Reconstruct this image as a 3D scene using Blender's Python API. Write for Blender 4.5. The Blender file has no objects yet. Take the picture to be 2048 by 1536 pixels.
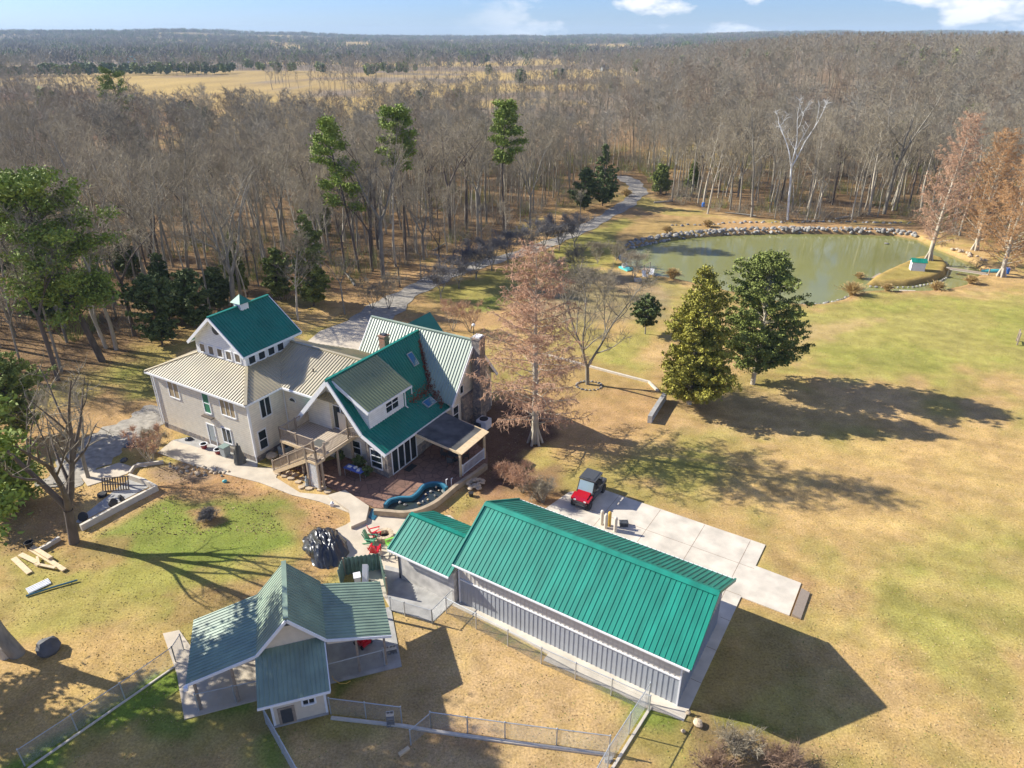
import bpy, math, random
import numpy as np
from mathutils import Vector, Matrix

# ------------------------------------------------------------------ camera, sky, sun, exposure
SC = bpy.context.scene
COL = SC.collection
CAM_H = 32.0
F_PX = 1400.0                                   # focal length for a 2048 px wide frame
PITCH = math.atan(698.0 / F_PX)
cam = bpy.data.cameras.new('camera'); camo = bpy.data.objects.new('camera', cam); COL.objects.link(camo)
cam.sensor_width = 36.0; cam.lens = 36.0 * F_PX / 2048.0
cam.clip_start = 0.5; cam.clip_end = 20000
camo.location = (0, 0, CAM_H); camo.rotation_euler = (math.pi / 2 - PITCH, 0, 0)
SC.camera = camo

SUN_AZ = math.radians(163.8); SUN_EL = math.radians(31.3)      # azimuth counter-clockwise from +X
sdir = Vector((math.cos(SUN_AZ) * math.cos(SUN_EL), math.sin(SUN_AZ) * math.cos(SUN_EL), math.sin(SUN_EL)))
W = bpy.data.worlds.new('World'); SC.world = W; W.use_nodes = True
nt = W.node_tree; nt.nodes.clear()
out = nt.nodes.new('ShaderNodeOutputWorld'); bg = nt.nodes.new('ShaderNodeBackground')
sky = nt.nodes.new('ShaderNodeTexSky'); sky.sky_type = 'NISHITA'; sky.sun_disc = False
sky.sun_elevation = SUN_EL; sky.sun_rotation = math.atan2(sdir.x, sdir.y)
sky.altitude = 200; sky.air_density = 1.0; sky.dust_density = 0.3; sky.ozone_density = 3.5
tc = nt.nodes.new('ShaderNodeTexCoord')
mp = nt.nodes.new('ShaderNodeMapping'); mp.inputs['Scale'].default_value = (1, 1, 2.4)
nz = nt.nodes.new('ShaderNodeTexNoise'); nz.inputs['Scale'].default_value = 9.5; nz.inputs['Detail'].default_value = 7; nz.inputs['Roughness'].default_value = 0.55
rp = nt.nodes.new('ShaderNodeValToRGB'); rp.color_ramp.elements[0].position = 0.50; rp.color_ramp.elements[1].position = 0.60
mx = nt.nodes.new('ShaderNodeMix'); mx.data_type = 'RGBA'
mx.inputs['B'].default_value = (11, 11, 11.2, 1)
sx = nt.nodes.new('ShaderNodeSeparateXYZ')
mr = nt.nodes.new('ShaderNodeMapRange'); mr.inputs['From Min'].default_value = -0.08; mr.inputs['From Max'].default_value = 0.10
mu = nt.nodes.new('ShaderNodeMath'); mu.operation = 'MULTIPLY'
L = nt.links.new
L(tc.outputs['Generated'], mp.inputs['Vector']); L(mp.outputs[0], nz.inputs['Vector']); L(nz.outputs[0], rp.inputs[0])
L(tc.outputs['Generated'], sx.inputs[0]); L(sx.outputs['X'], mr.inputs['Value'])
L(rp.outputs[0], mu.inputs[0]); L(mr.outputs[0], mu.inputs[1]); L(mu.outputs[0], mx.inputs['Factor'])
tint = nt.nodes.new('ShaderNodeMix'); tint.data_type = 'RGBA'; tint.blend_type = 'MULTIPLY'; tint.inputs['Factor'].default_value = 1
tint.inputs['B'].default_value = (0.80, 1.03, 1.68, 1)
L(sky.outputs[0], tint.inputs['A']); L(tint.outputs['Result'], mx.inputs['A']); L(mx.outputs['Result'], bg.inputs[0]); L(bg.outputs[0], out.inputs[0])
bg.inputs[1].default_value = 0.054

sun = bpy.data.lights.new('sun', 'SUN'); suno = bpy.data.objects.new('sun', sun); COL.objects.link(suno)
sun.energy = 5.0; sun.angle = math.radians(0.5); sun.color = (1.0, 0.95, 0.84)
suno.rotation_euler = sdir.to_track_quat('Z', 'Y').to_euler(); suno.location = (-60, 20, 60)
SC.view_settings.view_transform = 'Standard'; SC.view_settings.look = 'None'
SC.view_settings.exposure = 0.95; SC.view_settings.gamma = 1.0
SC.render.resolution_x = 1024; SC.render.resolution_y = 768
SC.cycles.volume_step_rate = 4; SC.cycles.volume_max_steps = 64; SC.cycles.volume_bounces = 0
SC.cycles.max_bounces = 6; SC.cycles.transparent_max_bounces = 12

# ------------------------------------------------------------------ placing: photo pixel on a level z -> world point
def P(x, y, z=0.0):
    fw = Vector((0, math.cos(PITCH), -math.sin(PITCH))); up = Vector((0, math.sin(PITCH), math.cos(PITCH)))
    d = fw * F_PX + Vector((1, 0, 0)) * (x - 1024) + up * (768 - y)
    t = (z - CAM_H) / d.z
    return Vector((d.x * t, d.y * t, z))
def hgt(base, y):                               # height of a vertical thing standing at base that reaches image row y
    dep = PITCH - math.atan((768 - y) / F_PX)
    # exact for things straight ahead; good for the rest since there is no roll
    lo, hi = 0.0, 60.0
    for _ in range(40):
        m = (lo + hi) / 2
        v = Vector((base[0], base[1], m - CAM_H))
        dz = v.y * math.cos(PITCH) - v.z * math.sin(PITCH); uy = v.y * math.sin(PITCH) + v.z * math.cos(PITCH)
        if 768 - F_PX * uy / dz > y: lo = m
        else: hi = m
    return lo

# ------------------------------------------------------------------ tags
def tag(o, label=None, cat=None, group=None, kind=None):
    if label: o['label'] = label
    if cat: o['category'] = cat
    if group: o['group'] = group
    if kind: o['kind'] = kind
    return o
def thing(name, label, cat, loc=(0, 0, 0), rz=0.0, group=None):
    o = bpy.data.objects.new(name, None); COL.objects.link(o); o.empty_display_size = 0.3
    o.location = loc; o.rotation_euler = (0, 0, rz)
    return tag(o, label, cat, group)
KIDS = {}
def par(o, p):
    if p is not None:
        o.parent = p; KIDS.setdefault(p.name, []).append(o)
def dup(src, loc, rz, scale=(1, 1, 1), label=None, group=None):
    def cp(o, p):
        c = o.copy(); COL.objects.link(c)
        if p is not None:
            c.parent = p; KIDS.setdefault(p.name, []).append(c)
        for k in list(KIDS.get(o.name, [])): cp(k, c)
        return c
    r = cp(src, None); r.location = loc; r.rotation_euler = (0, 0, rz); r.scale = scale
    if label: r['label'] = label
    if group: r['group'] = group
    return r

# ------------------------------------------------------------------ mesh builder
class MB:
    def __init__(s): s.v = []; s.f = []; s.m = []
    def add(s, vs, fs, mi=0):
        n = len(s.v); s.v += [tuple(p) for p in vs]; s.f += [tuple(i + n for i in q) for q in fs]; s.m += [mi] * len(fs); return s
    def box(s, x0, x1, y0, y1, z0, z1, mi=0):
        vs = [(x, y, z) for z in (z0, z1) for y in (y0, y1) for x in (x0, x1)]
        return s.add(vs, [(0, 2, 3, 1), (4, 5, 7, 6), (0, 1, 5, 4), (2, 6, 7, 3), (0, 4, 6, 2), (1, 3, 7, 5)], mi)
    def beam(s, p, q, w, h, mi=0, up=(0, 0, 1)):
        p = Vector(p); q = Vector(q); d = (q - p).normalized(); upv = Vector(up)
        if abs(d.dot(upv)) > .98: upv = Vector((0, 1, 0)) if abs(d.y) < .9 else Vector((1, 0, 0))
        a = d.cross(upv).normalized() * (w / 2); b = a.cross(d).normalized() * (h / 2)
        vs = [p - a - b, p + a - b, p + a + b, p - a + b, q - a - b, q + a - b, q + a + b, q - a + b]
        return s.add(vs, [(0, 1, 2, 3), (7, 6, 5, 4), (0, 4, 5, 1), (1, 5, 6, 2), (2, 6, 7, 3), (3, 7, 4, 0)], mi)
    def tube(s, pts, rs, n=6, mi=0, cap=True):
        pts = [Vector(p) for p in pts]
        if not hasattr(rs, '__len__'): rs = [rs] * len(pts)
        base = len(s.v); prev = None
        for i, p in enumerate(pts):
            d = (pts[min(i + 1, len(pts) - 1)] - pts[max(i - 1, 0)]).normalized()
            if prev is None:
                a = d.orthogonal().normalized()
            else:
                a = (prev - d * prev.dot(d)).normalized()
            prev = a; b = d.cross(a)
            for k in range(n):
                t = 2 * math.pi * k / n; s.v.append(tuple(p + (a * math.cos(t) + b * math.sin(t)) * rs[i]))
        for i in range(len(pts) - 1):
            for k in range(n):
                k2 = (k + 1) % n; s.f.append((base + i * n + k, base + i * n + k2, base + (i + 1) * n + k2, base + (i + 1) * n + k)); s.m.append(mi)
        if cap:
            s.f.append(tuple(base + k for k in reversed(range(n)))); s.m.append(mi)
            s.f.append(tuple(base + (len(pts) - 1) * n + k for k in range(n))); s.m.append(mi)
        return s
    def lathe(s, prof, c=(0, 0, 0), n=16, mi=0, axis='z'):
        base = len(s.v)
        for r, z in prof:
            for k in range(n):
                t = 2 * math.pi * k / n; x, y = r * math.cos(t), r * math.sin(t)
                v = (x, y, z) if axis == 'z' else ((z, x, y) if axis == 'x' else (x, z, y))
                s.v.append((c[0] + v[0], c[1] + v[1], c[2] + v[2]))
        for i in range(len(prof) - 1):
            for k in range(n):
                k2 = (k + 1) % n; s.f.append((base + i * n + k, base + i * n + k2, base + (i + 1) * n + k2, base + (i + 1) * n + k)); s.m.append(mi)
        s.f.append(tuple(base + k for k in reversed(range(n)))); s.m.append(mi)
        s.f.append(tuple(base + (len(prof) - 1) * n + k for k in range(n))); s.m.append(mi)
        return s
    def prism(s, poly, z0, z1, mi=0):           # 2D polygon between two heights
        a = sum(poly[i][0] * poly[(i + 1) % len(poly)][1] - poly[(i + 1) % len(poly)][0] * poly[i][1] for i in range(len(poly)))
        if a < 0: poly = list(reversed(poly))
        n = len(poly); vs = [(p[0], p[1], z0) for p in poly] + [(p[0], p[1], z1) for p in poly]
        fs = [tuple(range(n, 2 * n)), tuple(reversed(range(n)))] + [(i, (i + 1) % n, n + (i + 1) % n, n + i) for i in range(n)]
        return s.add(vs, fs, mi)
    def slab(s, poly, t, mi=0, up=True):        # 3D planar polygon given thickness t below itself
        pv = [Vector(p) for p in poly]; nrm = (pv[1] - pv[0]).cross(pv[2] - pv[0]).normalized()
        if up and nrm.z < 0: pv.reverse(); nrm = -nrm
        n = len(pv); vs = pv + [p - nrm * t for p in pv]
        fs = [tuple(range(n)), tuple(reversed(range(n, 2 * n)))] + [(i, n + i, n + (i + 1) % n, (i + 1) % n) for i in range(n)]
        return s.add(vs, fs, mi)
    def ribs(s, poly, spacing, w=.05, h=.04, mi=0, flip=False):
        pv = [Vector(p) for p in poly]; nrm = (pv[1] - pv[0]).cross(pv[2] - pv[0]).normalized()
        if nrm.z < 0: nrm = -nrm
        dn = Vector((0, 0, -1)); dn = (dn - nrm * dn.dot(nrm)).normalized(); ac = nrm.cross(dn).normalized()
        if flip: dn, ac = ac, dn
        o = pv[0]; st = [((p - o).dot(ac), (p - o).dot(dn)) for p in pv]
        s0 = min(a for a, _ in st); s1 = max(a for a, _ in st); x = s0 + spacing * .5
        while x < s1:
            ts = []
            for i in range(len(st)):
                (a, ta), (b, tb) = st[i], st[(i + 1) % len(st)]
                if (a - x) * (b - x) < 0: ts.append(ta + (tb - ta) * (x - a) / (b - a))
            if len(ts) >= 2 and max(ts) - min(ts) > .1:
                p = o + ac * x + dn * min(ts); q = o + ac * x + dn * max(ts)
                A = ac * (w / 2); B = ac * (w / 4); N = nrm * h
                s.add([p - A, p + A, p + B + N, p - B + N, q - A, q + A, q + B + N, q - B + N],
                      [(3, 2, 6, 7), (1, 5, 6, 2), (0, 3, 7, 4), (0, 1, 2, 3), (7, 6, 5, 4)], mi)
            x += spacing
        return s
    def build(s, name, mats, parent=None, smooth=False):
        me = bpy.data.meshes.new(name); me.from_pydata(s.v, [], s.f)
        if not isinstance(mats, (list, tuple)): mats = [mats]
        for m in mats: me.materials.append(m)
        if len(mats) > 1: me.polygons.foreach_set('material_index', s.m)
        if smooth: me.polygons.foreach_set('use_smooth', [True] * len(s.f))
        me.update()
        o = bpy.data.objects.new(name, me); COL.objects.link(o); par(o, parent)
        return o
def fastmesh(name, v, f, mats, mi=None, parent=None):        # numpy tris/quads
    me = bpy.data.meshes.new(name); v = np.asarray(v, np.float32); f = np.asarray(f, np.int32); k = f.shape[1]
    me.vertices.add(len(v)); me.vertices.foreach_set('co', v.ravel())
    me.loops.add(f.size); me.loops.foreach_set('vertex_index', f.ravel())
    me.polygons.add(len(f)); me.polygons.foreach_set('loop_start', np.arange(0, f.size, k, dtype=np.int32))
    me.polygons.foreach_set('loop_total', np.full(len(f), k, np.int32))
    for m in (mats if isinstance(mats, (list, tuple)) else [mats]): me.materials.append(m)
    if mi is not None: me.polygons.foreach_set('material_index', np.asarray(mi, np.int32))
    me.update(calc_edges=True); me.validate()
    o = bpy.data.objects.new(name, me); COL.objects.link(o); par(o, parent)
    return o

# ------------------------------------------------------------------ materials
def mat(name, col, rough=.8, metal=0., noise=None, bump=None, spec=.5, rand=0., alpha=None, coords='Object', extra=None):
    """noise=(scale, amount[,stretch]) mottles the colour; bump=(scale, strength); rand = brightness change per object"""
    m = bpy.data.materials.new(name); m.use_nodes = True; t = m.node_tree; b = t.nodes['Principled BSDF']
    b.inputs['Roughness'].default_value = rough; b.inputs['Metallic'].default_value = metal; b.inputs['Specular IOR Level'].default_value = spec
    rgb = t.nodes.new('ShaderNodeRGB'); rgb.outputs[0].default_value = (*col, 1); src = rgb.outputs[0]
    tcn = t.nodes.new('ShaderNodeTexCoord')
    if noise:
        n = t.nodes.new('ShaderNodeTexNoise'); n.inputs['Scale'].default_value = noise[0]; n.inputs['Detail'].default_value = 5
        mpn = t.nodes.new('ShaderNodeMapping'); t.links.new(tcn.outputs[coords], mpn.inputs[0]); t.links.new(mpn.outputs[0], n.inputs['Vector'])
        if len(noise) > 2: mpn.inputs['Scale'].default_value = noise[2]
        r = t.nodes.new('ShaderNodeMapRange'); r.inputs['From Min'].default_value = .3; r.inputs['From Max'].default_value = .7
        r.inputs['To Min'].default_value = 1 - noise[1]; r.inputs['To Max'].default_value = 1 + noise[1]
        t.links.new(n.outputs[0], r.inputs[0])
        v = t.nodes.new('ShaderNodeVectorMath'); v.operation = 'SCALE'; t.links.new(src, v.inputs[0]); t.links.new(r.outputs[0], v.inputs['Scale']); src = v.outputs[0]
    if rand:
        oi = t.nodes.new('ShaderNodeObjectInfo'); r = t.nodes.new('ShaderNodeMapRange'); r.inputs['To Min'].default_value = 1 - rand; r.inputs['To Max'].default_value = 1 + rand
        t.links.new(oi.outputs['Random'], r.inputs[0]); v = t.nodes.new('ShaderNodeVectorMath'); v.operation = 'SCALE'
        t.links.new(src, v.inputs[0]); t.links.new(r.outputs[0], v.inputs['Scale']); src = v.outputs[0]
    t.links.new(src, b.inputs['Base Color'])
    if bump:
        n = t.nodes.new('ShaderNodeTexNoise'); n.inputs['Scale'].default_value = bump[0]; n.inputs['Detail'].default_value = 4
        t.links.new(tcn.outputs[coords], n.inputs['Vector'])
        bp = t.nodes.new('ShaderNodeBump'); bp.inputs['Strength'].default_value = bump[1]; bp.inputs['Distance'].default_value = .05
        t.links.new(n.outputs[0], bp.inputs['Height']); t.links.new(bp.outputs[0], b.inputs['Normal'])
    if alpha is not None: b.inputs['Alpha'].default_value = alpha
    return m
def siding(name, col, pitch=.2, amt=.35, vertical=False, noise=.08):
    m = mat(name, col, .75, noise=(2.5, noise)); t = m.node_tree; b = t.nodes['Principled BSDF']
    tcn = t.nodes.new('ShaderNodeTexCoord'); w = t.nodes.new('ShaderNodeTexWave'); w.wave_profile = 'SAW'; w.bands_direction = 'Z' if not vertical else 'DIAGONAL'
    w.inputs['Scale'].default_value = 1.0 / pitch / 3.18 if not vertical else 1.0 / pitch / 3.18 * .7
    t.links.new(tcn.outputs['Object'], w.inputs['Vector'])
    bp = t.nodes.new('ShaderNodeBump'); bp.inputs['Strength'].default_value = amt; bp.inputs['Distance'].default_value = .06
    t.links.new(w.outputs['Fac'], bp.inputs['Height']); t.links.new(bp.outputs[0], b.inputs['Normal'])
    gr = t.nodes.new('ShaderNodeMapRange'); gr.inputs['From Max'].default_value = .22; gr.inputs['To Min'].default_value = .72; t.links.new(w.outputs['Fac'], gr.inputs[0])
    old = b.inputs['Base Color'].links[0].from_socket; sv = t.nodes.new('ShaderNodeVectorMath'); sv.operation = 'SCALE'; t.links.new(old, sv.inputs[0]); t.links.new(gr.outputs[0], sv.inputs['Scale']); t.links.new(sv.outputs[0], b.inputs['Base Color'])
    return m
def stone(name, c1, c2, scale=2.2):
    m = mat(name, c1, .85); t = m.node_tree; b = t.nodes['Principled BSDF']
    tcn = t.nodes.new('ShaderNodeTexCoord'); v = t.nodes.new('ShaderNodeTexVoronoi'); v.inputs['Scale'].default_value = scale
    t.links.new(tcn.outputs['Object'], v.inputs['Vector'])
    mxn = t.nodes.new('ShaderNodeMix'); mxn.data_type = 'RGBA'; mxn.inputs['A'].default_value = (*c1, 1); mxn.inputs['B'].default_value = (*c2, 1)
    s = t.nodes.new('ShaderNodeSeparateColor'); t.links.new(v.outputs['Color'], s.inputs[0]); t.links.new(s.outputs[0], mxn.inputs['Factor'])
    v2 = t.nodes.new('ShaderNodeTexVoronoi'); v2.feature = 'DISTANCE_TO_EDGE'; v2.inputs['Scale'].default_value = scale; t.links.new(tcn.outputs['Object'], v2.inputs['Vector'])
    r = t.nodes.new('ShaderNodeMapRange'); r.inputs['From Max'].default_value = .06; r.inputs['To Min'].default_value = .45; t.links.new(v2.outputs['Distance'], r.inputs[0])
    sc = t.nodes.new('ShaderNodeVectorMath'); sc.operation = 'SCALE'; t.links.new(mxn.outputs['Result'], sc.inputs[0]); t.links.new(r.outputs[0], sc.inputs['Scale'])
    t.links.new(sc.outputs[0], b.inputs['Base Color'])
    bp = t.nodes.new('ShaderNodeBump'); bp.inputs['Strength'].default_value = .5; t.links.new(r.outputs[0], bp.inputs['Height']); t.links.new(bp.outputs[0], b.inputs['Normal'])
    return m
M = {}
M['roof_old'] = mat('faded green roof metal', (.36, .295, .165), .5, spec=.5, noise=(.5, .15)); M['roof_old'].node_tree.nodes['Principled BSDF'].inputs['IOR'].default_value = 2.2
M['roof_main'] = mat('green roof metal', (.008, .17, .125), .5, spec=.4, noise=(.6, .15))
M['roof_new'] = mat('bright green roof metal', (.005, .20, .138), .46, spec=.5, noise=(.8, .24, (1.8, .25, 1)))
M['roof_rear'] = mat('pale green roof metal', (.27, .33, .23), .5, noise=(.5, .12)); M['roof_rear'].node_tree.nodes['Principled BSDF'].inputs['IOR'].default_value = 2.1
M['roof_dormer'] = mat('olive green roof metal', (.18, .22, .10), .5, noise=(.5, .12)); M['roof_dormer'].node_tree.nodes['Principled BSDF'].inputs['IOR'].default_value = 1.9
M['roof_kennel'] = mat('weathered green roof metal', (.175, .245, .165), .5, spec=.5, noise=(.8, .25)); M['roof_kennel'].node_tree.nodes['Principled BSDF'].inputs['IOR'].default_value = 1.9
M['white'] = mat('white trim paint', (.78, .78, .77), .55, noise=(3, .05))
M['white_siding'] = siding('white siding', (.76, .76, .75), .18)
M['beige'] = siding('beige lap siding', (.80, .735, .60), .2, .6)
M['beige_k'] = mat('cream board wall', (.66, .57, .43), .8, noise=(3, .06), bump=(30, .1))
M['stone'] = stone('grey brown fieldstone', (.34, .28, .22), (.16, .15, .15), 3.2)
M['brick'] = stone('brick', (.42, .20, .12), (.30, .20, .15), 7)
M['glass'] = mat('dark window glass', (.02, .03, .035), .08, spec=.8)
M['glass_blind'] = mat('window with pale blind', (.36, .28, .17), .35)
M['glass_dim'] = mat('window with drawn shade', (.17, .14, .10), .3); M['glass_green'] = mat('stained window glass', (.05, .22, .12), .3)
M['skyglass'] = mat('skylight glass', (.03, .12, .22), .03, spec=1.)
M['deckwood'] = mat('weathered deck wood', (.33, .26, .19), .8, noise=(6, .2, (1, 8, 1)))
M['deckfloor'] = mat('sun bleached deck floor', (.44, .36, .27), .8, noise=(5, .22, (8, 1, 1)))
M['lattice'] = mat('white lattice', (.7, .7, .7), .7)
M['concrete'] = mat('concrete', (.50, .43, .33), .85, noise=(1.2, .13), bump=(60, .08))
M['concrete_new'] = mat('pale concrete', (.56, .50, .405), .8, noise=(.8, .2), bump=(60, .06))
M['concrete_grey'] = mat('grey stained concrete', (.34, .33, .31), .85, noise=(1.6, .2), bump=(40, .1))
M['patio'] = stone('stamped brown patio', (.27, .15, .10), (.20, .115, .08), 1.6)
M['gravel'] = mat('pale gravel', (.31, .28, .23), .95, noise=(2.2, .28), bump=(25, .4))
M['blockwall'] = mat('painted block wall', (.55, .52, .47), .85, noise=(2.2, .22), bump=(10, .2))
M['wood'] = mat('pale sawn lumber', (.62, .47, .28), .75, noise=(5, .12))
M['darkwood'] = mat('dark pallet wood', (.10, .075, .055), .8, noise=(5, .2))
M['steel'] = mat('galvanised steel', (.45, .47, .48), .42, .7, noise=(6, .1))
M['rail'] = mat('galvanised fence rail', (.5, .52, .52), .45, .5)
M['black'] = mat('black rubber', (.018, .018, .02), .6)
M['tarp'] = mat('shiny black tarp', (.022, .025, .032), .32, spec=.7, bump=(5, .15))
M['greytarp'] = mat('dusty dark cover', (.09, .09, .08), .7, bump=(4, .4))
M['red'] = mat('red plastic', (.55, .01, .02), .35)
M['redpaint'] = mat('glossy red body paint', (.38, .006, .014), .2, spec=.8)
M['chairgreen'] = mat('faded green plastic', (.12, .38, .20), .45)
M['lime'] = mat('lime green plastic', (.25, .6, .08), .45)
M['yellow'] = mat('yellow ochre paint', (.62, .38, .06), .55)
M['maroon'] = mat('maroon pot glaze', (.22, .02, .03), .4)
M['grey'] = mat('grey painted metal', (.30, .33, .33), .55)
M['dkgrey'] = mat('dark grey plastic', (.06, .065, .07), .5, noise=(8, .1))
M['bluepaint'] = mat('pool blue paint', (.02, .11, .17), .35, noise=(4, .2))
M['bluebarrel'] = mat('blue barrel plastic', (.02, .16, .55), .4)
M['turq'] = mat('turquoise plastic', (.10, .50, .50), .5)
M['bark'] = mat('grey bark', (.26, .235, .185), .9, noise=(3, .25, (1, 1, .3)), bump=(12, .5), rand=.18)
M['bark_dk'] = mat('dark pine bark', (.12, .095, .075), .9, noise=(3, .25, (1, 1, .3)), bump=(12, .5), rand=.15)
M['bark_lt'] = mat('pale bark', (.44, .39, .30), .9, noise=(2.5, .2, (1, 1, .3)), bump=(12, .4), rand=.1)
M['bark_white'] = mat('white sycamore bark', (.72, .72, .70), .8, noise=(1.2, .2))
M['twig'] = mat('grey brown twigs', (.315, .268, .185), .9, rand=.22)
M['twig_dk'] = mat('bluish grey twigs', (.17, .16, .155), .9, rand=.12)
M['twig_red'] = mat('russet twigs', (.48, .29, .18), .9, rand=.12, noise=(.6, .25))
M['twig_orange'] = mat('orange brown twigs', (.42, .235, .10), .9, rand=.1, noise=(.6, .2))
M['pine'] = mat('pine needles', (.20, .26, .035), .8, noise=(.8, .35), rand=.1)
M['cedar_y'] = mat('yellow green cedar foliage', (.30, .28, .04), .8, noise=(1.0, .45))
M['cedar'] = mat('dark green cedar foliage', (.19, .225, .045), .8, noise=(1.0, .4), rand=.1)
M['cedar_dk'] = mat('deep green foliage', (.11, .145, .04), .8, noise=(1.0, .4), rand=.15)
M['straw'] = mat('dry ornamental grass', (.50, .36, .15), .9, noise=(4, .15))
M['rock'] = mat('grey boulder', (.27, .255, .225), .9, noise=(1.5, .25), bump=(6, .5), rand=.35)
M['rock_dk'] = mat('dark bluish boulder', (.10, .10, .10), .85, noise=(1.5, .3), bump=(6, .5)); M['rock_tan'] = mat('tan fieldstone', (.46, .36, .24), .9, noise=(2, .2), bump=(8, .4), rand=.2)
M['soil'] = mat('bare soil', (.20, .12, .07), .95, noise=(2, .2), bump=(8, .5))
for k_ in ('pine', 'cedar_y', 'cedar', 'cedar_dk'):
    pass

# ------------------------------------------------------------------ terrain
rng = np.random.default_rng(7)
def _hash(i, j, s): 
    h = np.sin(i * 127.1 + j * 311.7 + s * 74.7) * 43758.5453
    return h - np.floor(h)
def vnoise(x, y, s=0):
    i = np.floor(x); j = np.floor(y); fx = x - i; fy = y - j; fx = fx * fx * (3 - 2 * fx); fy = fy * fy * (3 - 2 * fy)
    a = _hash(i, j, s); b = _hash(i + 1, j, s); c = _hash(i, j + 1, s); d = _hash(i + 1, j + 1, s)
    return (a + (b - a) * fx) * (1 - fy) + (c + (d - c) * fx) * fy
def fbm(x, y, o=4, s=0):
    t = 0; a = .5; n = 0
    for k in range(o): t = t + a * vnoise(x * 2 ** k, y * 2 ** k, s + k * 3.1); n += a; a *= .5
    return t / n
def sstep(x, a, b):
    t = np.clip((x - a) / (b - a), 0, 1); return t * t * (3 - 2 * t)
def wpoly(px, z=0.0): return [tuple(P(x, y, z)[:2]) for x, y in px]
def sdist(X, Y, poly):                          # signed distance, positive inside
    X = np.asarray(X, float); Y = np.asarray(Y, float); d = np.full(X.shape, 1e9); ins = np.zeros(X.shape, bool); n = len(poly)
    for i in range(n):
        ax, ay = poly[i]; bx, by = poly[(i + 1) % n]; ex, ey = bx - ax, by - ay; L2 = ex * ex + ey * ey + 1e-9
        t = np.clip(((X - ax) * ex + (Y - ay) * ey) / L2, 0, 1); d = np.minimum(d, np.hypot(X - ax - t * ex, Y - ay - t * ey))
        c = (ay > Y) != (by > Y)
        with np.errstate(divide='ignore', invalid='ignore'): xi = (bx - ax) * (Y - ay) / (by - ay if by != ay else 1e-9) + ax
        ins ^= c & (X < xi)
    return np.where(ins, d, -d)
WATER_Z = -0.7
SHORE = wpoly([(1237, 512), (1250, 500), (1300, 487), (1370, 477), (1440, 472), (1520, 469), (1600, 468), (1700, 469), (1790, 472), (1835, 480), (1862, 495), (1905, 512), (1945, 528), (1965, 545),
               (1945, 563), (1925, 575), (1885, 584), (1850, 587), (1800, 587), (1760, 586), (1720, 588), (1700, 594), (1680, 604), (1640, 613), (1600, 614), (1545, 606), (1480, 592), (1420, 578), (1350, 562), (1310, 556), (1285, 545), (1255, 532), (1238, 522)], WATER_Z)
ISLAND = wpoly([(1728, 570), (1745, 556), (1765, 546), (1800, 531), (1830, 519), (1860, 514), (1888, 522), (1900, 538), (1893, 553), (1870, 563), (1820, 573), (1770, 574), (1742, 573)], WATER_Z)
def TH(X, Y):
    X = np.asarray(X, float); Y = np.asarray(Y, float)
    h = sstep(Y, 190, 420) * sstep(X / np.maximum(Y, 1), .10, .42) * (16 - 4 * sstep(Y, 650, 1500))
    h = h + sstep(Y, 170, 320) * (1 - sstep(X / np.maximum(Y, 1), -.1, .2)) * -3
    far = sstep(Y, 1400, 3600)
    h = h + far * (12 + 24 * (1 - sstep(X / np.maximum(Y, 1), -.55, -.05)) + 40 * (fbm(X / 700., Y / 600., 3, 5) - .45))
    h = h + sstep(Y, 300, 900) * 8 * (fbm(X / 260., Y / 320., 3, 9) - .5)
    h = h + .12 * (fbm(X / 9., Y / 9., 3, 2) - .5) * sstep(Y, 55, 90)
    m = (X > 5) & (X < 90) & (Y > 75) & (Y < 140)
    if m.any():
        ds = sdist(X[m], Y[m], SHORE); di = sdist(X[m], Y[m], ISLAND)
        depth = sstep(ds, -.9, 1.2) * (1 - sstep(di, -.6, .8))
        h[m] = h[m] - 1.7 * depth
    return h
def th(x, y): return float(TH(np.array([x]), np.array([y]))[0])

def axis(lo, hi, step, ends, g=1.09):
    a = list(np.arange(lo, hi, step)); s = step; v = a[-1]
    while v < ends[1]: s = min(s * g, 160); v += s; a.append(v)
    s = step; v = a[0]; pre = []
    while v > ends[0]: s = min(s * g, 160); v -= s; pre.append(v)
    return np.array(pre[::-1] + a)
gx = axis(-75, 92, .42, (-5200, 5200)); gy = axis(18, 142, .42, (-80, 6500))
GX, GY = np.meshgrid(gx, gy); GZ = TH(GX.ravel(), GY.ravel()).reshape(GX.shape)

# colour of each place: dry grass, green grass, leaf litter, soil, mulch (albedo)
TAN = np.array([.45, .30, .125]); GRN = np.array([.205, .22, .045]); LEAF = np.array([.215, .135, .068]); DIRT = np.array([.36, .21, .105])
MULCH = np.array([.13, .075, .05]); SAND = np.array([.49, .33, .165]); BRIGHT = np.array([.155, .225, .035]); FIELD = np.array([.42, .29, .10]); FOREST = np.array([.17, .125, .09]); GREYL = np.array([.24, .19, .14])
xf = GX.ravel(); yf = GY.ravel()
wob = (fbm(xf / 2.2, yf / 2.2, 4, 11) - .5)
big = fbm(xf / 9., yf / 9., 4, 21); mid = fbm(xf / 2.6, yf / 2.6, 4, 31); fine = fbm(xf / .9, yf / .9, 3, 41)
colr = np.tile(TAN, (len(xf), 1))
def blend(c, w): 
    global colr
    w = np.clip(w, 0, 1)[:, None]; colr = colr * (1 - w) + np.asarray(c) * w
def zone(px, c, amt=1., soft=1., wobble=2., world=False):
    poly = px if world else wpoly(px)
    xs = [p[0] for p in poly]; ys = [p[1] for p in poly]; mg = soft * 2 + wobble + 2
    m = (xf > min(xs) - mg) & (xf < max(xs) + mg) & (yf > min(ys) - mg) & (yf < max(ys) + mg)
    w = np.zeros(len(xf)); w[m] = sstep(sdist(xf[m], yf[m], poly) + wob[m] * wobble * 2, -soft, soft) * amt
    blend(c, w); return w
blend(GRN, sstep(big * .6 + mid * .4, .46, .62) * .5)
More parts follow.
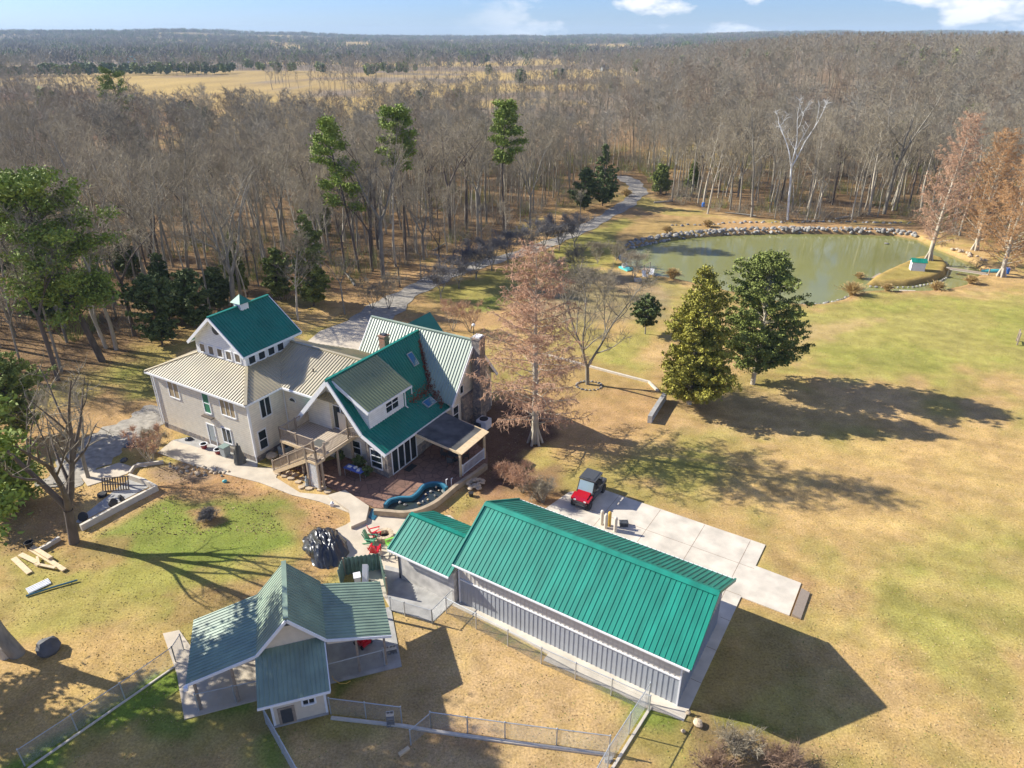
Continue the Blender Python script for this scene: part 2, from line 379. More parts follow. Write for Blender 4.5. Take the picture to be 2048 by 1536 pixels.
blend(SAND, sstep(1 - big * .5 - mid * .5, .50, .66) * .5)
# woods and wild ground beyond the driveway
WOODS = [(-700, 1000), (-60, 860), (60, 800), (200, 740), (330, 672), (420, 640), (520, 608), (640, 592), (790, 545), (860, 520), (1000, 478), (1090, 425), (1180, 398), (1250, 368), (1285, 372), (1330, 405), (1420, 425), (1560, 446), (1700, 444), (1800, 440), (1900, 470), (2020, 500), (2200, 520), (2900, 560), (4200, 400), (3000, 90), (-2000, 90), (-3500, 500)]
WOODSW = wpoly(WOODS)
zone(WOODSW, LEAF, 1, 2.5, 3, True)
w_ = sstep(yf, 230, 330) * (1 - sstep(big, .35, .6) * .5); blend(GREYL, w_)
for f in ([(60, 143), (250, 140), (430, 152), (440, 186), (230, 181), (80, 168)], [(430, 178), (560, 186), (700, 186), (900, 162), (960, 150), (960, 175), (760, 205), (650, 262), (560, 262), (420, 235), (300, 250), (260, 200)],
          [(930, 137), (1240, 137), (1260, 153), (940, 156)], [(1300, 300), (1480, 280), (1500, 330), (1320, 345)], [(900, 166), (1300, 168), (1330, 176), (900, 178)],
          [(300, 240), (500, 240), (520, 275), (320, 280)]):
    zone(f, FIELD, .95, 8, 8)
zone([(150, 270), (420, 262), (430, 180), (60, 175), (-300, 190), (-300, 260)], np.array([.22, .10, .065]), .6, 10, 8)
# near ground
zone([(-300, 900), (0, 840), (150, 800), (330, 740), (330, 860), (150, 910), (-300, 1010)], DIRT * .9, .5, 1.5, 2)
zone([(225, 735), (300, 735), (330, 800), (250, 800)], GRN, .7, 1, 1)
zone([(640, 592), (790, 545), (1000, 478), (1150, 420), (1240, 400), (1300, 420), (1240, 505), (1180, 545), (1040, 640), (900, 690), (840, 640), (700, 640)], DIRT, .55, 1.5, 3)
zone([(850, 590), (1050, 520), (1230, 440), (1350, 440), (1420, 455), (1260, 490), (1230, 520), (1090, 580), (940, 620)], GRN * 1.15, .65, 1.5, 3)
zone([(1040, 560), (1230, 545), (1340, 570), (1350, 640), (1200, 650), (1050, 640)], GREYL, .5, 1.5, 2)
zone([(930, 600), (1000, 590), (1050, 600), (960, 625)], BRIGHT * .8, .7, .8, 1.5)
zone([(1290, 425), (1560, 446), (1900, 450), (1850, 470), (1500, 462), (1380, 462), (1250, 495), (1230, 470)], DIRT * 1.1, .65, 1, 1.5)
zone([(1200, 700), (1290, 660), (1290, 760), (1200, 735)], GRN * 1.4, .55, 1.2, 2)
zone([(1590, 620), (1750, 598), (2048, 590), (2200, 620), (2200, 760), (1950, 740), (1600, 740)], GRN * 1.3, .62, 3, 4)
zone([(1640, 700), (1780, 690), (1900, 720), (1880, 760), (1700, 770)], GRN * 1.2, .5, 1.5, 3)
zone([(1590, 655), (1700, 640), (1760, 640), (1700, 665), (1600, 690)], SAND, .6, 1, 2)
zone([(1350, 770), (1500, 790), (1750, 760), (1850, 800), (1700, 860), (1500, 880), (1350, 840)], SAND, .7, 2, 3)
zone([(1270, 890), (1420, 870), (1560, 900), (1540, 960), (1380, 980), (1260, 950)], GRN, .5, 1.5, 3)
zone([(1450, 900), (1900, 860), (2200, 900), (2200, 1060), (1750, 1090), (1500, 1000)], TAN * 1.1, .7, 2, 3)
zone([(1780, 1080), (2100, 1030), (2200, 1300), (1900, 1330), (1700, 1240)], GRN * 1.3, .35, 2, 3)
zone([(1120, 700), (1330, 760), (1330, 840), (1240, 900), (1120, 900), (1090, 800)], DIRT * 1.1, .5, 1.5, 2)
zone([(960, 800), (1090, 800), (1125, 870), (1060, 905), (1000, 1000), (930, 960), (940, 880)], MULCH, .95, .6, .8)
zone([(930, 960), (1010, 940), (1120, 930), (1150, 1000), (1100, 1020), (980, 1000)], MULCH * 1.3, .7, .5, 1)
zone([(860, 1020), (940, 975), (1130, 985), (1105, 1022), (960, 1060)], DIRT * 1.05, .7, .6, 1)
zone([(890, 1005), (930, 985), (960, 1005), (920, 1030)], GRN, .5, .4, .8)
zone([(300, 935), (440, 920), (560, 985), (690, 1020), (700, 1075), (560, 1050), (400, 1010), (290, 1000)], DIRT * 1.08, .85, .7, 1)
zone([(290, 925), (400, 925), (420, 960), (310, 970)], GREYL, .6, .6, 1)
zone([(240, 1040), (330, 1000), (430, 1000), (540, 990), (600, 1030), (600, 1090), (480, 1130), (330, 1130), (180, 1110)], BRIGHT * .95, .8, .8, 1.6)
zone([(370, 1020), (440, 1010), (455, 1045), (400, 1058)], DIRT, .8, .3, .4)
zone([(150, 1100), (480, 1130), (560, 1160), (500, 1190), (380, 1230), (0, 1290), (0, 1130)], GRN * 1.2, .5, 1.2, 2)
zone([(420, 1180), (570, 1140), (640, 1090), (690, 1110), (640, 1170), (500, 1215)], DIRT, .6, .5, .8)
zone([(0, 1330), (340, 1240), (360, 1330), (160, 1440), (0, 1536)], TAN * .95, .7, .8, 1)
zone([(780, 1235), (900, 1215), (1110, 1330), (1290, 1390), (1230, 1490), (830, 1480), (660, 1420), (660, 1380), (790, 1330)], SAND * .93, .75, .6, .8)
zone([(560, 1470), (830, 1480), (1210, 1500), (1180, 1600), (560, 1600)], SAND * .93, .8, .4, .6)
zone([(660, 1330), (780, 1310), (760, 1340), (700, 1370), (690, 1400), (662, 1400)], BRIGHT * .6, .8, .25, .4)
zone([(955, 1232), (985, 1240), (1060, 1275), (1110, 1300), (1200, 1350), (1290, 1400), (1270, 1420), (1180, 1360), (1080, 1310), (960, 1250)], BRIGHT, .85, .22, .7)
zone([(1290, 1400), (1370, 1425), (1350, 1470), (1290, 1460), (1250, 1440)], BRIGHT * .9, .75, .4, .8)
zone([(1380, 1420), (1500, 1440), (1640, 1500), (1700, 1600), (1350, 1600), (1380, 1500)], np.array([.19, .12, .08]), .6, .6, .8)
zone([(1420, 1425), (1500, 1425), (1600, 1480), (1540, 1470), (1430, 1440)], GRN, .7, .2, .4)
zone([(0, 1536), (60, 1500), (200, 1420), (310, 1350), (400, 1330), (380, 1380), (250, 1440), (130, 1536), (60, 1600)], BRIGHT, .95, .35, .9)
zone([(400, 1395), (520, 1380), (530, 1440), (420, 1440)], BRIGHT, .8, .4, .8)
zone([(280, 1415), (340, 1400), (410, 1440), (380, 1490), (300, 1480)], BRIGHT * .85, .75, .3, .8)
zone([(530, 1460), (560, 1480), (580, 1536), (500, 1560), (470, 1500)], BRIGHT, .75, .3, .6)
zone([(150, 1460), (400, 1490), (520, 1450), (520, 1620), (100, 1620)], TAN * 1.05, .6, .6, .8)
zone([(1535, 1085), (1625, 1165), (1600, 1245), (1480, 1200), (1500, 1160), (1600, 1180), (1545, 1120)], DIRT * .9, .55, .5, .6)
zone([(1450, 1215), (1640, 1275), (1660, 1320), (1480, 1400), (1400, 1420), (1440, 1300)], TAN * .75, .6, .8, 1.2)  # barn's shade put into the ground colour: tan darkened where its shadow falls
zone([(905, 1205), (1100, 1300), (1290, 1400), (1230, 1370), (1050, 1290), (930, 1225)], SAND * 1.1, .7, .3, .4)
zone([(840, 1490), (1000, 1500), (1010, 1470), (850, 1450)], DIRT, .5, .4, .8)
zone([(560, 1020), (700, 1070), (690, 1120), (600, 1100)], DIRT, .6, .5, 1); zone([(330, 1190), (420, 1170), (450, 1215), (360, 1250)], DIRT * .8, .6, .4, .8); zone([(0, 1010), (140, 1000), (150, 1090), (0, 1110)], DIRT * .8, .7, .6, 1)
zone([(120, 1090), (250, 1080), (260, 1130), (140, 1150)], DIRT * .9, .6, .5, 1)
fw_ = (yf > 940) * (1 - sstep(fbm(xf / 240., yf / 180., 3, 66), .44, .48)); blend(FIELD, fw_ * .9)
fl_ = (yf > 300) * (yf <= 940) * (1 - sstep(fbm(xf / 80., yf / 60., 3, 55), .46, .52)) * (xf / np.maximum(yf, 1) < .1); blend(FIELD * .95, fl_ * .75)
ua, ub = xf * .94 - yf * .34, xf * .34 + yf * .94
lawnm = sstep(xf, 4, 14) * (yf < 100); trk = fbm(ua / 16., ub / .8, 3, 61); colr *= 1 + (lawnm * (trk - .5) * .34)[:, None]
for o_ in (0, 1.5): d_ = np.abs(ub - (52.5 + o_ + 1.5 * np.sin(ua / 14.))); blend(SAND, (1 - sstep(d_, .12, .4)) * .35 * (ua > -6) * (ua < 50))
dS = sdist(xf, yf, SHORE); dI = sdist(xf, yf, ISLAND)
blend(np.array([.12, .10, .05]), sstep(dS, -.5, .5) * (1 - sstep(dI, -.3, .4)))
blend(FIELD * .9, sstep(dI, -.1, .5)); blend(GRN, sstep(dI, .5, 2) * .35)
blend(np.array([.09, .075, .03]), sstep(dI, -.8, -.3) * (1 - sstep(dI, -.2, .4)) * .8)
blend(DIRT * .9, sstep(dS, -2.0, -.9) * (1 - sstep(dS, -.5, 0)) * .6 * (yf < 105))
colr *= (0.80 + .40 * fine[:, None] * 1.0); colr *= (.9 + .2 * mid[:, None])
ny, nx = GX.shape
idx = np.arange(nx * ny).reshape(ny, nx)
quads = np.stack([idx[:-1, :-1], idx[:-1, 1:], idx[1:, 1:], idx[1:, :-1]], -1).reshape(-1, 4)

gm = bpy.data.materials.new('ground cover'); gm.use_nodes = True; t = gm.node_tree; b = t.nodes['Principled BSDF']; b.inputs['Roughness'].default_value = .95; b.inputs['Specular IOR Level'].default_value = .1
at = t.nodes.new('ShaderNodeAttribute'); at.attribute_name = 'tint'; tcn = t.nodes.new('ShaderNodeTexCoord')
def _noise(scale, lo, hi, det=4, rough=.6, fm=.3, fM=.7, vs=None):
    n = t.nodes.new('ShaderNodeTexNoise'); n.inputs['Scale'].default_value = scale; n.inputs['Detail'].default_value = det; n.inputs['Roughness'].default_value = rough
    t.links.new(tcn.outputs['Object'], n.inputs['Vector']); r = t.nodes.new('ShaderNodeMapRange'); r.inputs['From Min'].default_value = fm; r.inputs['From Max'].default_value = fM
    r.inputs['To Min'].default_value = lo; r.inputs['To Max'].default_value = hi; t.links.new(n.outputs[0], r.inputs[0]); return n, r
n1, r1 = _noise(7.5, .52, 1.48, 8, .75); n2, r2 = _noise(.55, .82, 1.18, 4)
ml = t.nodes.new('ShaderNodeMath'); ml.operation = 'MULTIPLY'; t.links.new(r1.outputs[0], ml.inputs[0]); t.links.new(r2.outputs[0], ml.inputs[1])
sc = t.nodes.new('ShaderNodeVectorMath'); sc.operation = 'SCALE'; t.links.new(at.outputs['Color'], sc.inputs[0]); t.links.new(ml.outputs[0], sc.inputs['Scale'])
n3, r3 = _noise(1.7, 0, 1, 5, .65, .42, .6)
mxg = t.nodes.new('ShaderNodeMix'); mxg.data_type = 'RGBA'; mxg.blend_type = 'MULTIPLY'; mxg.inputs['B'].default_value = (.97, .96, .84, 1)
t.links.new(r3.outputs[0], mxg.inputs['Factor']); t.links.new(sc.outputs[0], mxg.inputs['A']); t.links.new(mxg.outputs['Result'], b.inputs['Base Color'])
bp = t.nodes.new('ShaderNodeBump'); bp.inputs['Strength'].default_value = .55; bp.inputs['Distance'].default_value = .09; t.links.new(n1.outputs[0], bp.inputs['Height']); t.links.new(bp.outputs[0], b.inputs['Normal'])
g = fastmesh('ground', np.stack([xf, yf, GZ.ravel()], 1), quads, gm); tag(g, kind='structure')
ca = g.data.color_attributes.new('tint', 'FLOAT_COLOR', 'POINT'); ca.data.foreach_set('color', np.concatenate([np.clip(colr, 0, 1), np.ones((len(xf), 1))], 1).astype(np.float32).ravel())
g.data.polygons.foreach_set('use_smooth', [True] * len(quads))

# water
wm = mat('pond water', (.20, .205, .07), .07, spec=.35, noise=(.05, .15), bump=(1.2, .012))
def ring(poly, n=1): return poly
ws = MB(); big_ = [(x, y) for x, y in SHORE]
cx = sum(p[0] for p in big_) / len(big_); cy = sum(p[1] for p in big_) / len(big_)
ws.add([(cx + (x - cx) * 1.03, cy + (y - cy) * 1.06, WATER_Z) for x, y in big_], [tuple(range(len(big_)))][::-1])
wo = ws.build('pond_water', wm); tag(wo, kind='structure')
if wo.data.polygons[0].normal.z < 0: wo.data.flip_normals()

# flat laid things: drive, walks, patios, pads
def pad(name, px, z0, z1, m, world=False, **k):
    o = MB().prism(px if world else wpoly(px, z1), z0, z1).build(name, m); tag(o, kind='structure', **k); return o
def strip(name, pts, m, z=.03, hi=0.0):        # band from (px, py, halfwidth) centre line; follows the terrain
    c = [(P(x, y), w) for x, y, w in pts]; res = []
    for i in range(len(c) - 1):
        for k in range(8):
            f = k / 8; res.append((c[i][0].lerp(c[i + 1][0], f), c[i][1] * (1 - f) + c[i + 1][1] * f))
    res.append(c[-1]); vs = []; fs = []
    for i, (p, w) in enumerate(res):
        d = (res[min(i + 1, len(res) - 1)][0] - res[max(i - 1, 0)][0]).normalized(); n = Vector((-d.y, d.x, 0))
        w += .25 * (math.sin(i * 1.7) + math.sin(i * .63))
        for s in (-1, -.33, .33, 1):
            q = p + n * w * s; vs.append((q.x, q.y, th(q.x, q.y) + z))
    for i in range(len(res) - 1):
        for j in range(3): a = i * 4 + j; fs.append((a, a + 1, a + 5, a + 4))
    o = MB().add(vs, fs).build(name, m); tag(o, kind='structure')
    if o.data.polygons[0].normal.z < 0: o.data.flip_normals()
    return o
strip('gravel_driveway', [(690, 690, 3.4), (740, 640, 2.8), (800, 595, 2.0), (880, 555, 1.7), (960, 528, 1.6), (1050, 505, 1.6), (1130, 475, 1.6), (1200, 440, 1.6), (1255, 408, 1.7), (1278, 385, 1.9), (1268, 366, 2.1), (1240, 352, 2.1)], M['gravel'], .05)
pad('drive_apron', [(575, 715), (640, 662), (700, 640), (760, 640), (790, 690), (740, 735), (640, 735)], -.2, .06, M['concrete'])
strip('gravel_path', [(336, 818, 2.2), (280, 850, 2.2), (215, 885, 2.4), (160, 930, 2.0), (110, 975, 1.6)], M['gravel'], .04)
pad('side_yard_slab', [(238, 925), (272, 935), (252, 948), (175, 972), (160, 950)], -.2, .05, M['concrete'])
pad('garden_walk', [(315, 905), (345, 880), (430, 905), (480, 922), (515, 935), (560, 935), (552, 955), (600, 985), (655, 990), (700, 1008), (698, 1025), (640, 1003), (585, 990), (520, 965), (440, 945), (370, 925)], -.2, .05, M['concrete'])
pad('side_stoop', [(345, 880), (400, 870), (515, 925), (515, 935), (480, 922), (430, 905)], -.2, .035, M['concrete_grey'])
pad('walk_ramp', [(655, 990), (690, 980), (738, 1012), (732, 1040), (702, 1053), (698, 1020)], -.2, .3, M['concrete'])
pad('patio', [(588, 935), (640, 925), (700, 910), (740, 940), (778, 957), (835, 915), (905, 850), (975, 905), (975, 925), (925, 958), (900, 985), (850, 1010), (800, 1018), (750, 1015), (655, 972)], -.2, .12, M['patio'])
pad('patio_under_pergola', [(835, 915), (905, 850), (975, 905), (975, 925), (925, 958), (880, 950)], -.1, .125, M['patio'])
pad('lower_patio', [(735, 1022), (800, 1032), (900, 1030), (960, 1080), (900, 1195), (860, 1235), (780, 1215), (760, 1180), (690, 1110), (630, 1075), (690, 1050)], -.2, .045, M['concrete'])
pad('kennel_path', [(770, 1130), (810, 1140), (905, 1190), (905, 1205), (865, 1243), (780, 1220), (770, 1170)], -.2, .05, M['concrete_grey'])
pad('kennel_yard_kerb', [(905, 1196), (960, 1212), (1320, 1405), (1372, 1430), (1360, 1437), (1290, 1415), (940, 1222)], -.2, .04, M['concrete'])

# ------------------------------------------------------------------ helpers for buildings
def window(parent, p, u, n, w, h, cols=1, rows=1, glass='glass', frame='white', bar=.07, label=None, name='window', proud=.05, blank=False):
    """p = bottom centre on the wall, u = along the wall, n = outward"""
    p = Vector(p); u = Vector(u).normalized(); n = Vector(n).normalized(); z = Vector((0, 0, 1))
    def bx(mb, a0, a1, z0, z1, d0, d1):
        vs = [p + u * a + n * d + z * zz for zz in (z0, z1) for d in (d0, d1) for a in (a0, a1)]
        mb.add(vs, [(0, 2, 3, 1), (4, 5, 7, 6), (0, 1, 5, 4), (2, 6, 7, 3), (0, 4, 6, 2), (1, 3, 7, 5)])
    f = MB(); t = .10
    bx(f, -w / 2 - t, -w / 2, -t, h + t, 0, proud); bx(f, w / 2, w / 2 + t, -t, h + t, 0, proud)
    bx(f, -w / 2, w / 2, h, h + t, 0, proud - .002); bx(f, -w / 2, w / 2, -t, 0, 0, proud + .03)
    for i in range(1, cols): x = -w / 2 + w * i / cols; bx(f, x - bar / 2, x + bar / 2, 0, h, .012, proud - .006)
    for i in range(1, rows): y = h * i / rows; bx(f, -w / 2, w / 2, y - bar / 2, y + bar / 2, .012, proud - .010)
    fo = f.build(name, M[frame], parent)
    if label: fo['label'] = label
    g_ = MB(); bx(g_, -w / 2, w / 2, 0, h, .002, .018)
    depth2 = parent is not None and parent.parent is not None
    g_.build('pane', M[glass] if isinstance(glass, str) else glass, parent if depth2 else fo)
    return fo
def roofpart(parent, polys, mname, name='roof', spacing=.3, thick=.1, caps=(), ribw=.075, ribh=.055, skip=()):
    mb = MB()
    for i, pl in enumerate(polys):
        mb.slab(pl, thick); 
        if i not in skip: mb.ribs(pl, spacing, ribw, ribh)
    for a, b_ in caps: mb.beam(Vector(a) + Vector((0, 0, .03)), Vector(b_) + Vector((0, 0, .03)), .26, .09)
    return mb.build(name, M[mname], parent)
X3 = (1, 0, 0); Y3 = (0, 1, 0); NX = (-1, 0, 0); NY = (0, -1, 0)

# ------------------------------------------------------------------ the main house (local frame: +x along the front, +y to the back)
HO = Vector((-21.29, 49.47, 0)); HR = math.radians(-30)
house = thing('main_house', 'large beige two storey house with green metal roofs, tower room and timber deck', 'house', HO, HR)
def HL(a, b_, z=0):
    return HO + Vector((a * math.cos(HR) - b_ * math.sin(HR), a * math.sin(HR) + b_ * math.cos(HR), z))
# block under the tower
w = MB(); w.box(-11.9, 0, 0, 11.2, .5, 5.66); o = w.build('wall', M['beige'], house)
w = MB(); w.box(-11.93, .03, -.03, 11.23, -.3, .52); w.build('foundation', M['stone'], house)
w = MB(); w.box(-.12, .04, -.04, .12, .5, 5.6); w.build('corner_board', M['white'], house); w = MB(); w.box(-11.95, -11.78, -.04, .12, .5, 5.6); w.build('corner_board', M['white'], house)
# hip roof
ez, tz = 5.7, 7.0; A0, A1, B0, B1 = -12.3, .4, -.4, 11.6; a0, a1, b0, b1 = -9.05, -2.85, 2.85, 8.35
hip = [[(A0, B0, ez), (A1, B0, ez), (a1, b0, tz), (a0, b0, tz)], [(A1, B0, ez), (A1, B1, ez), (a1, b1, tz), (a1, b0, tz)],
       [(A1, B1, ez), (A0, B1, ez), (a0, b1, tz), (a1, b1, tz)], [(A0, B1, ez), (A0, B0, ez), (a0, b0, tz), (a0, b1, tz)]]
hr = roofpart(house, hip, 'roof_old', ribw=.08, ribh=.055, caps=[((A1, B0, ez), (a1, b0, tz)), ((A0, B0, ez), (a0, b0, tz)), ((A0, B1, ez), (a0, b1, tz)), ((A1, B1, ez), (a1, b1, tz))])
w = MB()
for p_, q_ in (((A0, B0), (A1, B0)), ((A1, B0), (A1, 3.3)), ((A0, B1), (A0, B0))): w.beam((p_[0], p_[1], ez - .1), (q_[0], q_[1], ez - .1), .12, .16)
w.tube([(.1, -.36, 5.55), (.12, -.12, 5.3), (.12, -.12, .15)], .05, 6); w.tube([(-11.98, -.12, 5.55), (-11.98, -.12, .3)], .05, 6); w.tube([(.12, 3.72, 5.5), (.12, 3.72, .2)], .05, 6)
w.build('gutter', M['white'], house)
w = MB(); w.box(-12.1, .2, -.2, 11.4, 5.56, 5.6); w.build('soffit', M['white'], house)
# windows of the block
for a, wd, z0, h_, c, gl in ((-9.3, 1.3, 3.7, 1.45, 2, 'glass_blind'), (-2.45, 1.65, 3.75, 1.4, 3, 'glass_blind')): window(house, (a, 0, z0), X3, NY, wd, h_, c, 1, gl)
window(house, (-5.1, 0, 3.35), X3, NY, .75, 1.8, 1, 2, 'glass_green', label='stained green glass window with white frame')
w = MB(); w.box(-5.75, -4.45, -.34, -.002, 2.98, 3.06); w.build('window_shelf', M['darkwood'], house)
window(house, (-3.25, 0, .95), X3, NY, 1.0, 1.35, 2, 1, 'glass')
d = window(house, (-5.25, 0, .12), X3, NY, .85, 2.0, 1, 1, 'grey', name='door', label='grey green entrance door'); 
w = MB(); w.box(-4.98, -4.92, -.1, -.02, 1.0, 1.12); w.build('handle', M['steel'], d)
window(house, (0, 1.75, 3.65), Y3, X3, 1.0, 1.6, 2, 1); window(house, (0, .95, .95), Y3, X3, .75, 1.65, 1, 2)
# tower room
tw = MB(); tw.box(a0, a1, b0, b1, 6.6, 8.35); tw.add([(a0, b0, 8.35), (a1, b0, 8.35), ((a0 + a1) / 2, b0, 10.75)], [(0, 1, 2)]); tw.add([(a0, b1, 8.35), (a1, b1, 8.35), ((a0 + a1) / 2, b1, 10.75)], [(2, 1, 0)])
tower = tw.build('tower_room', M['white_siding'], house)
for i in range(5): window(tower, (-8.2 + i * 1.11, b0, 7.22), X3, NY, .6, .74, 1, 1, 'glass_dim', bar=.04)
for i in range(4): window(tower, (a1, 3.5 + i * 1.06, 7.1), Y3, X3, .66, .8, 1, 1, bar=.04)
rz_, rc = 11.0, -5.95; e2 = 8.2; eL, eR = -9.35, -2.35; f0, f1 = 2.3, 8.85
roofpart(tower, [[(rc, f0, rz_), (rc, f1, rz_), (eR, f1, e2), (eR, f0, e2)], [(rc, f1, rz_), (rc, f0, rz_), (eL, f0, e2), (eL, f1, e2)]], 'roof_main', caps=[((rc, f0, rz_), (rc, f1, rz_))])
w = MB()
for ex in (eL, eR):
    for yy in (f0, f1): w.beam((ex, yy, e2 - .13), (rc, yy, rz_ - .13), .08, .24)
w.beam((eR, f0, e2 - .12), (eR, f1, e2 - .12), .08, .18); w.beam((eL, f0, e2 - .12), (eL, f1, e2 - .12), .08, .18)
w.slab([(rc, f0 + .04, rz_ - .16), (rc, b0 + .02, rz_ - .16), (eR + .05, b0 + .02, e2 - .12), (eR + .05, f0 + .04, e2 - .12)], .03); w.slab([(rc, f0 + .04, rz_ - .16), (rc, b0 + .02, rz_ - .16), (eL - .05, b0 + .02, e2 - .12), (eL - .05, f0 + .04, e2 - .12)], .03)
w.build('fascia', M['white'], tower)
w = MB(); w.lathe([(.42, 0), (.42, .05)], (rc, b0 - .055, 9.7), 14, axis='y'); w.build('gable_vent', M['dkgrey'], tower)
w = MB(); w.box(rc - .42, rc + .42, 5.4, 6.24, 10.4, 11.35); cup = w.build('cupola', M['white'], house)
w = MB()
for s_ in ((-.62, .62),):
    q = .62; c0 = (rc, 5.82)
    for k in range(4):
        t0 = [(-q, -q), (q, -q), (q, q), (-q, q)][k]; t1 = [(-q, -q), (q, -q), (q, q), (-q, q)][(k + 1) % 4]
        w.slab([(c0[0] + t0[0], c0[1] + t0[1], 11.33), (c0[0] + t1[0], c0[1] + t1[1], 11.33), (c0[0], c0[1], 12.0)], .06)
w.build('cupola_roof', M['roof_main'], cup)
w = MB()
for k in range(5): w.box(rc + .42, rc + .45, 5.52, 6.12, 10.75 + k * .11, 10.81 + k * .11); w.box(rc - .3, rc + .3, 5.37, 5.4, 10.75 + k * .11, 10.81 + k * .11)
w.build('louver', M['lattice'], cup)
# connecting wing
w = MB(); w.box(-2, 5.2, 3.81, 11.9, 0, 5.66); w.build('wall', M['beige'], house)
we, wr_ = 5.7, 7.5
roofpart(house, [[(.4, 3.4, we), (6.2, 3.4, we), (6.2, 7.9, wr_), (-2.83, 7.9, wr_), (-2.83, 6.63, we + .4 * 3.23)], [(.4, 12.4, we), (6.2, 12.4, we), (6.2, 7.9, wr_), (-2.83, 7.9, wr_), (-2.83, 9.17, we + .4 * 3.23)]], 'roof_old', caps=[((-2.8, 7.9, wr_), (6.0, 7.9, wr_))])
w = MB(); w.beam((.45, 3.36, we - .1), (4.2, 3.36, we - .1), .12, .16); w.build('gutter', M['white'], house)
w = MB(); ar = [(math.cos(t_) * .42, math.sin(t_) * .42) for t_ in np.linspace(0, math.pi, 13)]
w.add([(1.03 + x, 3.79, 4.3 + z) for x, z in ar] + [(1.03 + x, 3.74, 4.3 + z) for x, z in ar], [tuple(range(13, 26))] + [(i, (i + 1) % 13, 13 + (i + 1) % 13, 13 + i) for i in range(13)])
fr_ = w.build('arched_window', M['white'], house)
w = MB(); w.add([(1.03 + x * .75, 3.735, 4.34 + z * .72) for x, z in ar], [tuple(range(13))]); w.build('pane', M['glass'], fr_)
w = MB(); w.tube([(2.0, 5.6, 6.5), (2.0, 5.6, 6.85)], .06, 8); w.build('roof_vent', M['black'], house)
# main gabled body
RM, RZ = 6.1, 7.9; KA, KZ = 9.2, 4.0; EA, EZ = 11.5, 2.85; LA, LZ = 2.15, 3.45; F0 = 2.95; BK = 15.2
w = MB()
w.add([(2.9, 4.25, 2.5), (9.5, 4.25, 2.5), (9.15, 4.25, 3.95), (RM, 4.25, 7.7), (2.5, 4.25, 3.7)], [(0, 1, 2, 3, 4)])
w.box(2.9, 9.4, 4.2, 12, 0, 2.55); w.box(8.9, 11.02, 3.95, 14, 0, 2.75); w.build('wall', M['beige'], house)
w = MB(); w.box(8.88, 9.0, 3.62, 3.97, 0, 2.7); w.box(8.88, 11.05, 3.62, 3.97, 0, .62); w.box(10.62, 11.08, 3.6, 4.1, 0, 2.72); w.box(8.88, 9.2, 3.61, 3.98, 0, 2.7); w.box(8.6, 8.9, 3.9, 4.2, 0, 2.7)
w.box(9.0, 10.8, 3.66, 3.96, 2.3, 2.74); w.build('stone_facing', M['stone'], house)
w = MB(); w.box(10.99, 11.06, 7.45, 12.1, 0, 1.0); w.build('stone_base', M['stone'], house)
window(house, (9.9, 3.66, .68), X3, NY, 1.05, 1.6, 1, 3)
window(house, (7.35, 4.2, .9), X3, NY, .8, 1.2, 1, 2)
gw = MB()
for i in range(5): y_ = 4.15 + i * .8; gw.box(11.03, 11.10, y_ - .05, y_ + .05, .12, 2.45)
gw.box(11.03, 11.10, 4.1, 7.4, 2.4, 2.52); gw.box(11.03, 11.10, 4.1, 7.4, .04, .14); gf = gw.build('glass_wall', M['white'], house)
w = MB(); w.box(11.03, 11.06, 4.2, 7.3, .14, 2.4); w.build('pane', M['glass'], gf)
roofpart(house, [[(RM, F0, RZ), (RM, BK, RZ), (KA, BK, KZ), (KA, F0, KZ)], [(RM, BK, RZ), (RM, F0, RZ), (LA, F0, LZ), (LA, BK, LZ)], [(KA, F0, KZ), (KA, 12.9, KZ), (EA, 12.9, EZ), (EA, F0, EZ)]], 'roof_main', caps=[((RM, F0, RZ), (RM, 14.9, RZ))])
w = MB()
w.beam((RM, F0, RZ - .2), (KA, F0, KZ - .2), .09, .34); w.beam((KA, F0, KZ - .2), (EA, F0, EZ - .2), .09, .34); w.beam((RM, F0, RZ - .2), (LA, F0, LZ - .2), .09, .34)
w.beam((EA, F0, EZ - .12), (EA, 12.1, EZ - .12), .1, .16)
for p_, q_ in (((RM, RZ), (KA, KZ)), ((KA, KZ), (EA, EZ)), ((RM, RZ), (LA, LZ))):
    w.slab([(p_[0], F0, p_[1] - .18), (p_[0], 4.24, p_[1] - .18), (q_[0], 4.24, q_[1] - .18), (q_[0], F0, q_[1] - .18)], .04)
w.build('fascia', M['white'], house)
w = MB(); w.add([(RM - 1.45, 4.18, 6.0), (RM + 1.35, 4.18, 6.0), (RM, 4.18, 7.65)], [(0, 1, 2)]); w.build('gable_panel', M['white_siding'], house)
sd = window(house, (5.2, 4.2, 2.86), X3, NY, 1.55, 2.05, 2, 1, name='sliding_door')
w = MB(); w.box(5.95, 6.75, 3.9, 3.95, 2.85, 4.55); w.build('screen_panel', M['beige_k'], house)
# dormer on the right slope
dz0, dz1 = 7.62, 5.55; dA, dB0, dB1 = 9.3, 3.62, 8.9
def mz(a): return RZ - (a - RM) * (RZ - KZ) / (KA - RM) if a < KA else KZ - (a - KA) * (KZ - EZ) / (EA - KA)
w = MB()
w.add([(dA, 3.9, mz(dA) - .1), (dA, 8.3, mz(dA) - .1), (dA, 8.3, 5.95), (dA, 3.9, 5.95)], [(0, 1, 2, 3)])
for yy, fl in ((3.9, 0), (8.3, 1)):
    q = [(dA, yy, mz(dA) - .1), (dA, yy, 5.95), (6.35, yy, 7.6), (6.6, yy, 7.2), (KA, yy, KZ - .05)]; w.add(q, [(0, 1, 2, 3, 4) if not fl else (4, 3, 2, 1, 0)])
dormer = w.build('dormer', M['white_siding'], house)
window(dormer, (dA, 6.75, 4.4), Y3, X3, 1.55, 1.05, 2, 2)
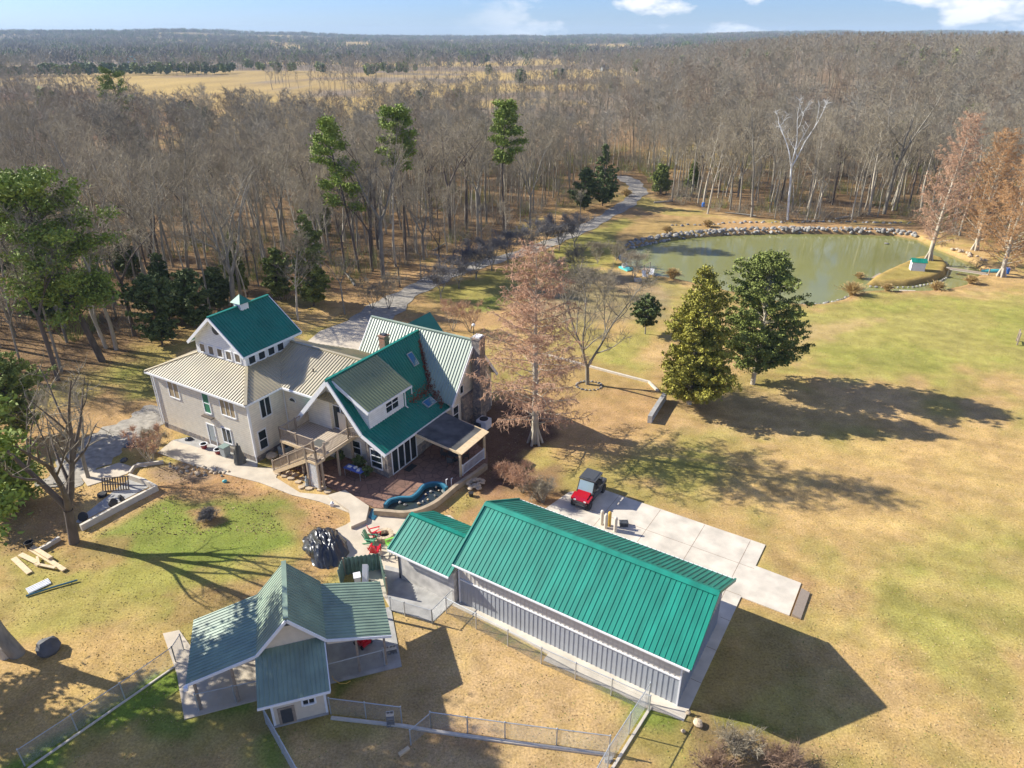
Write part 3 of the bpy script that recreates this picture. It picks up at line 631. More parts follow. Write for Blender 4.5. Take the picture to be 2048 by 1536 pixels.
roofpart(dormer, [[(6.25, dB0 - .2, 7.8), (6.25, dB1, 7.8), (9.75, dB1, 5.85), (9.75, dB0 - .2, 5.85)]], 'roof_dormer', caps=[])
w = MB(); w.beam((6.25, dB0 - .22, 7.6), (9.75, dB0 - .22, 5.65), .07, .3); w.beam((9.77, dB0 - .22, 5.72), (9.77, dB1, 5.72), .08, .18); w.beam((6.25, dB1, 7.6), (9.75, dB1, 5.65), .07, .2)
w.tube([(9.4, 8.38, 5.7), (9.4, 8.38, 3.98), (9.65, 8.38, 3.9)], .05, 6)
w.build('fascia', M['white'], dormer)
for y_, a_, l_ in ((9.0, 7.3, 1.15), (12.2, 7.35, 1.3)):
    w = MB(); s_ = (RZ - KZ) / (KA - RM); dd = Vector((1, 0, -s_)).normalized(); nn = Vector((s_, 0, 1)).normalized(); c_ = Vector((a_, y_, mz(a_)))
    hy = Vector((0, .36, 0)); w.add([c_ - hy - dd * l_ / 2 - nn * .1, c_ + hy - dd * l_ / 2 - nn * .1, c_ + hy + dd * l_ / 2 - nn * .1, c_ - hy + dd * l_ / 2 - nn * .1] + [c_ - hy - dd * l_ / 2 + nn * .14, c_ + hy - dd * l_ / 2 + nn * .14, c_ + hy + dd * l_ / 2 + nn * .14, c_ - hy + dd * l_ / 2 + nn * .14],
        [(4, 5, 6, 7), (0, 1, 5, 4), (1, 2, 6, 5), (2, 3, 7, 6), (3, 0, 4, 7)]); sk = w.build('skylight', M['grey'], house)
    w = MB(); k_ = .84; w.add([c_ - hy * k_ - dd * l_ * .43 + nn * .15, c_ + hy * k_ - dd * l_ * .43 + nn * .15, c_ + hy * k_ + dd * l_ * .43 + nn * .15, c_ - hy * k_ + dd * l_ * .43 + nn * .15], [(0, 1, 2, 3)]); w.build('pane', M['skyglass'], sk)
w = MB(); s_ = .5; dd = Vector((1, 0, -s_)).normalized(); nn = Vector((s_, 0, 1)).normalized(); c_ = Vector((10.2, 10.55, mz(10.2)))
def obx(mb, c, e1, e2, e3, mi=0):
    c = Vector(c); vs = [c + e1 * i + e2 * j + e3 * k for k in (-1, 1) for j in (-1, 1) for i in (-1, 1)]; mb.add(vs, [(0, 2, 3, 1), (4, 5, 7, 6), (0, 1, 5, 4), (2, 6, 7, 3), (0, 4, 6, 2), (1, 3, 7, 5)], mi)
obx(w, c_, dd * .38, Vector((0, .62, 0)), nn * .14); sk = w.build('skylight', M['grey'], house)
w = MB(); obx(w, c_ + nn * .14, dd * .31, Vector((0, .54, 0)), nn * .012); w.build('pane', M['skyglass'], sk)
w = MB(); w.tube([(8.9, 9.9, 4.2), (8.9, 9.9, 4.95)], .05, 8); w.build('roof_vent', M['white'], house)
# rear cross roof
QB, QZ = 15.1, 8.1; QA0, QA1 = .45, 12.1; QE = 3.4
roofpart(house, [[(QA0, QB, QZ), (QA1, QB, QZ), (QA1, 11.34, QE), (QA0, 11.34, QE)], [(QA0, QB, QZ), (QA1, QB, QZ), (QA1, 18.86, QE), (QA0, 18.86, QE)]], 'roof_rear', caps=[((QA0, QB, QZ), (QA1, QB, QZ))])
w = MB(); w.box(.9, 11.7, 11.8, 18.4, 0, 3.7)
for a_, fl in ((.9, 0), (11.7, 1)):
    w.add([(a_, 11.6, 3.6), (a_, 18.6, 3.6), (a_, 15.1, 7.9)], [(0, 1, 2) if fl else (2, 1, 0)])
w.build('wall', M['beige'], house)
for a_ in (QA0, QA1): w = MB(); w.beam((a_, QB, QZ - .18), (a_, 11.34, QE - .18), .07, .28); w.beam((a_, QB, QZ - .18), (a_, 18.86, QE - .18), .07, .28); w.build('fascia', M['white'], house)
window(house, (11.7, 12.35, 1.2), Y3, X3, .75, 1.5, 1, 2); window(house, (11.7, 13.35, 3.6), Y3, X3, .45, .7, 1, 1)
w = MB(); w.box(11.6, 12.0, 13.2, 17.8, 0, 3.2); w.build('stone_facing', M['stone'], house)
w = MB(); w.box(12.0, 12.85, 14.7, 15.6, 0, 8.35); w.box(11.94, 12.91, 14.64, 15.66, 8.35, 8.5); ch = w.build('chimney', M['stone'], house)
w = MB(); w.box(12.1, 12.75, 14.8, 15.5, 8.5, 8.62); w.build('chimney_cap', M['white'], ch)
w = MB(); w.box(3.9, 4.55, 11.95, 12.6, 5, 7.85); w.box(3.84, 4.61, 11.89, 12.66, 7.85, 8.0); ch = w.build('chimney', M['brick'], house)
w = MB(); w.box(4.0, 4.45, 12.05, 12.5, 8.0, 8.12); w.build('chimney_cap', M['dkgrey'], ch)
w = MB(); w.slab([(4.0, 15.5, 7.75), (4.0, 19.6, 7.75), (6.1, 19.6, 5.3), (6.1, 17, 5.3)], .1); w.slab([(4.0, 15.5, 7.75), (4.0, 19.6, 7.75), (1.9, 19.6, 5.3), (1.9, 17, 5.3)], .1); w.build('rear_dormer', M['roof_main'], house)
# timber deck with stairs
DZ = 2.8
w = MB(); w.box(2.6, 7.5, .55, 4.15, DZ - .06, DZ)
for i in range(20): w.box(2.62 + i * .247, 2.62 + i * .247 + .02, .56, 4.14, DZ, DZ + .004, 1)
w.box(6.3, 7.5, -.35, .55, DZ - .26, DZ - .2)
deck = w.build('deck', [M['deckfloor'], M['darkwood']], house)
w = MB(); w.box(2.6, 7.5, .5, .56, DZ - .3, DZ - .06); w.box(7.44, 7.5, .5, 4.15, DZ - .3, DZ - .06); w.box(2.6, 2.66, .5, 4.15, DZ - .3, DZ - .06)
for i in range(5): w.box(2.7, 7.4, 1.0 + i * .7, 1.05 + i * .7, DZ - .28, DZ - .07)
w.box(6.3, 7.5, -.4, -.34, DZ - .45, DZ - .26); w.box(7.44, 7.5, -.4, .5, DZ - .45, DZ - .26); w.build('deck_frame', M['wood'], deck)
def railing(mb, p, q, h=1.0, gap=.13, posts=1.6):
    p = Vector(p); q = Vector(q); d_ = q - p; Ln = Vector((d_.x, d_.y, 0)).length; n_ = max(1, int(Ln / posts)); z = Vector((0, 0, 1))
    for i in range(n_ + 1): c = p + d_ * (i / n_); mb.beam(c, c + z * (h + .12), .1, .1)
    mb.beam(p + z * h, q + z * h, .1, .05); mb.beam(p + z * .12, q + z * .12, .06, .06)
    k = int(Ln / gap)
    for i in range(1, k): c = p + d_ * (i / k); mb.beam(c + z * .12, c + z * h, .035, .035)
for p_, q_ in (((2.65, 4.0, DZ), (2.65, .6, DZ)), ((2.65, .6, DZ), (6.3, .6, DZ)), ((7.45, .6, DZ), (7.45, 3.3, DZ)), ((7.45, 3.3, DZ), (8.3, 4.0, DZ)), ((6.3, -.35, DZ - .2), (7.45, -.35, DZ - .2)), ((7.45, -.35, DZ - .2), (7.45, .5, DZ - .2))):
    mb = MB(); railing(mb, p_, q_); mb.build('railing', M['deckwood'], deck)
mb = MB(); railing(mb, (6.25, -.35, DZ - .25), (2.35, -.35, .1), 1.0); mb.build('stair_railing', M['deckwood'], deck)
mb = MB(); railing(mb, (6.25, .5, DZ - .25), (2.35, .5, .1), 1.0); mb.build('stair_railing', M['deckwood'], deck)
mb = MB(); mb.beam((6.3, -.38, DZ - .4), (2.3, -.38, -.02), .05, .28); mb.beam((6.3, .52, DZ - .4), (2.3, .52, -.02), .05, .28)
for i in range(14): f = i / 13; x_ = 6.2 - f * 3.8; z_ = (DZ - .3) * (1 - f) + .08 * f; mb.box(x_ - .16, x_ + .16, -.37, .51, z_, z_ + .045)
mb.build('stairs', M['wood'], deck)
for a_, b_ in ((2.72, .65), (4.7, .65), (6.35, .2), (7.42, .1), (7.42, 1.9), (7.42, 3.6), (2.75, 3.5), (6.35, -.33), (7.42, -.33)):
    w = MB(); w.beam((a_, b_, 0), (a_, b_, DZ - .2), .15, .15); w.build('post', M['deckwood'], deck)
w = MB()
for i in range(22): w.box(6.45, 7.36, -.35, -.33, .15 + i * .1, .19 + i * .1)
w.box(6.45, 7.36, -.36, -.355, .1, 2.4) if False else None
w.build('lattice_panel', M['lattice'], deck)
w = MB(); w.box(5.3, 6.5, 1.2, 2.1, DZ + .006, DZ + .022); tag(w.build('door_mat', M['greytarp']), 'flat brown mat lying on the upper deck boards', 'mat'); bpy.data.objects['door_mat'].location = HO; bpy.data.objects['door_mat'].rotation_euler = (0, 0, HR)
# pergola cover over the patio
w = MB(); w.slab([(11.55, 6.9, 2.72), (11.55, 11.0, 2.72), (15.75, 10.35, 2.5), (15.75, 6.55, 2.5)], .05); pc = w.build('patio_cover', [mat('dark shade cloth', (.085, .085, .082), .8, noise=(.9, .5))], house)
w = MB(); w.slab([(15.7, 6.45, 2.56), (15.7, 10.5, 2.56), (16.4, 10.35, 2.52), (16.4, 6.3, 2.52)], .06); w.beam((11.4, 6.75, 2.62), (16.1, 6.45, 2.42), .08, .18); w.beam((11.4, 10.9, 2.62), (16.1, 10.4, 2.42), .08, .18)
for i in range(6): f = i / 5; w.beam((11.6 + f * 4.2, 6.8 - f * .3, 2.6 - f * .2), (11.6 + f * 4.2, 10.9 - f * .45, 2.6 - f * .2), .05, .12)
w.build('cover_frame', M['wood'], pc)
for a_, b_ in ((16.0, 6.6), (16.2, 9.9), (13.8, 6.75)):
    if a_ < 15: continue
    w = MB(); w.beam((a_, b_, 0), (a_, b_, 2.48), .15, .15); w.build('post', M['wood'], pc)
mb = MB(); railing(mb, (16.05, 6.8, .1), (16.2, 9.8, .1), .95, .16, 3); mb.build('railing', M['lattice'], pc)
# brown leaves heaped in the roof valley
r_ = random.Random(3); w = MB()
for i in range(900):
    f = r_.random()
    if f < .5: 
        t_ = r_.random() ** .8; a_ = 6.6 + t_ * 2.6; b_ = 14.3 - t_ * 2.25 + r_.gauss(0, .06 + .12 * t_)
    elif f < .78: a_ = 9.25 + r_.gauss(0, .2); b_ = 12.0 - r_.random() * 2.9
    else: a_ = 9.3 + r_.random() * 1.9; b_ = 12.0 - (a_ - 9.3) * .45 + r_.gauss(0, .16)
    z_ = max(mz(a_), QZ - 1.25 * (QB - b_)) + .06; s = .09
    t0 = r_.random() * 6.3
    w.add([(a_ + s * math.cos(t0 + k * 2.1), b_ + s * math.sin(t0 + k * 2.1), z_ + r_.uniform(-.02, .06)) for k in range(3)], [(0, 1, 2)])
lo = w.build('fallen_leaves', mat('rusty dead leaves', (.24, .07, .03), .9)); tag(lo, kind='stuff'); lo.location = HO; lo.rotation_euler = (0, 0, HR)

# ------------------------------------------------------------------ long barn
BO = Vector((8.96, 25.11, 0)); BR = math.radians(-32.2)
def BL(a, b_, z=0): return BO + Vector((a * math.cos(BR) - b_ * math.sin(BR), a * math.sin(BR) + b_ * math.cos(BR), z))
barn = thing('long_barn', 'long barn with bright green ribbed metal roof and pale ribbed walls', 'barn', BO, BR)
be, br, bm = 3.4, 5.6, 3.75
# roof front wall: ribbed cladding with upper cream band
M['barnwall'] = mat('cream ribbed cladding', (.60, .56, .49), .5, noise=(3, .05)); M['barngrey'] = mat('grey ribbed cladding', (.36, .38, .40), .45, noise=(3, .05))
w = MB(); w.box(-14.7, -.5, .45, 7.4, 2.0, 3.35); w.add([(-.5, .45, 3.35), (-.5, 7.4, 3.35), (-.5, bm, br - .12)], [(0, 1, 2)]); w.add([(-14.7, .45, 3.35), (-14.7, 7.4, 3.35), (-14.7, bm, br - .12)], [(2, 1, 0)])
for i in range(48): x_ = -14.5 + i * .296; w.box(x_, x_ + .05, .428, .45, 2.02, 3.3)
for i in range(23): y_ = .6 + i * .296; w.box(-.5, -.465, y_, y_ + .045, 2.0, 3.35)
w.build('wall', M['barnwall'], barn)
w = MB(); w.box(-14.7, -.5, .45, 7.4, 0, 1.94)
for i in range(48): x_ = -14.5 + i * .296; w.box(x_, x_ + .05, .428, .45, .02, 1.94)
for i in range(23): y_ = .6 + i * .296; w.box(-.5, -.465, y_, y_ + .045, 0.02, 1.94)
w.build('lower_wall', M['barngrey'], barn)
w = MB(); w.box(-14.72, -.48, .38, .452, 1.94, 2.02); w.box(-.53, -.45, .38, .47, 0, 3.3); w.box(-14.75, -14.66, .38, .47, 0, 3.3); w.build('wall_trim', M['white'], barn)
w = MB()
for pl in ([(-14.85, 0, be), (0, 0, be), (0, bm, br), (-14.85, bm, br)], [(-14.85, 7.75, be), (0, 7.75, be), (0, bm, br), (-14.85, bm, br)]): w.slab(pl, .09); w.ribs(pl, .296, .04, .03)
w.build('roof', M['roof_new'], barn)
w = MB(); w.slab([(-14.87, bm, br + .07), (.02, bm, br + .07), (.02, bm - .28, br - .095 + .04), (-14.87, bm - .28, br - .095 + .04)], .03); w.slab([(-14.87, bm, br + .07), (.02, bm, br + .07), (.02, bm + .28, br - .11 + .04), (-14.87, bm + .28, br - .11 + .04)], .03)
for x_ in (.03, -14.88):
    w.beam((x_, 0, be - .02), (x_, bm, br - .02), .1, .2); w.beam((x_, 7.75, be - .02), (x_, bm, br - .02), .1, .2)
w.build('ridge_cap', M['roof_new'], barn)
w = MB(); w.box(-14.85, 0, -.07, 0, be - .12, be - .02); w.box(-14.85, 0, 7.75, 7.82, be - .12, be - .02); w.build('gutter', M['white'], barn)
w = MB(); w.box(-.46, -.30, 3.3, 3.62, 4.62, 4.92); w.box(-.36, .04, 3.4, 3.5, 4.9, 4.95); fl = w.build('floodlight', M['white'], barn)
w = MB(); w.box(-.32, -.28, 3.36, 3.56, 4.66, 4.88); w.build('lens', M['dkgrey'], fl)
w = MB(); w.box(-6, -3, 7.4, 7.45, 0, 2.7); w.box(-12, -9, 7.4, 7.45, 0, 2.7); w.build('garage_door', M['white'], barn)
# lean shed beside it
shed = thing('block_shed', 'small block walled shed with green ribbed roof joined to the barn end', 'shed', BO, BR)
w = MB(); w.box(-19.35, -14.92, .12, 4.0, 0, 2.5); w.add([(-19.35, .12, 2.5), (-19.35, 4.0, 2.5), (-19.35, 2.05, 3.7)], [(2, 1, 0)]); w.build('wall', M['blockwall'], shed)
w = MB()
for pl in ([(-19.75, -.35, 2.6), (-14.9, -.35, 2.6), (-14.9, 2.05, 3.85), (-19.75, 2.05, 3.85)], [(-19.75, 4.4, 2.6), (-14.9, 4.4, 2.6), (-14.9, 2.05, 3.85), (-19.75, 2.05, 3.85)]): w.slab(pl, .08); w.ribs(pl, .296, .04, .03)
w.beam((-19.77, 2.05, 3.87), (-14.9, 2.05, 3.87), .3, .08); w.beam((-19.76, -.35, 2.58), (-19.76, 2.05, 3.83), .1, .16); w.build('roof', M['roof_new'], shed)
w = MB(); w.box(-19.75, -14.92, -.42, -.35, 2.46, 2.58); w.build('gutter', M['white'], shed)
w = MB(); w.box(-19.38, -19.28, .08, .2, 0, 2.5); w.build('corner_trim', M['dkgrey'], shed)
# pale slab round the barn
o = MB().prism([(-15.0, -.05), (.15, -.05), (.15, .4), (.12, 10.3), (3.08, 10.3), (3.08, 13.65), (.12, 13.75), (.12, 16.3), (-12.4, 16.3), (-14.5, 14.6), (-15.0, 11.8)], -.25, .06).build('concrete_apron', M['concrete_new']); tag(o, kind='structure'); o.location = BO; o.rotation_euler = (0, 0, BR)
w = MB()
for y_ in (10.4, 13.4): w.box(-12, .1, y_ - .012, y_ + .012, .061, .064)
for x_ in (-11, -7.6, -4.2, -.9): w.box(x_ - .012, x_ + .012, 8.0, 16.2, .0612, .0642)
for y_ in (2.5, 5.2, 7.9): w.box(-.45, .14, y_ - .012, y_ + .012, .061, .064)
o = w.build('slab_joints', M['soil']); tag(o, kind='structure'); o.location = BO; o.rotation_euler = (0, 0, BR)
o = MB().prism([(-8, -.75), (.15, -.3), (.15, -.06), (-8, -.06)], -.2, .052).build('concrete_margin', M['concrete_new']); tag(o, kind='structure'); o.location = BO; o.rotation_euler = (0, 0, BR)
w = MB(); w.add([(3.2, 10.35, .0), (3.75, 10.35, -.05), (3.75, 13.0, -.05), (3.2, 13.0, 0), (3.2, 10.35, .2), (3.75, 10.35, .1), (3.75, 13.0, .1), (3.2, 13.0, .2)], [(4, 5, 6, 7), (0, 1, 5, 4), (1, 2, 6, 5), (2, 3, 7, 6), (3, 0, 4, 7)])
rp_ = w.build('timber_ramp', M['deckwood']); tag(rp_, 'grey timber ramp board at the far corner of the concrete pad', 'ramp'); rp_.location = BO; rp_.rotation_euler = (0, 0, BR)

# ------------------------------------------------------------------ kennel building
KO = Vector((-12.24, 24.43, 0)); KR = math.radians(17.5)
def KL(a, b_, z=0): return KO + Vector((a * math.cos(KR) - b_ * math.sin(KR), a * math.sin(KR) + b_ * math.cos(KR), z))
ken = thing('kennel_building', 'cream outbuilding with steep green gable, two open side wings and lower front roof', 'outbuilding', KO, KR)
kz, kr = 3.25, 5.2; kc = 1.3; kf, kb = 2.0, 6.6
w = MB(); w.box(.02, 2.67, 0, 6.3, 0, 2.25); w.box(-.2, 2.85, 2.3, 6.3, 2.2, 3.1); w.add([(-.2, 2.3, 3.1), (2.85, 2.3, 3.1), (kc, 2.3, 5.0)], [(0, 1, 2)]); w.add([(-.2, 6.3, 3.1), (2.85, 6.3, 3.1), (kc, 6.3, 5.0)], [(2, 1, 0)]); w.build('wall', M['beige_k'], ken)
w = MB(); w.box(-.03, 2.72, -.04, 6.0, -.1, .16); w.build('foundation', M['concrete_grey'], ken)
roofpart(ken, [[(kc, kf, kr), (kc, kb, kr), (3.1, kb, kz), (3.1, kf, kz)], [(kc, kb, kr), (kc, kf, kr), (-.45, kf, kz), (-.45, kb, kz)], [(3.1, kf, kz), (3.1, kb - .2, kz), (6.5, kb - .2, 2.5), (6.5, kf, 2.5)], [(-.45, kf, kz), (-.45, kb, kz), (-4.0, kb, 2.35), (-4.0, kf, 2.35)],
                [(-.52, 2.28, 3.22), (2.98, 2.28, 3.22), (2.98, -.48, 2.22), (-.52, -.48, 2.22)]], 'roof_kennel', caps=[((kc, kf, kr), (kc, kb, kr))], spacing=.23, ribw=.045, ribh=.035)
w = MB()
for p_, q_ in (((kc, kr), (3.1, kz)), ((kc, kr), (-.45, kz)), ((3.1, kz), (6.5, 2.5)), ((-.45, kz), (-4.0, 2.35))): w.beam((p_[0], kf - .02, p_[1] - .1), (q_[0], kf - .02, q_[1] - .1), .07, .16)
w.beam((-.54, -.5, 2.12), (3.0, -.5, 2.12), .06, .14); w.beam((3.0, -.48, 2.14), (3.0, 2.0, 3.04), .06, .12); w.box(-.02, .1, -.03, .1, .1, 2.2); w.box(2.6, 2.71, -.03, .1, .1, 2.2); w.build('fascia', M['white'], ken)
w = MB(); w.add([(-.4, 2.05, 3.12), (-.4, 2.05, 2.85), (-3.6, 2.05, 2.33)], [(0, 1, 2)]); w.add([(3.1, 2.05, 3.12), (3.1, 2.05, 2.8), (6.1, 2.05, 2.45)], [(2, 1, 0)]); w.build('wing_panel', M['beige_k'], ken)
wd_ = window(ken, (1.85, 0, 1.15), X3, NY, .55, .65, 2, 2, bar=.05)
w = MB(); w.box(.28, 1.12, -.05, .0, .12, 1.3); hf = w.build('dog_hatch', M['deckwood'], ken)
w = MB(); w.box(.42, .98, -.06, -.05, .2, 1.18); w.build('hatch_flap', M['dkgrey'], hf)
w = MB(); w.box(1.15, 1.45, 2.2, 2.29, 4.55, 4.75); w.build('gable_vent', M['dkgrey'], ken)
for a_, b_, z_ in ((-3.7, 2.3, 2.3), (-3.7, 6.2, 2.3), (-1.8, 2.2, 2.8), (6.1, 2.3, 2.45), (6.1, 6.1, 2.45), (-1.8, 6.3, 2.8), (4.6, 2.25, 2.7)):
    w = MB(); w.beam((a_, b_, 0), (a_, b_, z_), .12, .12); w.build('post', M['deckwood'], ken)
w = MB(); w.box(-4.1, -3.9, 1.75, 1.98, 2.1, 2.3); w.build('floodlight', M['white'], ken)
o = MB().prism([(-4.5, 1.9), (0, 2.0), (0, 6.9), (-4.6, 7.0), (-5.4, 8.6), (-6.3, 8.6), (-5.2, 5.2)], -.1, .05).build('kennel_slab', M['concrete']); tag(o, kind='structure'); o.location = KO; o.rotation_euler = (0, 0, KR)
o = MB().prism([(2.7, 1.9), (6.9, 1.9), (7.0, 6.7), (2.7, 6.7)], -.1, .05).build('kennel_slab', M['concrete_grey']); tag(o, kind='structure'); o.location = KO; o.rotation_euler = (0, 0, KR)

# ------------------------------------------------------------------ trees
def prisms(p0, p1, r0, r1, n):
    p0 = np.asarray(p0, float); p1 = np.asarray(p1, float); r0 = np.asarray(r0, float)[:, None]; r1 = np.asarray(r1, float)[:, None]
    d = p1 - p0; d /= np.linalg.norm(d, axis=1, keepdims=True) + 1e-9
    ref = np.where(np.abs(d[:, 2:3]) > .9, np.array([[1., 0, 0]]), np.array([[0, 0, 1.]])); a = np.cross(d, ref); a /= np.linalg.norm(a, axis=1, keepdims=True); b = np.cross(d, a)
    vs = []
    for q, r in ((p0, r0), (p1, r1)):
        for k in range(n): t = 2 * math.pi * k / n; vs.append(q + (a * math.cos(t) + b * math.sin(t)) * r)
    v = np.stack(vs, 1).reshape(-1, 3); base = (np.arange(len(p0)) * 2 * n)[:, None]
    f = np.concatenate([np.stack([base[:, 0] + k, base[:, 0] + (k + 1) % n, base[:, 0] + n + (k + 1) % n, base[:, 0] + n + k], 1) for k in range(n)])
    return v, f
def merge(parts):
    vs = []; fs = []; n = 0
    for v, f in parts:
        if len(v): vs.append(v); fs.append(f + n); n += len(v)
    return np.concatenate(vs), np.concatenate(fs)
def leaves(c, s, rg, flat=.0, elong=1.6):
    N = len(c); d = rg.normal(size=(N, 3)); d[:, 2] *= (1 - flat); d /= np.linalg.norm(d, axis=1, keepdims=True); e = rg.normal(size=(N, 3)); e = np.cross(d, e); e /= np.linalg.norm(e, axis=1, keepdims=True)
    s = np.asarray(s)[:, None] * np.ones((N, 1))
    v = np.stack([c - d * s * elong / 2 - e * s / 2, c + d * s * elong / 2 - e * s * .2, c + e * s * .6, c - d * s * elong * .45 + e * s * .3], 1).reshape(-1, 3)
    return v, np.arange(N * 4).reshape(N, 4)
class Skel:
    def __init__(s, seed): s.r = random.Random(seed); s.seg = {}     # level -> list of (p0,p1,r0,r1)
    def line(s, p, d, Ln, r0, r1, n, lvl, wob=.12, up=0.):
        pts = [p]; d = d.normalized(); st = Ln / n
        for i in range(n):
            d = (d + Vector((s.r.gauss(0, wob), s.r.gauss(0, wob), s.r.gauss(0, wob) + up))).normalized()
            q = pts[-1] + d * st; a = r0 + (r1 - r0) * i / n; b = r0 + (r1 - r0) * (i + 1) / n
            s.seg.setdefault(lvl, []).append((tuple(pts[-1]), tuple(q), a, b)); pts.append(q)
        return pts
    def mesh(s, lv, n, taper=1):
        L_ = [q for l in lv for q in s.seg.get(l, [])]
        if not L_: return np.zeros((0, 3)), np.zeros((0, 4), int)
        return prisms([q[0] for q in L_], [q[1] for q in L_], [q[2] for q in L_], [q[3] for q in L_], n)
def at_line(pts, f):
    x = f * (len(pts) - 1); i = min(int(x), len(pts) - 2); return pts[i].lerp(pts[i + 1], x - i), (pts[i + 1] - pts[i]).normalized()
def bare(seed, h=17, r=.22, clear=.4, nb=13, spread=.34, n2=7, n3=7, tw=.016, asc=.9, forks=0, twl=1., lean=.03):
    S = Skel(seed); R = S.r
    trunks = []
    if forks:
        base = S.line(Vector((0, 0, -.3)), Vector((R.gauss(0, lean), R.gauss(0, lean), 1)), h * clear, r, r * .85, 4, 0, .03)
        for k in range(forks):
            a = 2 * math.pi * (k + R.random() * .4) / forks; dd = Vector((math.cos(a) * .45, math.sin(a) * .45, 1))
            trunks.append((S.line(base[-1], dd, h * (1 - clear) * R.uniform(.8, 1), r * .62, r * .12, 7, 0, .09, .03), .15))
    else:
        trunks.append((S.line(Vector((0, 0, -.3)), Vector((R.gauss(0, lean), R.gauss(0, lean), 1)), h, r, r * .12, 10, 0, .045, .02), clear))
    tips = []
    for pts, c0 in trunks:
        for i in range(max(4, int(nb / len(trunks)))):
            f = c0 + (1 - c0) * (i + R.random()) / (nb / len(trunks)); f = min(f, .98)
            p, d = at_line(pts, f); a = R.random() * 6.283; env = math.sin(math.pi * min(1, max(.12, (f - c0) / (1 - c0) * .8 + .25)))
            Lb = h * spread * (.35 + .75 * env) * R.uniform(.7, 1.1); dd = Vector((math.cos(a), math.sin(a), asc * R.uniform(.6, 1.3)))
            b1 = S.line(p, dd, Lb, r * .38 * (1.15 - f), r * .07, 5, 1, .13, .06)
            for j in range(n2):
                g = .25 + .75 * (j + R.random()) / n2; q, e = at_line(b1, min(g, .99)); a2 = Vector((R.gauss(0, 1), R.gauss(0, 1), R.gauss(.35, .7))).normalized()
                b2 = S.line(q, e * .8 + a2, Lb * .42 * (1.2 - g * .6), max(.016, r * .105), .012, 3, 2, .2, .07)
                for k in range(n3):
                    q2, e2 = at_line(b2, min(.99, .2 + .8 * (k + R.random()) / n3)); a3 = Vector((R.gauss(0, 1), R.gauss(0, 1), R.gauss(.3, .8))).normalized()
                    S.line(q2, e2 * .7 + a3, R.uniform(.5, 1.1) * twl, tw, tw * .45, 1, 3, .2, .05)
    return S
def add_tree(S, trunk_m, twig_m, name, label, cat='tree', loc=(0, 0, 0), group=None, rz=0, extra=None, crown='crown', tn=7, n1=4):
    t = thing(name, label, cat, loc, rz, group)
    v, f = merge([S.mesh([0], tn), S.mesh([1], n1)]); fastmesh('trunk', v, f, M[trunk_m], parent=t)
    parts = [S.mesh([2, 3], 3)]
    if S.seg.get(2) or S.seg.get(3):
        v, f = merge(parts); fastmesh(crown, v, f, M[twig_m], parent=t)
    if extra: fastmesh('foliage' if (S.seg.get(2) or S.seg.get(3)) else crown, extra[0], extra[1], M[extra[2]], parent=t)
    return t
def conifer(seed, h, rad, base=.08, r=.2, n=7000, size=.28, shape=1.0, clump=26, pw=.75, lumpy=.35):
    """cedar: trunk with short limbs and leaf clumps over a cone / oval envelope"""
    rg = np.random.default_rng(seed); S = Skel(seed); R = S.r
    pts = S.line(Vector((0, 0, -.2)), Vector((R.gauss(0, .02), R.gauss(0, .02), 1)), h * .97, r, .03, 8, 0, .02)
    nb = int(n / clump); cs = []
    def env(f): return rad * max(0.04, ((1 - f) ** pw) * min(1, .45 + f * 3.2)) if shape else rad * math.sin(math.pi * min(1, .12 + f * .85)) ** .7
    lob = [(R.random() * 6.28, R.random(), R.uniform(-lumpy, lumpy)) for _ in range(26)]
    done = 0
    while done < nb:
        f = base + (1 - base) * (1 - (1 - R.random()) ** .75 if shape else R.random()); a = R.random() * 6.283
        k = 1 + sum(w_ * math.exp(-((math.cos(a - a_) - 1) ** 2) * 3 - ((f - f_) / .10) ** 2) for a_, f_, w_ in lob)
        rr = env((f - base) / (1 - base)) * k * R.uniform(.72, 1.16); z = h * f; p0 = Vector((0, 0, max(.4, z - rr * .22))); p1 = Vector((math.cos(a) * rr, math.sin(a) * rr, z + rr * .30))
        S.seg.setdefault(1, []).append((tuple(p0), tuple(p0.lerp(p1, .8)), .03, .010)); m_ = max(2, int(rr / .34))
        for j in range(m_):
            t_ = .30 + .70 * (j + R.random() * .8) / m_; q = p0.lerp(p1, t_) + Vector((R.gauss(0, .16), R.gauss(0, .16), R.gauss(0, .12) + .25 * math.sin(t_ * 3.1))) * (.4 + rad * .15)
            cs.append((q, (.10 + .045 * rad) * (1.25 - .55 * t_))); done += 1
    c = np.array([tuple(q[0]) for q in cs]); w = np.array([q[1] for q in cs])
    C = np.repeat(c, clump, 0) + rg.normal(size=(len(c) * clump, 3)) * np.repeat(w, clump)[:, None] * np.array([.55, .55, .42])
    return S, leaves(C, rg.uniform(.6, 1.25, len(C)) * size, rg, .1)
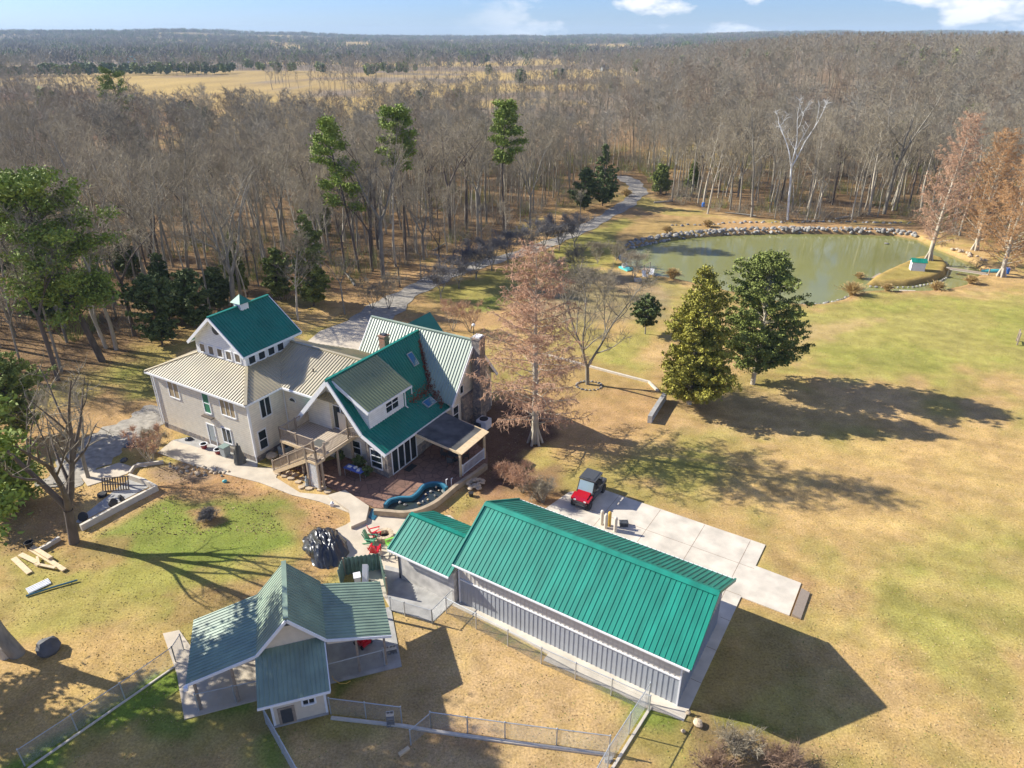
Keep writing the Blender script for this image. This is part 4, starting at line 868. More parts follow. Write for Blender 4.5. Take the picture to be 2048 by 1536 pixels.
def pine(seed, h, crownr, clear=.55, n=110, per=60, r=.24, size=.22, lean=(0, 0)):
    rg = np.random.default_rng(seed); S = Skel(seed); R = S.r
    pts = S.line(Vector((0, 0, -.3)), Vector((lean[0], lean[1], 1)), h, r, .06, 9, 0, .03, .02); cs = []
    nb = max(12, n // 5)
    for i in range(nb):
        f = clear + (1 - clear) * ((i + R.random()) / nb); p, d = at_line(pts, min(f, .99)); a = i * 2.4 + R.gauss(0, .5); g = (f - clear) / (1 - clear)
        Lb = crownr * (.45 + .75 * math.sin(math.pi * min(1, .2 + .75 * g))) * R.uniform(.55, 1.15)
        b1 = S.line(p, Vector((math.cos(a), math.sin(a), R.uniform(.05, .55))), Lb, .07, .02, 4, 1, .15, .04)
        for j in range(5):
            q, _ = at_line(b1, min(.99, .4 + .6 * (j + R.random()) / 5)); cs.append(q + Vector((R.gauss(0, .35), R.gauss(0, .35), R.gauss(.1, .2))))
    c = np.array([tuple(q) for q in cs]); C = np.repeat(c, per, 0) + rg.normal(size=(len(c) * per, 3)) * np.array([.42, .42, .24]) * (crownr / 3.2) ** .5
    return S, leaves(C, rg.uniform(.6, 1.2, len(C)) * size, rg, .2, 2.0)
def redwood(seed, h, rad, r=.3, nb=90, base=.1, n2=11, n3=6, tw=.017, up=.35, flare=1.0, jag=.25):
    """tall straight stem, many thin side limbs clothed in fine russet twigs"""
    S = Skel(seed); R = S.r
    pts = S.line(Vector((0, 0, -.3)), Vector((R.gauss(0, .01), R.gauss(0, .01), 1)), h, r, .025, 12, 0, .012)
    for k in range(6):
        a = k * 1.05; S.seg[0].append(((math.cos(a) * r * 1.9, math.sin(a) * r * 1.9, -.2), (math.cos(a) * r * .5, math.sin(a) * r * .5, 1.6), r * .35, r * .25))
    for i in range(nb):
        f = base + (1 - base) * (i / nb) ** .9; p, _ = at_line(pts, min(f, .985)); a = i * 2.4 + R.gauss(0, .4); g = (f - base) / (1 - base)
        Lb = rad * flare * (min(1, .55 + g * 1.8)) * (1.02 - g) ** .52 * R.uniform(1 - jag * 1.6, 1 + jag) + .3
        b1 = S.line(p, Vector((math.cos(a), math.sin(a), up + g * .5)), Lb, .055 * (1.15 - g), .012, 5, 1, .07, .03)
        m2 = max(3, int(n2 * Lb / rad))
        for j in range(m2):
            q, e = at_line(b1, min(.99, .18 + .82 * (j + R.random()) / m2)); sd_ = 1 if j % 2 else -1
            o = Vector((-e.y, e.x, 0)).normalized() * sd_; b2 = S.line(q, e * .6 + o * .9 + Vector((0, 0, R.gauss(-.15, .4))), R.uniform(.5, 1.15) * (1.1 - g * .5), .018, .008, 2, 2, .15, -.05)
            for k in range(n3):
                q2, e2 = at_line(b2, min(.99, .15 + .85 * (k + R.random()) / n3)); S.line(q2, e2 * .4 + Vector((R.gauss(0, .8), R.gauss(0, .8), R.gauss(-.5, .6))), R.uniform(.18, .5), tw, tw * .4, 1, 3, .1)
    return S
def base_at(px, py): p = P(px, py); return (p.x, p.y, th(p.x, p.y))
def place(px, py): b = base_at(px, py); return b
def H_(px, py, top): return hgt(P(px, py), top)

M['twig_rust'] = mat('dull brown brush', (.30, .20, .13), .9, rand=.1)
# -- individually recognisable trees
h = H_(1070, 885, 490)
S = redwood(11, h, 5.7, .36, 130, .11, 21, 11, .0205, .12); add_tree(S, 'bark_lt', 'twig_red', 'redwood_tree', 'tall feathery russet conifer, leafless, beside the right end of the house', 'tree', place(1070, 885), tn=10)
S = bare(12, 12.2, .22, .18, 22, .42, 9, 9, .017, 1.2, forks=3); add_tree(S, 'bark', 'twig', 'bare_tree', 'small bare grey forked tree on the lawn between the russet conifer and the cedars', 'tree', place(1175, 768))
S, l = conifer(13, H_(1378, 808, 538), 4.6, .04, .26, 62000, .13, 1, 26, .62, .35); add_tree(S, 'bark_lt', 'twig', 'cedar_tree', 'full conical yellow green cedar, left of the pair on the lawn', 'tree', place(1378, 808), extra=(*l, 'cedar_y'))
S, l = conifer(14, H_(1505, 768, 515), 4.3, .10, .25, 54000, .13, 0, 26, .8, .5); add_tree(S, 'bark_lt', 'twig', 'cedar_tree', 'tall irregular dark green cedar, right of the pair on the lawn', 'tree', place(1505, 768), extra=(*l, 'cedar'))
S, l = conifer(15, 4.6, 1.7, .22, .09, 7000, .15, 0, 20, .8, .2); add_tree(S, 'bark', 'twig', 'evergreen_tree', 'small round dark evergreen on a thin stem left of the yellow green cedar', 'tree', place(1290, 668), extra=(*l, 'cedar_dk'))
h = H_(205, 722, 345)
S, l = pine(16, h, 5.6, .28, 270, 95, .38, .19, (-.17, -.02)); add_tree(S, 'bark_dk', 'twig', 'pine_tree', 'large leaning bright green pine at the left edge of the woods', 'tree', place(205, 722), extra=(*l, 'pine'))
for i, (bx_, by_, tp, cr, cl, sd, lb) in enumerate([
    (720, 545, 238, 3.3, .45, 17, 'tall slender pine with a bright tufted crown left of the big grey forked tree'),
    (812, 520, 215, 2.6, .62, 18, 'sparse topped pine among bare trees behind the forked grey tree'),
    (1008, 462, 203, 3.2, .55, 19, 'tall dark pine standing above the bare woods left of the driveway bend'),
    (268, 300, 128, 5.0, .35, 20, 'far leaning pine standing alone above the fields at upper left')]):
    S, l = pine(sd, H_(bx_, by_, tp), cr * .92, cl, 120, 80, .22, .19, ((-.05, 0) if i == 0 else (-.08 if i == 3 else .0, 0))); add_tree(S, 'bark_dk', 'twig', 'pine_tree', lb, 'tree', place(bx_, by_), extra=(*l, 'pine'))
# forked bare trees at left, one casts the long forked shadow across the lawn
S = bare(22, 13.5, .36, .24, 22, .38, 5, 3, .014, 1.6, forks=4); add_tree(S, 'bark_dk', 'twig', 'bare_tree', 'big bare forked tree on the lawn edge beside the sunken bed', 'tree', place(148, 1085), tn=10)
S = bare(23, 8.5, .16, .3, 12, .3, 7, 7, .014, 1.2, forks=2); add_tree(S, 'bark', 'twig', 'bare_tree', 'thin bare two stemmed tree behind the pallet gate', 'tree', place(176, 955))
S, l = pine(24, 17, 5.0, .46, 170, 130, .42, .17, (-.28, .02)); add_tree(S, 'bark', 'twig', 'pine_tree', 'thick grey trunk leaning out of the frame at lower left', 'tree', place(38, 1308), extra=(*l, 'pine'), tn=10)
S, l = pine(28, 13, 4.6, .30, 130, 90, .3, .2, (0, 0)); add_tree(S, 'bark_dk', 'twig', 'pine_tree', 'pine just outside the lower left frame corner, known by its shadow on the grass', 'tree', (-37.0, 26.5, 0), extra=(*l, 'pine'))
S, l = pine(25, 4.2, 2.6, .2, 120, 120, .14, .13, (-.05, 0)); add_tree(S, 'bark_dk', 'twig', 'pine_tree', 'glossy green pine at the left frame edge behind the sunken bed', 'tree', place(4, 1015), extra=(*l, 'pine'))
S, l = conifer(26, 8.0, 3.0, .1, .14, 22000, .14, 0, 22, .8, .4); add_tree(S, 'bark_dk', 'twig', 'evergreen_tree', 'low green evergreen in front of the large leaning pine', 'tree', place(45, 878), extra=(*l, 'cedar'))
EV = [(325, 690, 555, 2.9, 0, 'cedar_dk', 'dark rounded evergreen just left of the tower room'), (390, 655, 548, 2.7, 0, 'cedar_dk', 'dark evergreen behind the left tower roof corner'),
      (628, 612, 425, 3.6, 1, 'cedar', 'broad conical evergreen in the woods behind the cupola'), (262, 560, 470, 2.6, 1, 'cedar_dk', 'deep green cedar under bare trees left of the tower'),
      (560, 600, 500, 1.8, 0, 'cedar', 'small thin evergreen beside the broad conical one'), (1205, 412, 288, 3.9, 1, 'cedar_dk', 'tall dark magnolia like evergreen beside the driveway bend'),
      (1168, 420, 340, 2.6, 0, 'cedar_dk', 'lower dark evergreen left of the tall one at the driveway bend'), (340, 640, 510, 2.6, 1, 'cedar_dk', 'shaded cedar behind the rounded evergreen by the tower'),
      (650, 470, 400, 1.7, 1, 'cedar', 'slim evergreen deep in the left woods'), (440, 620, 540, 2.0, 0, 'cedar_dk', 'low evergreen directly behind the cupola'),
      (1320, 388, 330, 2.4, 0, 'cedar', 'olive evergreen shrub right of the driveway end'), (115, 640, 560, 3.0, 0, 'cedar_dk', 'shaded evergreen below the large leaning pine'), (480, 585, 470, 1.9, 1, 'cedar', 'yellowish young cedar in the woods above the tower ridge'),
      (1790, 330, 240, 3.2, 0, 'cedar', 'greenish ivy covered tree at the upper right'), (1930, 300, 215, 4.0, 0, 'cedar', 'olive evergreen beyond the right hand cypresses'), (285, 310, 235, 3.5, 1, 'cedar_dk', 'far dark cedar beside the lone far pine'),
      (30, 560, 450, 3.2, 0, 'cedar_dk', 'dark evergreen at the left edge of the frame'), (385, 285, 245, 2.6, 0, 'cedar_dk', 'small far evergreen bush in the upper left fields'), (1385, 380, 320, 1.9, 1, 'cedar', 'slender dull cedar among trunks left of the pond')]
for i, (bx_, by_, tp, rd, sh, mt, lb) in enumerate(EV):
    S, l = conifer(30 + i, H_(bx_, by_, tp), rd, .06, .13, 15000, .20, sh, 20, .7, .4); add_tree(S, 'bark_dk', 'twig', 'evergreen_tree', lb, 'tree', place(bx_, by_), extra=(*l, mt))
# forked grey tree and others standing out in the woods
for i, (bx_, by_, tp, r_, cl, fk, tm, lb) in enumerate([
    (767, 556, 290, .34, .45, 2, 'bark', 'thick grey forked tree at the driveway edge of the woods'), (848, 520, 330, .25, .3, 3, 'bark', 'bare spreading tree right of the forked grey tree'),
    (470, 625, 350, .36, .3, 3, 'bark', 'large bare spreading tree behind the cupola'), (596, 640, 470, .15, .35, 0, 'bark_lt', 'pale slim trunk just behind the tower roof'),
    (1575, 440, 190, .21, .45, 3, 'bark_white', 'white barked sycamore standing out behind the pond'), (1768, 428, 150, .38, .35, 3, 'bark', 'tall dark leaning tree right of the white sycamore'),
    (1630, 438, 300, .16, .4, 2, 'bark_lt', 'pale slim tree just right of the white sycamore'), (1415, 428, 262, .2, .4, 2, 'bark_lt', 'pale crooked tree left of the white sycamore'),
    (60, 470, 250, .3, .35, 2, 'bark_dk', 'dark bare tree leaning at the upper left'), (225, 330, 190, .35, .3, 3, 'bark_dk', 'wide bare tree standing at the edge of the far fields'),
    (1060, 455, 260, .22, .35, 3, 'bark', 'bare tree right of the dark pine'), (955, 470, 285, .26, .5, 2, 'bark', 'straight bare tree left of the dark pine')]):
    h = H_(bx_, by_, tp); S = bare(60 + i, h, r_, cl, 17 if i != 4 else 9, .3 if i != 4 else .22, 7 if i != 4 else 4, 7 if i != 4 else 3, .018, 1.1 if i != 4 else 1.7, forks=fk); add_tree(S, tm, 'twig' if tm != 'bark_white' else 'bark_white', 'bare_tree', lb, 'tree', place(bx_, by_))
# russet cypresses by the pond
for i, (bx_, by_, tp, rd, tm, lb, nb_) in enumerate([(1857, 520, 225, 5.4, 'twig_red', 'russet cypress growing on the pond island behind the white hut', 90), (1950, 500, 262, 6.0, 'twig_orange', 'broad orange cypress behind the island', 110), (2002, 553, 318, 6.6, 'twig_orange', 'russet cypress beside the blue barrel at the right edge', 100), (2075, 500, 250, 6.0, 'twig_orange', 'orange cypress at the right edge behind the others', 90)]):
    S = redwood(80 + i, H_(bx_, by_, tp), rd, .36, nb_ + 30, .08 + .03 * (i != 1), 18, 9, .023, .5, 1.05, .15); add_tree(S, 'bark_lt', tm, 'cypress_tree', lb, 'tree', place(bx_, by_), tn=9)
# rounded small trees in a row along the driveway
S = bare(90, 5.2, .12, .20, 18, .62, 10, 10, .018, .6, forks=3, twl=.7); row0 = None
for i, (bx_, by_) in enumerate([(918, 577), (952, 558), (983, 541), (1016, 529), (1058, 516), (1088, 502), (1118, 501), (1148, 494), (882, 598)]):
    b = base_at(bx_, by_); lb = 'low rounded bare tree, ' + ['second', 'third', 'fourth', 'fifth', 'sixth', 'seventh', 'eighth', 'ninth and last', 'first'][i] + ' from the house in the driveway row'
    if row0 is None: row0 = add_tree(S, 'bark', 'twig_dk', 'bare_tree', lb, 'tree', b, 'rounded trees along the driveway')
    else: dup(row0, b, i * 1.3, (1 + .08 * math.sin(i * 3),) * 3, lb)
S = bare(91, 3.6, .07, .12, 12, .5, 8, 8, .013, 1.0, forks=4, twl=.7); row1 = None
for i, (bx_, by_) in enumerate([(1195, 528), (1232, 522), (1248, 540), (1270, 556), (1150, 545), (1105, 560), (1180, 575), (1215, 590)]):
    b = base_at(bx_, by_); lb = 'thin pale sapling ' + ['left of the dock near the bank', 'at the very tip of the pond', 'just behind the turquoise boat', 'beside the dock landing', 'on the grass farthest left of the dock', 'nearest to the driveway row on the lawn', 'in front of the tip of the pond', 'on the lawn nearest the bare forked tree'][i]
    if row1 is None: row1 = add_tree(S, 'bark_lt', 'twig', 'bare_tree', lb, 'tree', b, 'saplings by the pond dock')
    else: dup(row1, b, i * 2.1, (1 + .15 * math.sin(i * 5),) * 3, lb)
# crape myrtles and shrubs
for i, (bx_, by_, h_, sp, mt, tm, lb) in enumerate([(745, 618, 4.2, .5, 'twig', 'bark', 'bare many stemmed shrub at the left edge of the drive apron'), (778, 618, 4.8, .5, 'twig', 'bark', 'bare many stemmed shrub behind the rear roof ridge'), (905, 662, 4.0, .55, 'twig_red', 'bark', 'reddish bare shrub behind the right end of the rear roof'), (940, 664, 3.8, .5, 'twig_red', 'bark', 'reddish bare shrub next to the lamp post'),
        (303, 927, 3.6, .42, 'twig_red', 'bark_lt', 'tan many stemmed shrub at the corner of the garden walk'), (1045, 985, 2.2, .8, 'twig_red', 'bark', 'low tangled reddish shrub behind the long barn'), (1010, 960, 1.5, .8, 'twig_red', 'bark', 'low bare shrub beside the patio railing'), (1085, 1005, 1.8, .8, 'twig', 'bark', 'twiggy shrub between barn roof and concrete pad'),
        (1470, 1505, 1.0, 1.3, 'twig', 'bark_lt', 'tangled brown brush in front of the barn corner'), (1560, 1530, .9, 1.3, 'twig_rust', 'bark', 'brown brush heap at the bottom edge'), (1430, 1548, .9, 1.2, 'twig_rust', 'bark_lt', 'russet brush at the bottom edge below the block'), (418, 1040, .9, .7, 'twig_dk', 'bark', 'small dark bush in the round bed on the lawn'), (310, 905, 2.4, .5, 'twig', 'bark_lt', 'bare shrub against the left house corner')]):
    S = bare(100 + i, h_, .06, .06, 16, sp, 7, 7, .012, 1.1 if sp < .7 else .7, forks=6, twl=.45); add_tree(S, tm, mt, 'bare_shrub', lb, 'shrub', place(bx_, by_), tn=5, n1=3)

# -- the woods: single trees nearest the camera, the rest as one mass
VAR = []
for i in range(7):
    R_ = random.Random(200 + i); VAR.append(bare(200 + i, 17 + R_.uniform(-1.5, 1.5), R_.uniform(.15, .27), R_.uniform(.38, .55), 13, R_.uniform(.24, .36), 7, 8, .015, R_.uniform(.8, 1.4), forks=(2 if i % 3 == 0 else 0)))
def scatter(x0, x1, y0, y1, cell, seed):
    rg = np.random.default_rng(seed); X, Y = np.meshgrid(np.arange(x0, x1, cell), np.arange(y0, y1, cell)); X = X.ravel() + rg.uniform(-.48, .48, X.size) * cell; Y = Y.ravel() + rg.uniform(-.48, .48, Y.size) * cell
    return X, Y
CLEAR = [wpoly(p_) for p_ in ([(430, 178), (560, 186), (700, 186), (900, 162), (960, 150), (960, 175), (760, 205), (650, 262), (560, 262), (420, 235), (300, 250), (260, 200)], [(60, 143), (250, 140), (430, 152), (440, 186), (230, 181), (80, 168)],
        [(930, 137), (1240, 137), (1260, 153), (940, 156)], [(1560, 250), (1700, 245), (1700, 275), (1560, 280)], [(900, 166), (1300, 168), (1330, 176), (900, 178)])]
X, Y = scatter(-300, 330, 60, 345, 4.5, 5)
k = (sdist(X, Y, WOODSW) > 1.0) & (np.abs(X) < Y * .78 + 14); dr = wpoly([(1240, 400), (1255, 350), (1285, 350), (1310, 400)]); k &= sdist(X, Y, dr) < -.5
k &= sdist(X, Y, wpoly([(860, 540), (1160, 455), (1290, 470), (1500, 452), (1840, 462), (1840, 480), (1000, 560)])) < 0
for c_ in CLEAR: k &= (sdist(X, Y, c_) < 0) | (np.random.default_rng(3).random(len(X)) < .04)
dens = fbm(X / 14., Y / 14., 3, 77); k &= (dens > .30); k &= ~((Y > 225) & (X < 40) & (fbm(X / 45., Y / 30., 3, 78) < .60))
X, Y = X[k], Y[k]; D = np.hypot(X, Y)
left = (X < 25); o1 = np.argsort(np.where(left, D, 1e9))[:195]; o2 = np.argsort(np.where(~left, D, 1e9))[:90]
single = np.concatenate([o1, o2]); protos = {}
rr_ = random.Random(9)
for ii in single:
    v_ = rr_.randrange(7); x, y = float(X[ii]), float(Y[ii]); z = th(x, y); s = rr_.choice([rr_.uniform(.5, .75), rr_.uniform(.78, 1.02), rr_.uniform(.9, 1.2)])
    if left[ii]:
        near = D[ii] < 95
        sc_ = 1024 + 1400 * x / (y * math.cos(PITCH) + CAM_H * math.sin(PITCH)); zn = ['at the far left edge of the frame', 'behind the large leaning pine', 'left of the tower room', 'behind the tower roof and cupola', 'between the cupola and the slender pine', 'around the thick forked grey tree', 'left of the driveway row', 'by the driveway bend'][min(7, max(0, int(sc_ / 150)))]
        dp = 'on the woods fringe' if near else ('midway in the woods' if D[ii] < 112 else 'deep in the woods')
        lb, gp = 'bare tree ' + dp + ' ' + zn, 'woods trees ' + zn
    else:
        sc_ = 1024 + 1400 * x / (y * math.cos(PITCH) + CAM_H * math.sin(PITCH)); zn = ['right of the driveway bend', 'behind the left end of the pond', 'left of the white sycamore', 'right of the white sycamore', 'left of the island cypress', 'behind the russet cypresses'][min(5, max(0, int((sc_ - 1150) / 140)))]
        lb, gp = 'bare tree in the ' + ('front' if D[ii] < 150 else 'rear') + ' pond woods, ' + zn, 'pond woods trees ' + zn
    if v_ not in protos:
        protos[v_] = add_tree(VAR[v_], ['bark', 'bark_lt', 'bark', 'bark_dk', 'bark', 'bark_lt', 'bark'][v_], 'twig', 'bare_tree', lb, 'tree', (x, y, z), gp, n1=3); protos[v_].scale = (s,) * 3; protos[v_].rotation_euler = (0, 0, rr_.random() * 6.28)
    else: dup(protos[v_], (x, y, z), rr_.random() * 6.28, (s, s, s * rr_.uniform(.9, 1.1)), lb, gp)
rest = np.ones(len(X), bool); rest[single] = False
def template(seed, h, nb, n2, n3, tw, br):
    S = bare(seed, h, .2, .42, nb, .28, n2, n3, tw, 1.1, twl=1.5)
    L_ = [q for l in (0, 1, 2, 3) for q in S.seg.get(l, []) if not (l == 0 and False)]
    a = np.array([q[0] for q in L_]); b = np.array([q[1] for q in L_]); r0 = np.array([max(q[2], br) for q in L_]); r1 = np.array([max(q[3], br * .6) for q in L_])
    v, f = prisms(a, b, r0, r1, 3); return v, f
def mass(name, X, Y, temps, s0, s1, mats, seed, hz=1.0):
    rg = np.random.default_rng(seed); Z = TH(X, Y); vs = []; fs = []; mi = []; n = 0
    which = rg.integers(0, len(temps), len(X)); A = rg.random(len(X)) * 6.283; Sc = rg.uniform(s0, s1, len(X)); mt = rg.integers(0, len(mats), len(X))
    for j, (v, f) in enumerate(temps):
        I = np.where(which == j)[0]
        if not len(I): continue
        c, s = np.cos(A[I])[:, None], np.sin(A[I])[:, None]; q = Sc[I][:, None]
        vx = (v[None, :, 0] * c - v[None, :, 1] * s) * q + X[I][:, None]; vy = (v[None, :, 0] * s + v[None, :, 1] * c) * q + Y[I][:, None]; vz = v[None, :, 2] * q * hz + Z[I][:, None]
        vs.append(np.stack([vx, vy, vz], 2).reshape(-1, 3)); fs.append((f[None] + (np.arange(len(I)) * len(v))[:, None, None]).reshape(-1, f.shape[1]) + n); n += len(I) * len(v); mi.append(np.repeat(mt[I], len(f)))
    o = fastmesh(name, np.concatenate(vs), np.concatenate(fs), [M[q] for q in mats], np.concatenate(mi)); tag(o, kind='stuff'); return o
M['twig_lt'] = mat('light grey twigs', (.29, .26, .20), .9); M['twig_mid'] = mat('brown grey twigs', (.225, .20, .145), .9); M['twig_rd'] = mat('reddish brown twigs', (.24, .185, .125), .9)
m1 = rest & (D < 200); m2 = rest & (D >= 200)
mass('woods_mass', X[m1], Y[m1], [template(300 + i, 17, 11, 5, 6, .026, .018) for i in range(5)], .5, 1.08, ['twig', 'twig_lt', 'twig_mid'], 1)
mass('far_edge_woods', X[m2], Y[m2], [template(310 + i, 17, 10, 4, 4, .045, .03) for i in range(4)], .5, 1.08, ['twig_mid', 'twig_lt', 'twig_rd', 'twig'], 2)
# distant woodland out to the horizon
X, Y = scatter(-700, 760, 345, 950, 9.5, 15); k = (np.abs(X) < Y * .76 + 20)
for c_ in CLEAR: k &= (sdist(X, Y, c_) < 0)
dens = fbm(X / 80., Y / 60., 3, 55); rightw = X / Y > .06; k &= (dens > np.where(rightw, .18, .50)); X, Y = X[k], Y[k]
far_t = [template(320 + i, 16, 6, 2, 4, .09, .06) for i in range(4)]
mass('distant_woods', X, Y, far_t, .7, 1.1, ['twig_mid', 'twig_lt', 'twig_rd', 'twig'], 3)
def blob(seed, h, r, n, s):
    rg = np.random.default_rng(seed); u = rg.normal(size=(n, 3)); u /= np.linalg.norm(u, axis=1, keepdims=True); c = u * np.array([r, r, h * .42]) * rg.random((n, 1)) ** .4 + np.array([0, 0, h * .58]); return leaves(c, rg.uniform(.6, 1.3, n) * s, rg, 0, 1.8)
M['twig_far'] = mat('dark far twigs', (.15, .13, .105), .9)
def broom(seed, h, r, n, w_):
    rg = np.random.default_rng(seed); a = rg.normal(size=(n, 3)) * np.array([r * .3, r * .3, 0]); a[:, 2] = rg.uniform(0, .5, n) * h; b = a + rg.normal(size=(n, 3)) * np.array([r * .3, r * .3, .5]); b[:, 2] = a[:, 2] + rg.uniform(.12, .34, n) * h
    return prisms(a, b, np.full(n, w_), np.full(n, w_ * .8), 3)
X, Y = scatter(-3300, 3300, 950, 4300, 25, 16); k = (np.abs(X) < Y * .76 + 20) & (fbm(X / 240., Y / 180., 3, 66) > .46); X, Y = X[k], Y[k]
print('far trees', len(X))
mass('horizon_woods', X, Y, [broom(330 + i, 19, 10, 26, .45) for i in range(4)], .8, 1.3, ['twig_far', 'twig_far', 'twig_mid', 'cedar_dk'], 4)
# distant evergreens, hedge line at upper left
gx_ = []; gy_ = []
rg = np.random.default_rng(44)
for i in range(70):
    p = P(-40 + i * 7.3 + rg.uniform(-3, 3), 148 + rg.uniform(-2, 3) - (i * .12)); gx_.append(p.x); gy_.append(p.y)
for (px_, py_, n_, sx_) in [(350, 232, 3, 40), (395, 255, 2, 20), (560, 140, 6, 60), (1040, 165, 2, 30), (1120, 158, 3, 30), (1350, 150, 4, 40), (1500, 165, 5, 90), (1620, 150, 6, 120), (1800, 175, 8, 120), (1960, 180, 7, 60), (1700, 115, 10, 160), (620, 118, 12, 160), (300, 108, 10, 120), (80, 215, 4, 60), (1830, 215, 4, 60), (1240, 190, 2, 30), (870, 210, 2, 60), (790, 140, 10, 45), (735, 145, 3, 8), (645, 140, 4, 10), (520, 128, 5, 40), (940, 110, 3, 12), (975, 142, 2, 5), (880, 120, 12, 120), (450, 100, 14, 200), (1272, 150, 3, 8), (1385, 118, 4, 16), (1760, 128, 6, 40), (1900, 120, 18, 120), (1960, 130, 10, 70), (1560, 110, 5, 30), (1320, 95, 10, 120), (150, 100, 16, 150)]:
    for j in range(n_): p = P(px_ + rg.normal() * sx_ * .5, py_ + rg.normal() * 2.); gx_.append(p.x); gy_.append(p.y)
mass('distant_evergreens', np.array(gx_), np.array(gy_), [blob(340 + i, 10.5, 3.6, 150, 1.5) for i in range(3)], .7, 1.15, ['cedar_dk', 'cedar'], 5)
# undergrowth on the woodland floor
X, Y = scatter(-150, 160, 62, 230, 2.7, 21); k = (sdist(X, Y, WOODSW) > .5) & (np.abs(X) < Y * .78 + 10) & (sdist(X, Y, dr) < -1) & (fbm(X / 8., Y / 8., 3, 99) > .47); X, Y = X[k], Y[k]
def twigclump(seed, n, h, r=.02):
    rg = np.random.default_rng(seed); a = rg.normal(size=(n, 3)) * np.array([.45, .45, 0]); b = a * 2.2 + rg.normal(size=(n, 3)) * .3; b[:, 2] = rg.uniform(.4, 1, n) * h; return prisms(a, b, np.full(n, r), np.full(n, r * .4), 3)
mass('undergrowth', X, Y, [twigclump(i, 34, 2.8) for i in range(5)], .5, 1.4, ['twig', 'twig_lt', 'twig_mid', 'cedar'], 6)

# dry tufts and litter lying on the open ground
rg = np.random.default_rng(71)
def litter(name, n, x0, x1, y0, y1, size, mats, dens, up, seed, wts=None):
    rg = np.random.default_rng(seed); X = rg.uniform(x0, x1, n); Y = y0 + (y1 - y0) * rg.random(n) ** 1.3
    k = (np.abs(X) < Y * .78 + 8) & dens(X, Y, rg) & (sdist(X, Y, SHORE) < -.3)
    for bx in ((BO, BR, -20, 3.3, -.3, 16.5), (HO, HR, -12.2, 16.5, -.2, 18.9), (KO, KR, -4.6, 7, 0, 8)):
        dx, dy = X - bx[0].x, Y - bx[0].y; a = dx * math.cos(bx[1]) + dy * math.sin(bx[1]); b = -dx * math.sin(bx[1]) + dy * math.cos(bx[1]); k &= ~((a > bx[2]) & (a < bx[3]) & (b > bx[4]) & (b < bx[5]))
    for pp in PADS: k &= sdist(X, Y, pp) < 0
    X, Y = X[k], Y[k]; Z = TH(X, Y); c = np.stack([X, Y, Z + size * .3], 1); v, f = leaves(c, rg.uniform(.5, 1.3, len(c)) * size, rg, -up, 1.5)
    o = fastmesh(name, v, f, [M[q] for q in mats], rg.choice(len(mats), len(f), p=wts)); tag(o, kind='stuff'); return len(c)
PADS = [wpoly(q) for q in ([(315, 905), (400, 870), (515, 925), (560, 935), (655, 990), (740, 1010), (960, 1080), (900, 1195), (860, 1240), (780, 1215), (690, 1110), (630, 1075), (700, 1045), (640, 1003), (585, 990), (520, 965), (440, 945), (370, 925)], [(588, 935), (778, 957), (975, 905), (975, 930), (925, 962), (850, 1014), (750, 1020)], [(575, 715), (700, 640), (790, 690), (740, 735)], [(150, 1045), (262, 945), (310, 970), (160, 1050)])]
M['tuft_dry'] = mat('dry grass blades', (.44, .33, .16), .9); M['tuft_br'] = mat('brown dead leaves', (.26, .15, .07), .9); M['tuft_gr'] = mat('green grass blades', (.20, .24, .05), .9); M['tuft_dk'] = mat('dark withered stems', (.22, .165, .09), .9)
litter('grass_tufts', 150000, -60, 80, 19, 100, .05, ['tuft_dry', 'tuft_gr', 'tuft_dk', 'tuft_br'], lambda X, Y, r: fbm(X / 3., Y / 3., 3, 8) > .33, .6, 1, [.60, .32, .02, .06])
litter('dead_leaves', 60000, -60, 22, 40, 150, .08, ['tuft_br', 'tuft_dk', 'tuft_dry'], lambda X, Y, r: (sdist(X, Y, WOODSW) > -8) | ((X < -2) & (Y < 60) & (fbm(X / 2., Y / 2., 3, 18) > .52)), 0, 2, [.6, .1, .3])

# fallen trunks on the woodland floor
for i, (x, y, a, L_) in enumerate([(505, 610, .3, 5), (700, 560, 2.0, 6), (560, 540, .1, 5), (880, 495, 1.2, 5), (395, 610, 2.6, 4), (650, 505, .6, 6), (1330, 405, .2, 5), (1480, 430, 2.7, 6), (1690, 436, .4, 5), (310, 560, 1.0, 6)]):
    p = P(x, y); z = th(p.x, p.y); w = MB(); d = Vector((math.cos(a), math.sin(a), .02)); q = Vector((p.x, p.y, z + .14)); w.tube([q - d * L_ / 2, q + Vector((0, .1, .05)), q + d * L_ / 2], [.2, .16, .08], 7); w.tube([q + d * .5, q + d * 1.2 + Vector((.3, .2, .5))], [.06, .03], 5)
    o = w.build('fallen_log', M[['bark_lt', 'bark'][i % 2]]); tag(o, 'fallen ' + ['pale', 'grey'][i % 2] + ' log on the leaf litter ' + ['behind the cupola', 'left of the forked grey tree', 'below the broad conical evergreen', 'near the driveway row', 'just behind the tower', 'deep behind the slender pine', 'right of the driveway bend', 'left of the white sycamore', 'right of the white sycamore', 'by the large leaning pine'][i], 'log', 'fallen logs in the woods')

# slim trees on the woods side of the driveway
names_ = ['nearest the house', 'second from the house', 'third from the house', 'fourth from the house', 'fifth from the house', 'sixth from the house', 'seventh from the house', 'farthest from the house', 'between apron and forked grey tree', 'at the apron edge']
for i, (x, y) in enumerate([(842, 556), (880, 538), (925, 524), (968, 508), (1015, 496), (1062, 484), (1110, 462), (1160, 440), (800, 575), (690, 628)]):
    b = base_at(x, y); s = .42 + .1 * math.sin(i * 2.3); dup(protos[(i * 3) % 7 if (i * 3) % 7 in protos else 0], b, i * 1.9, (s * 1.15, s * 1.15, s), 'slim bare tree on the woods side of the driveway, ' + names_[i], 'slim trees along the woods side of the driveway')

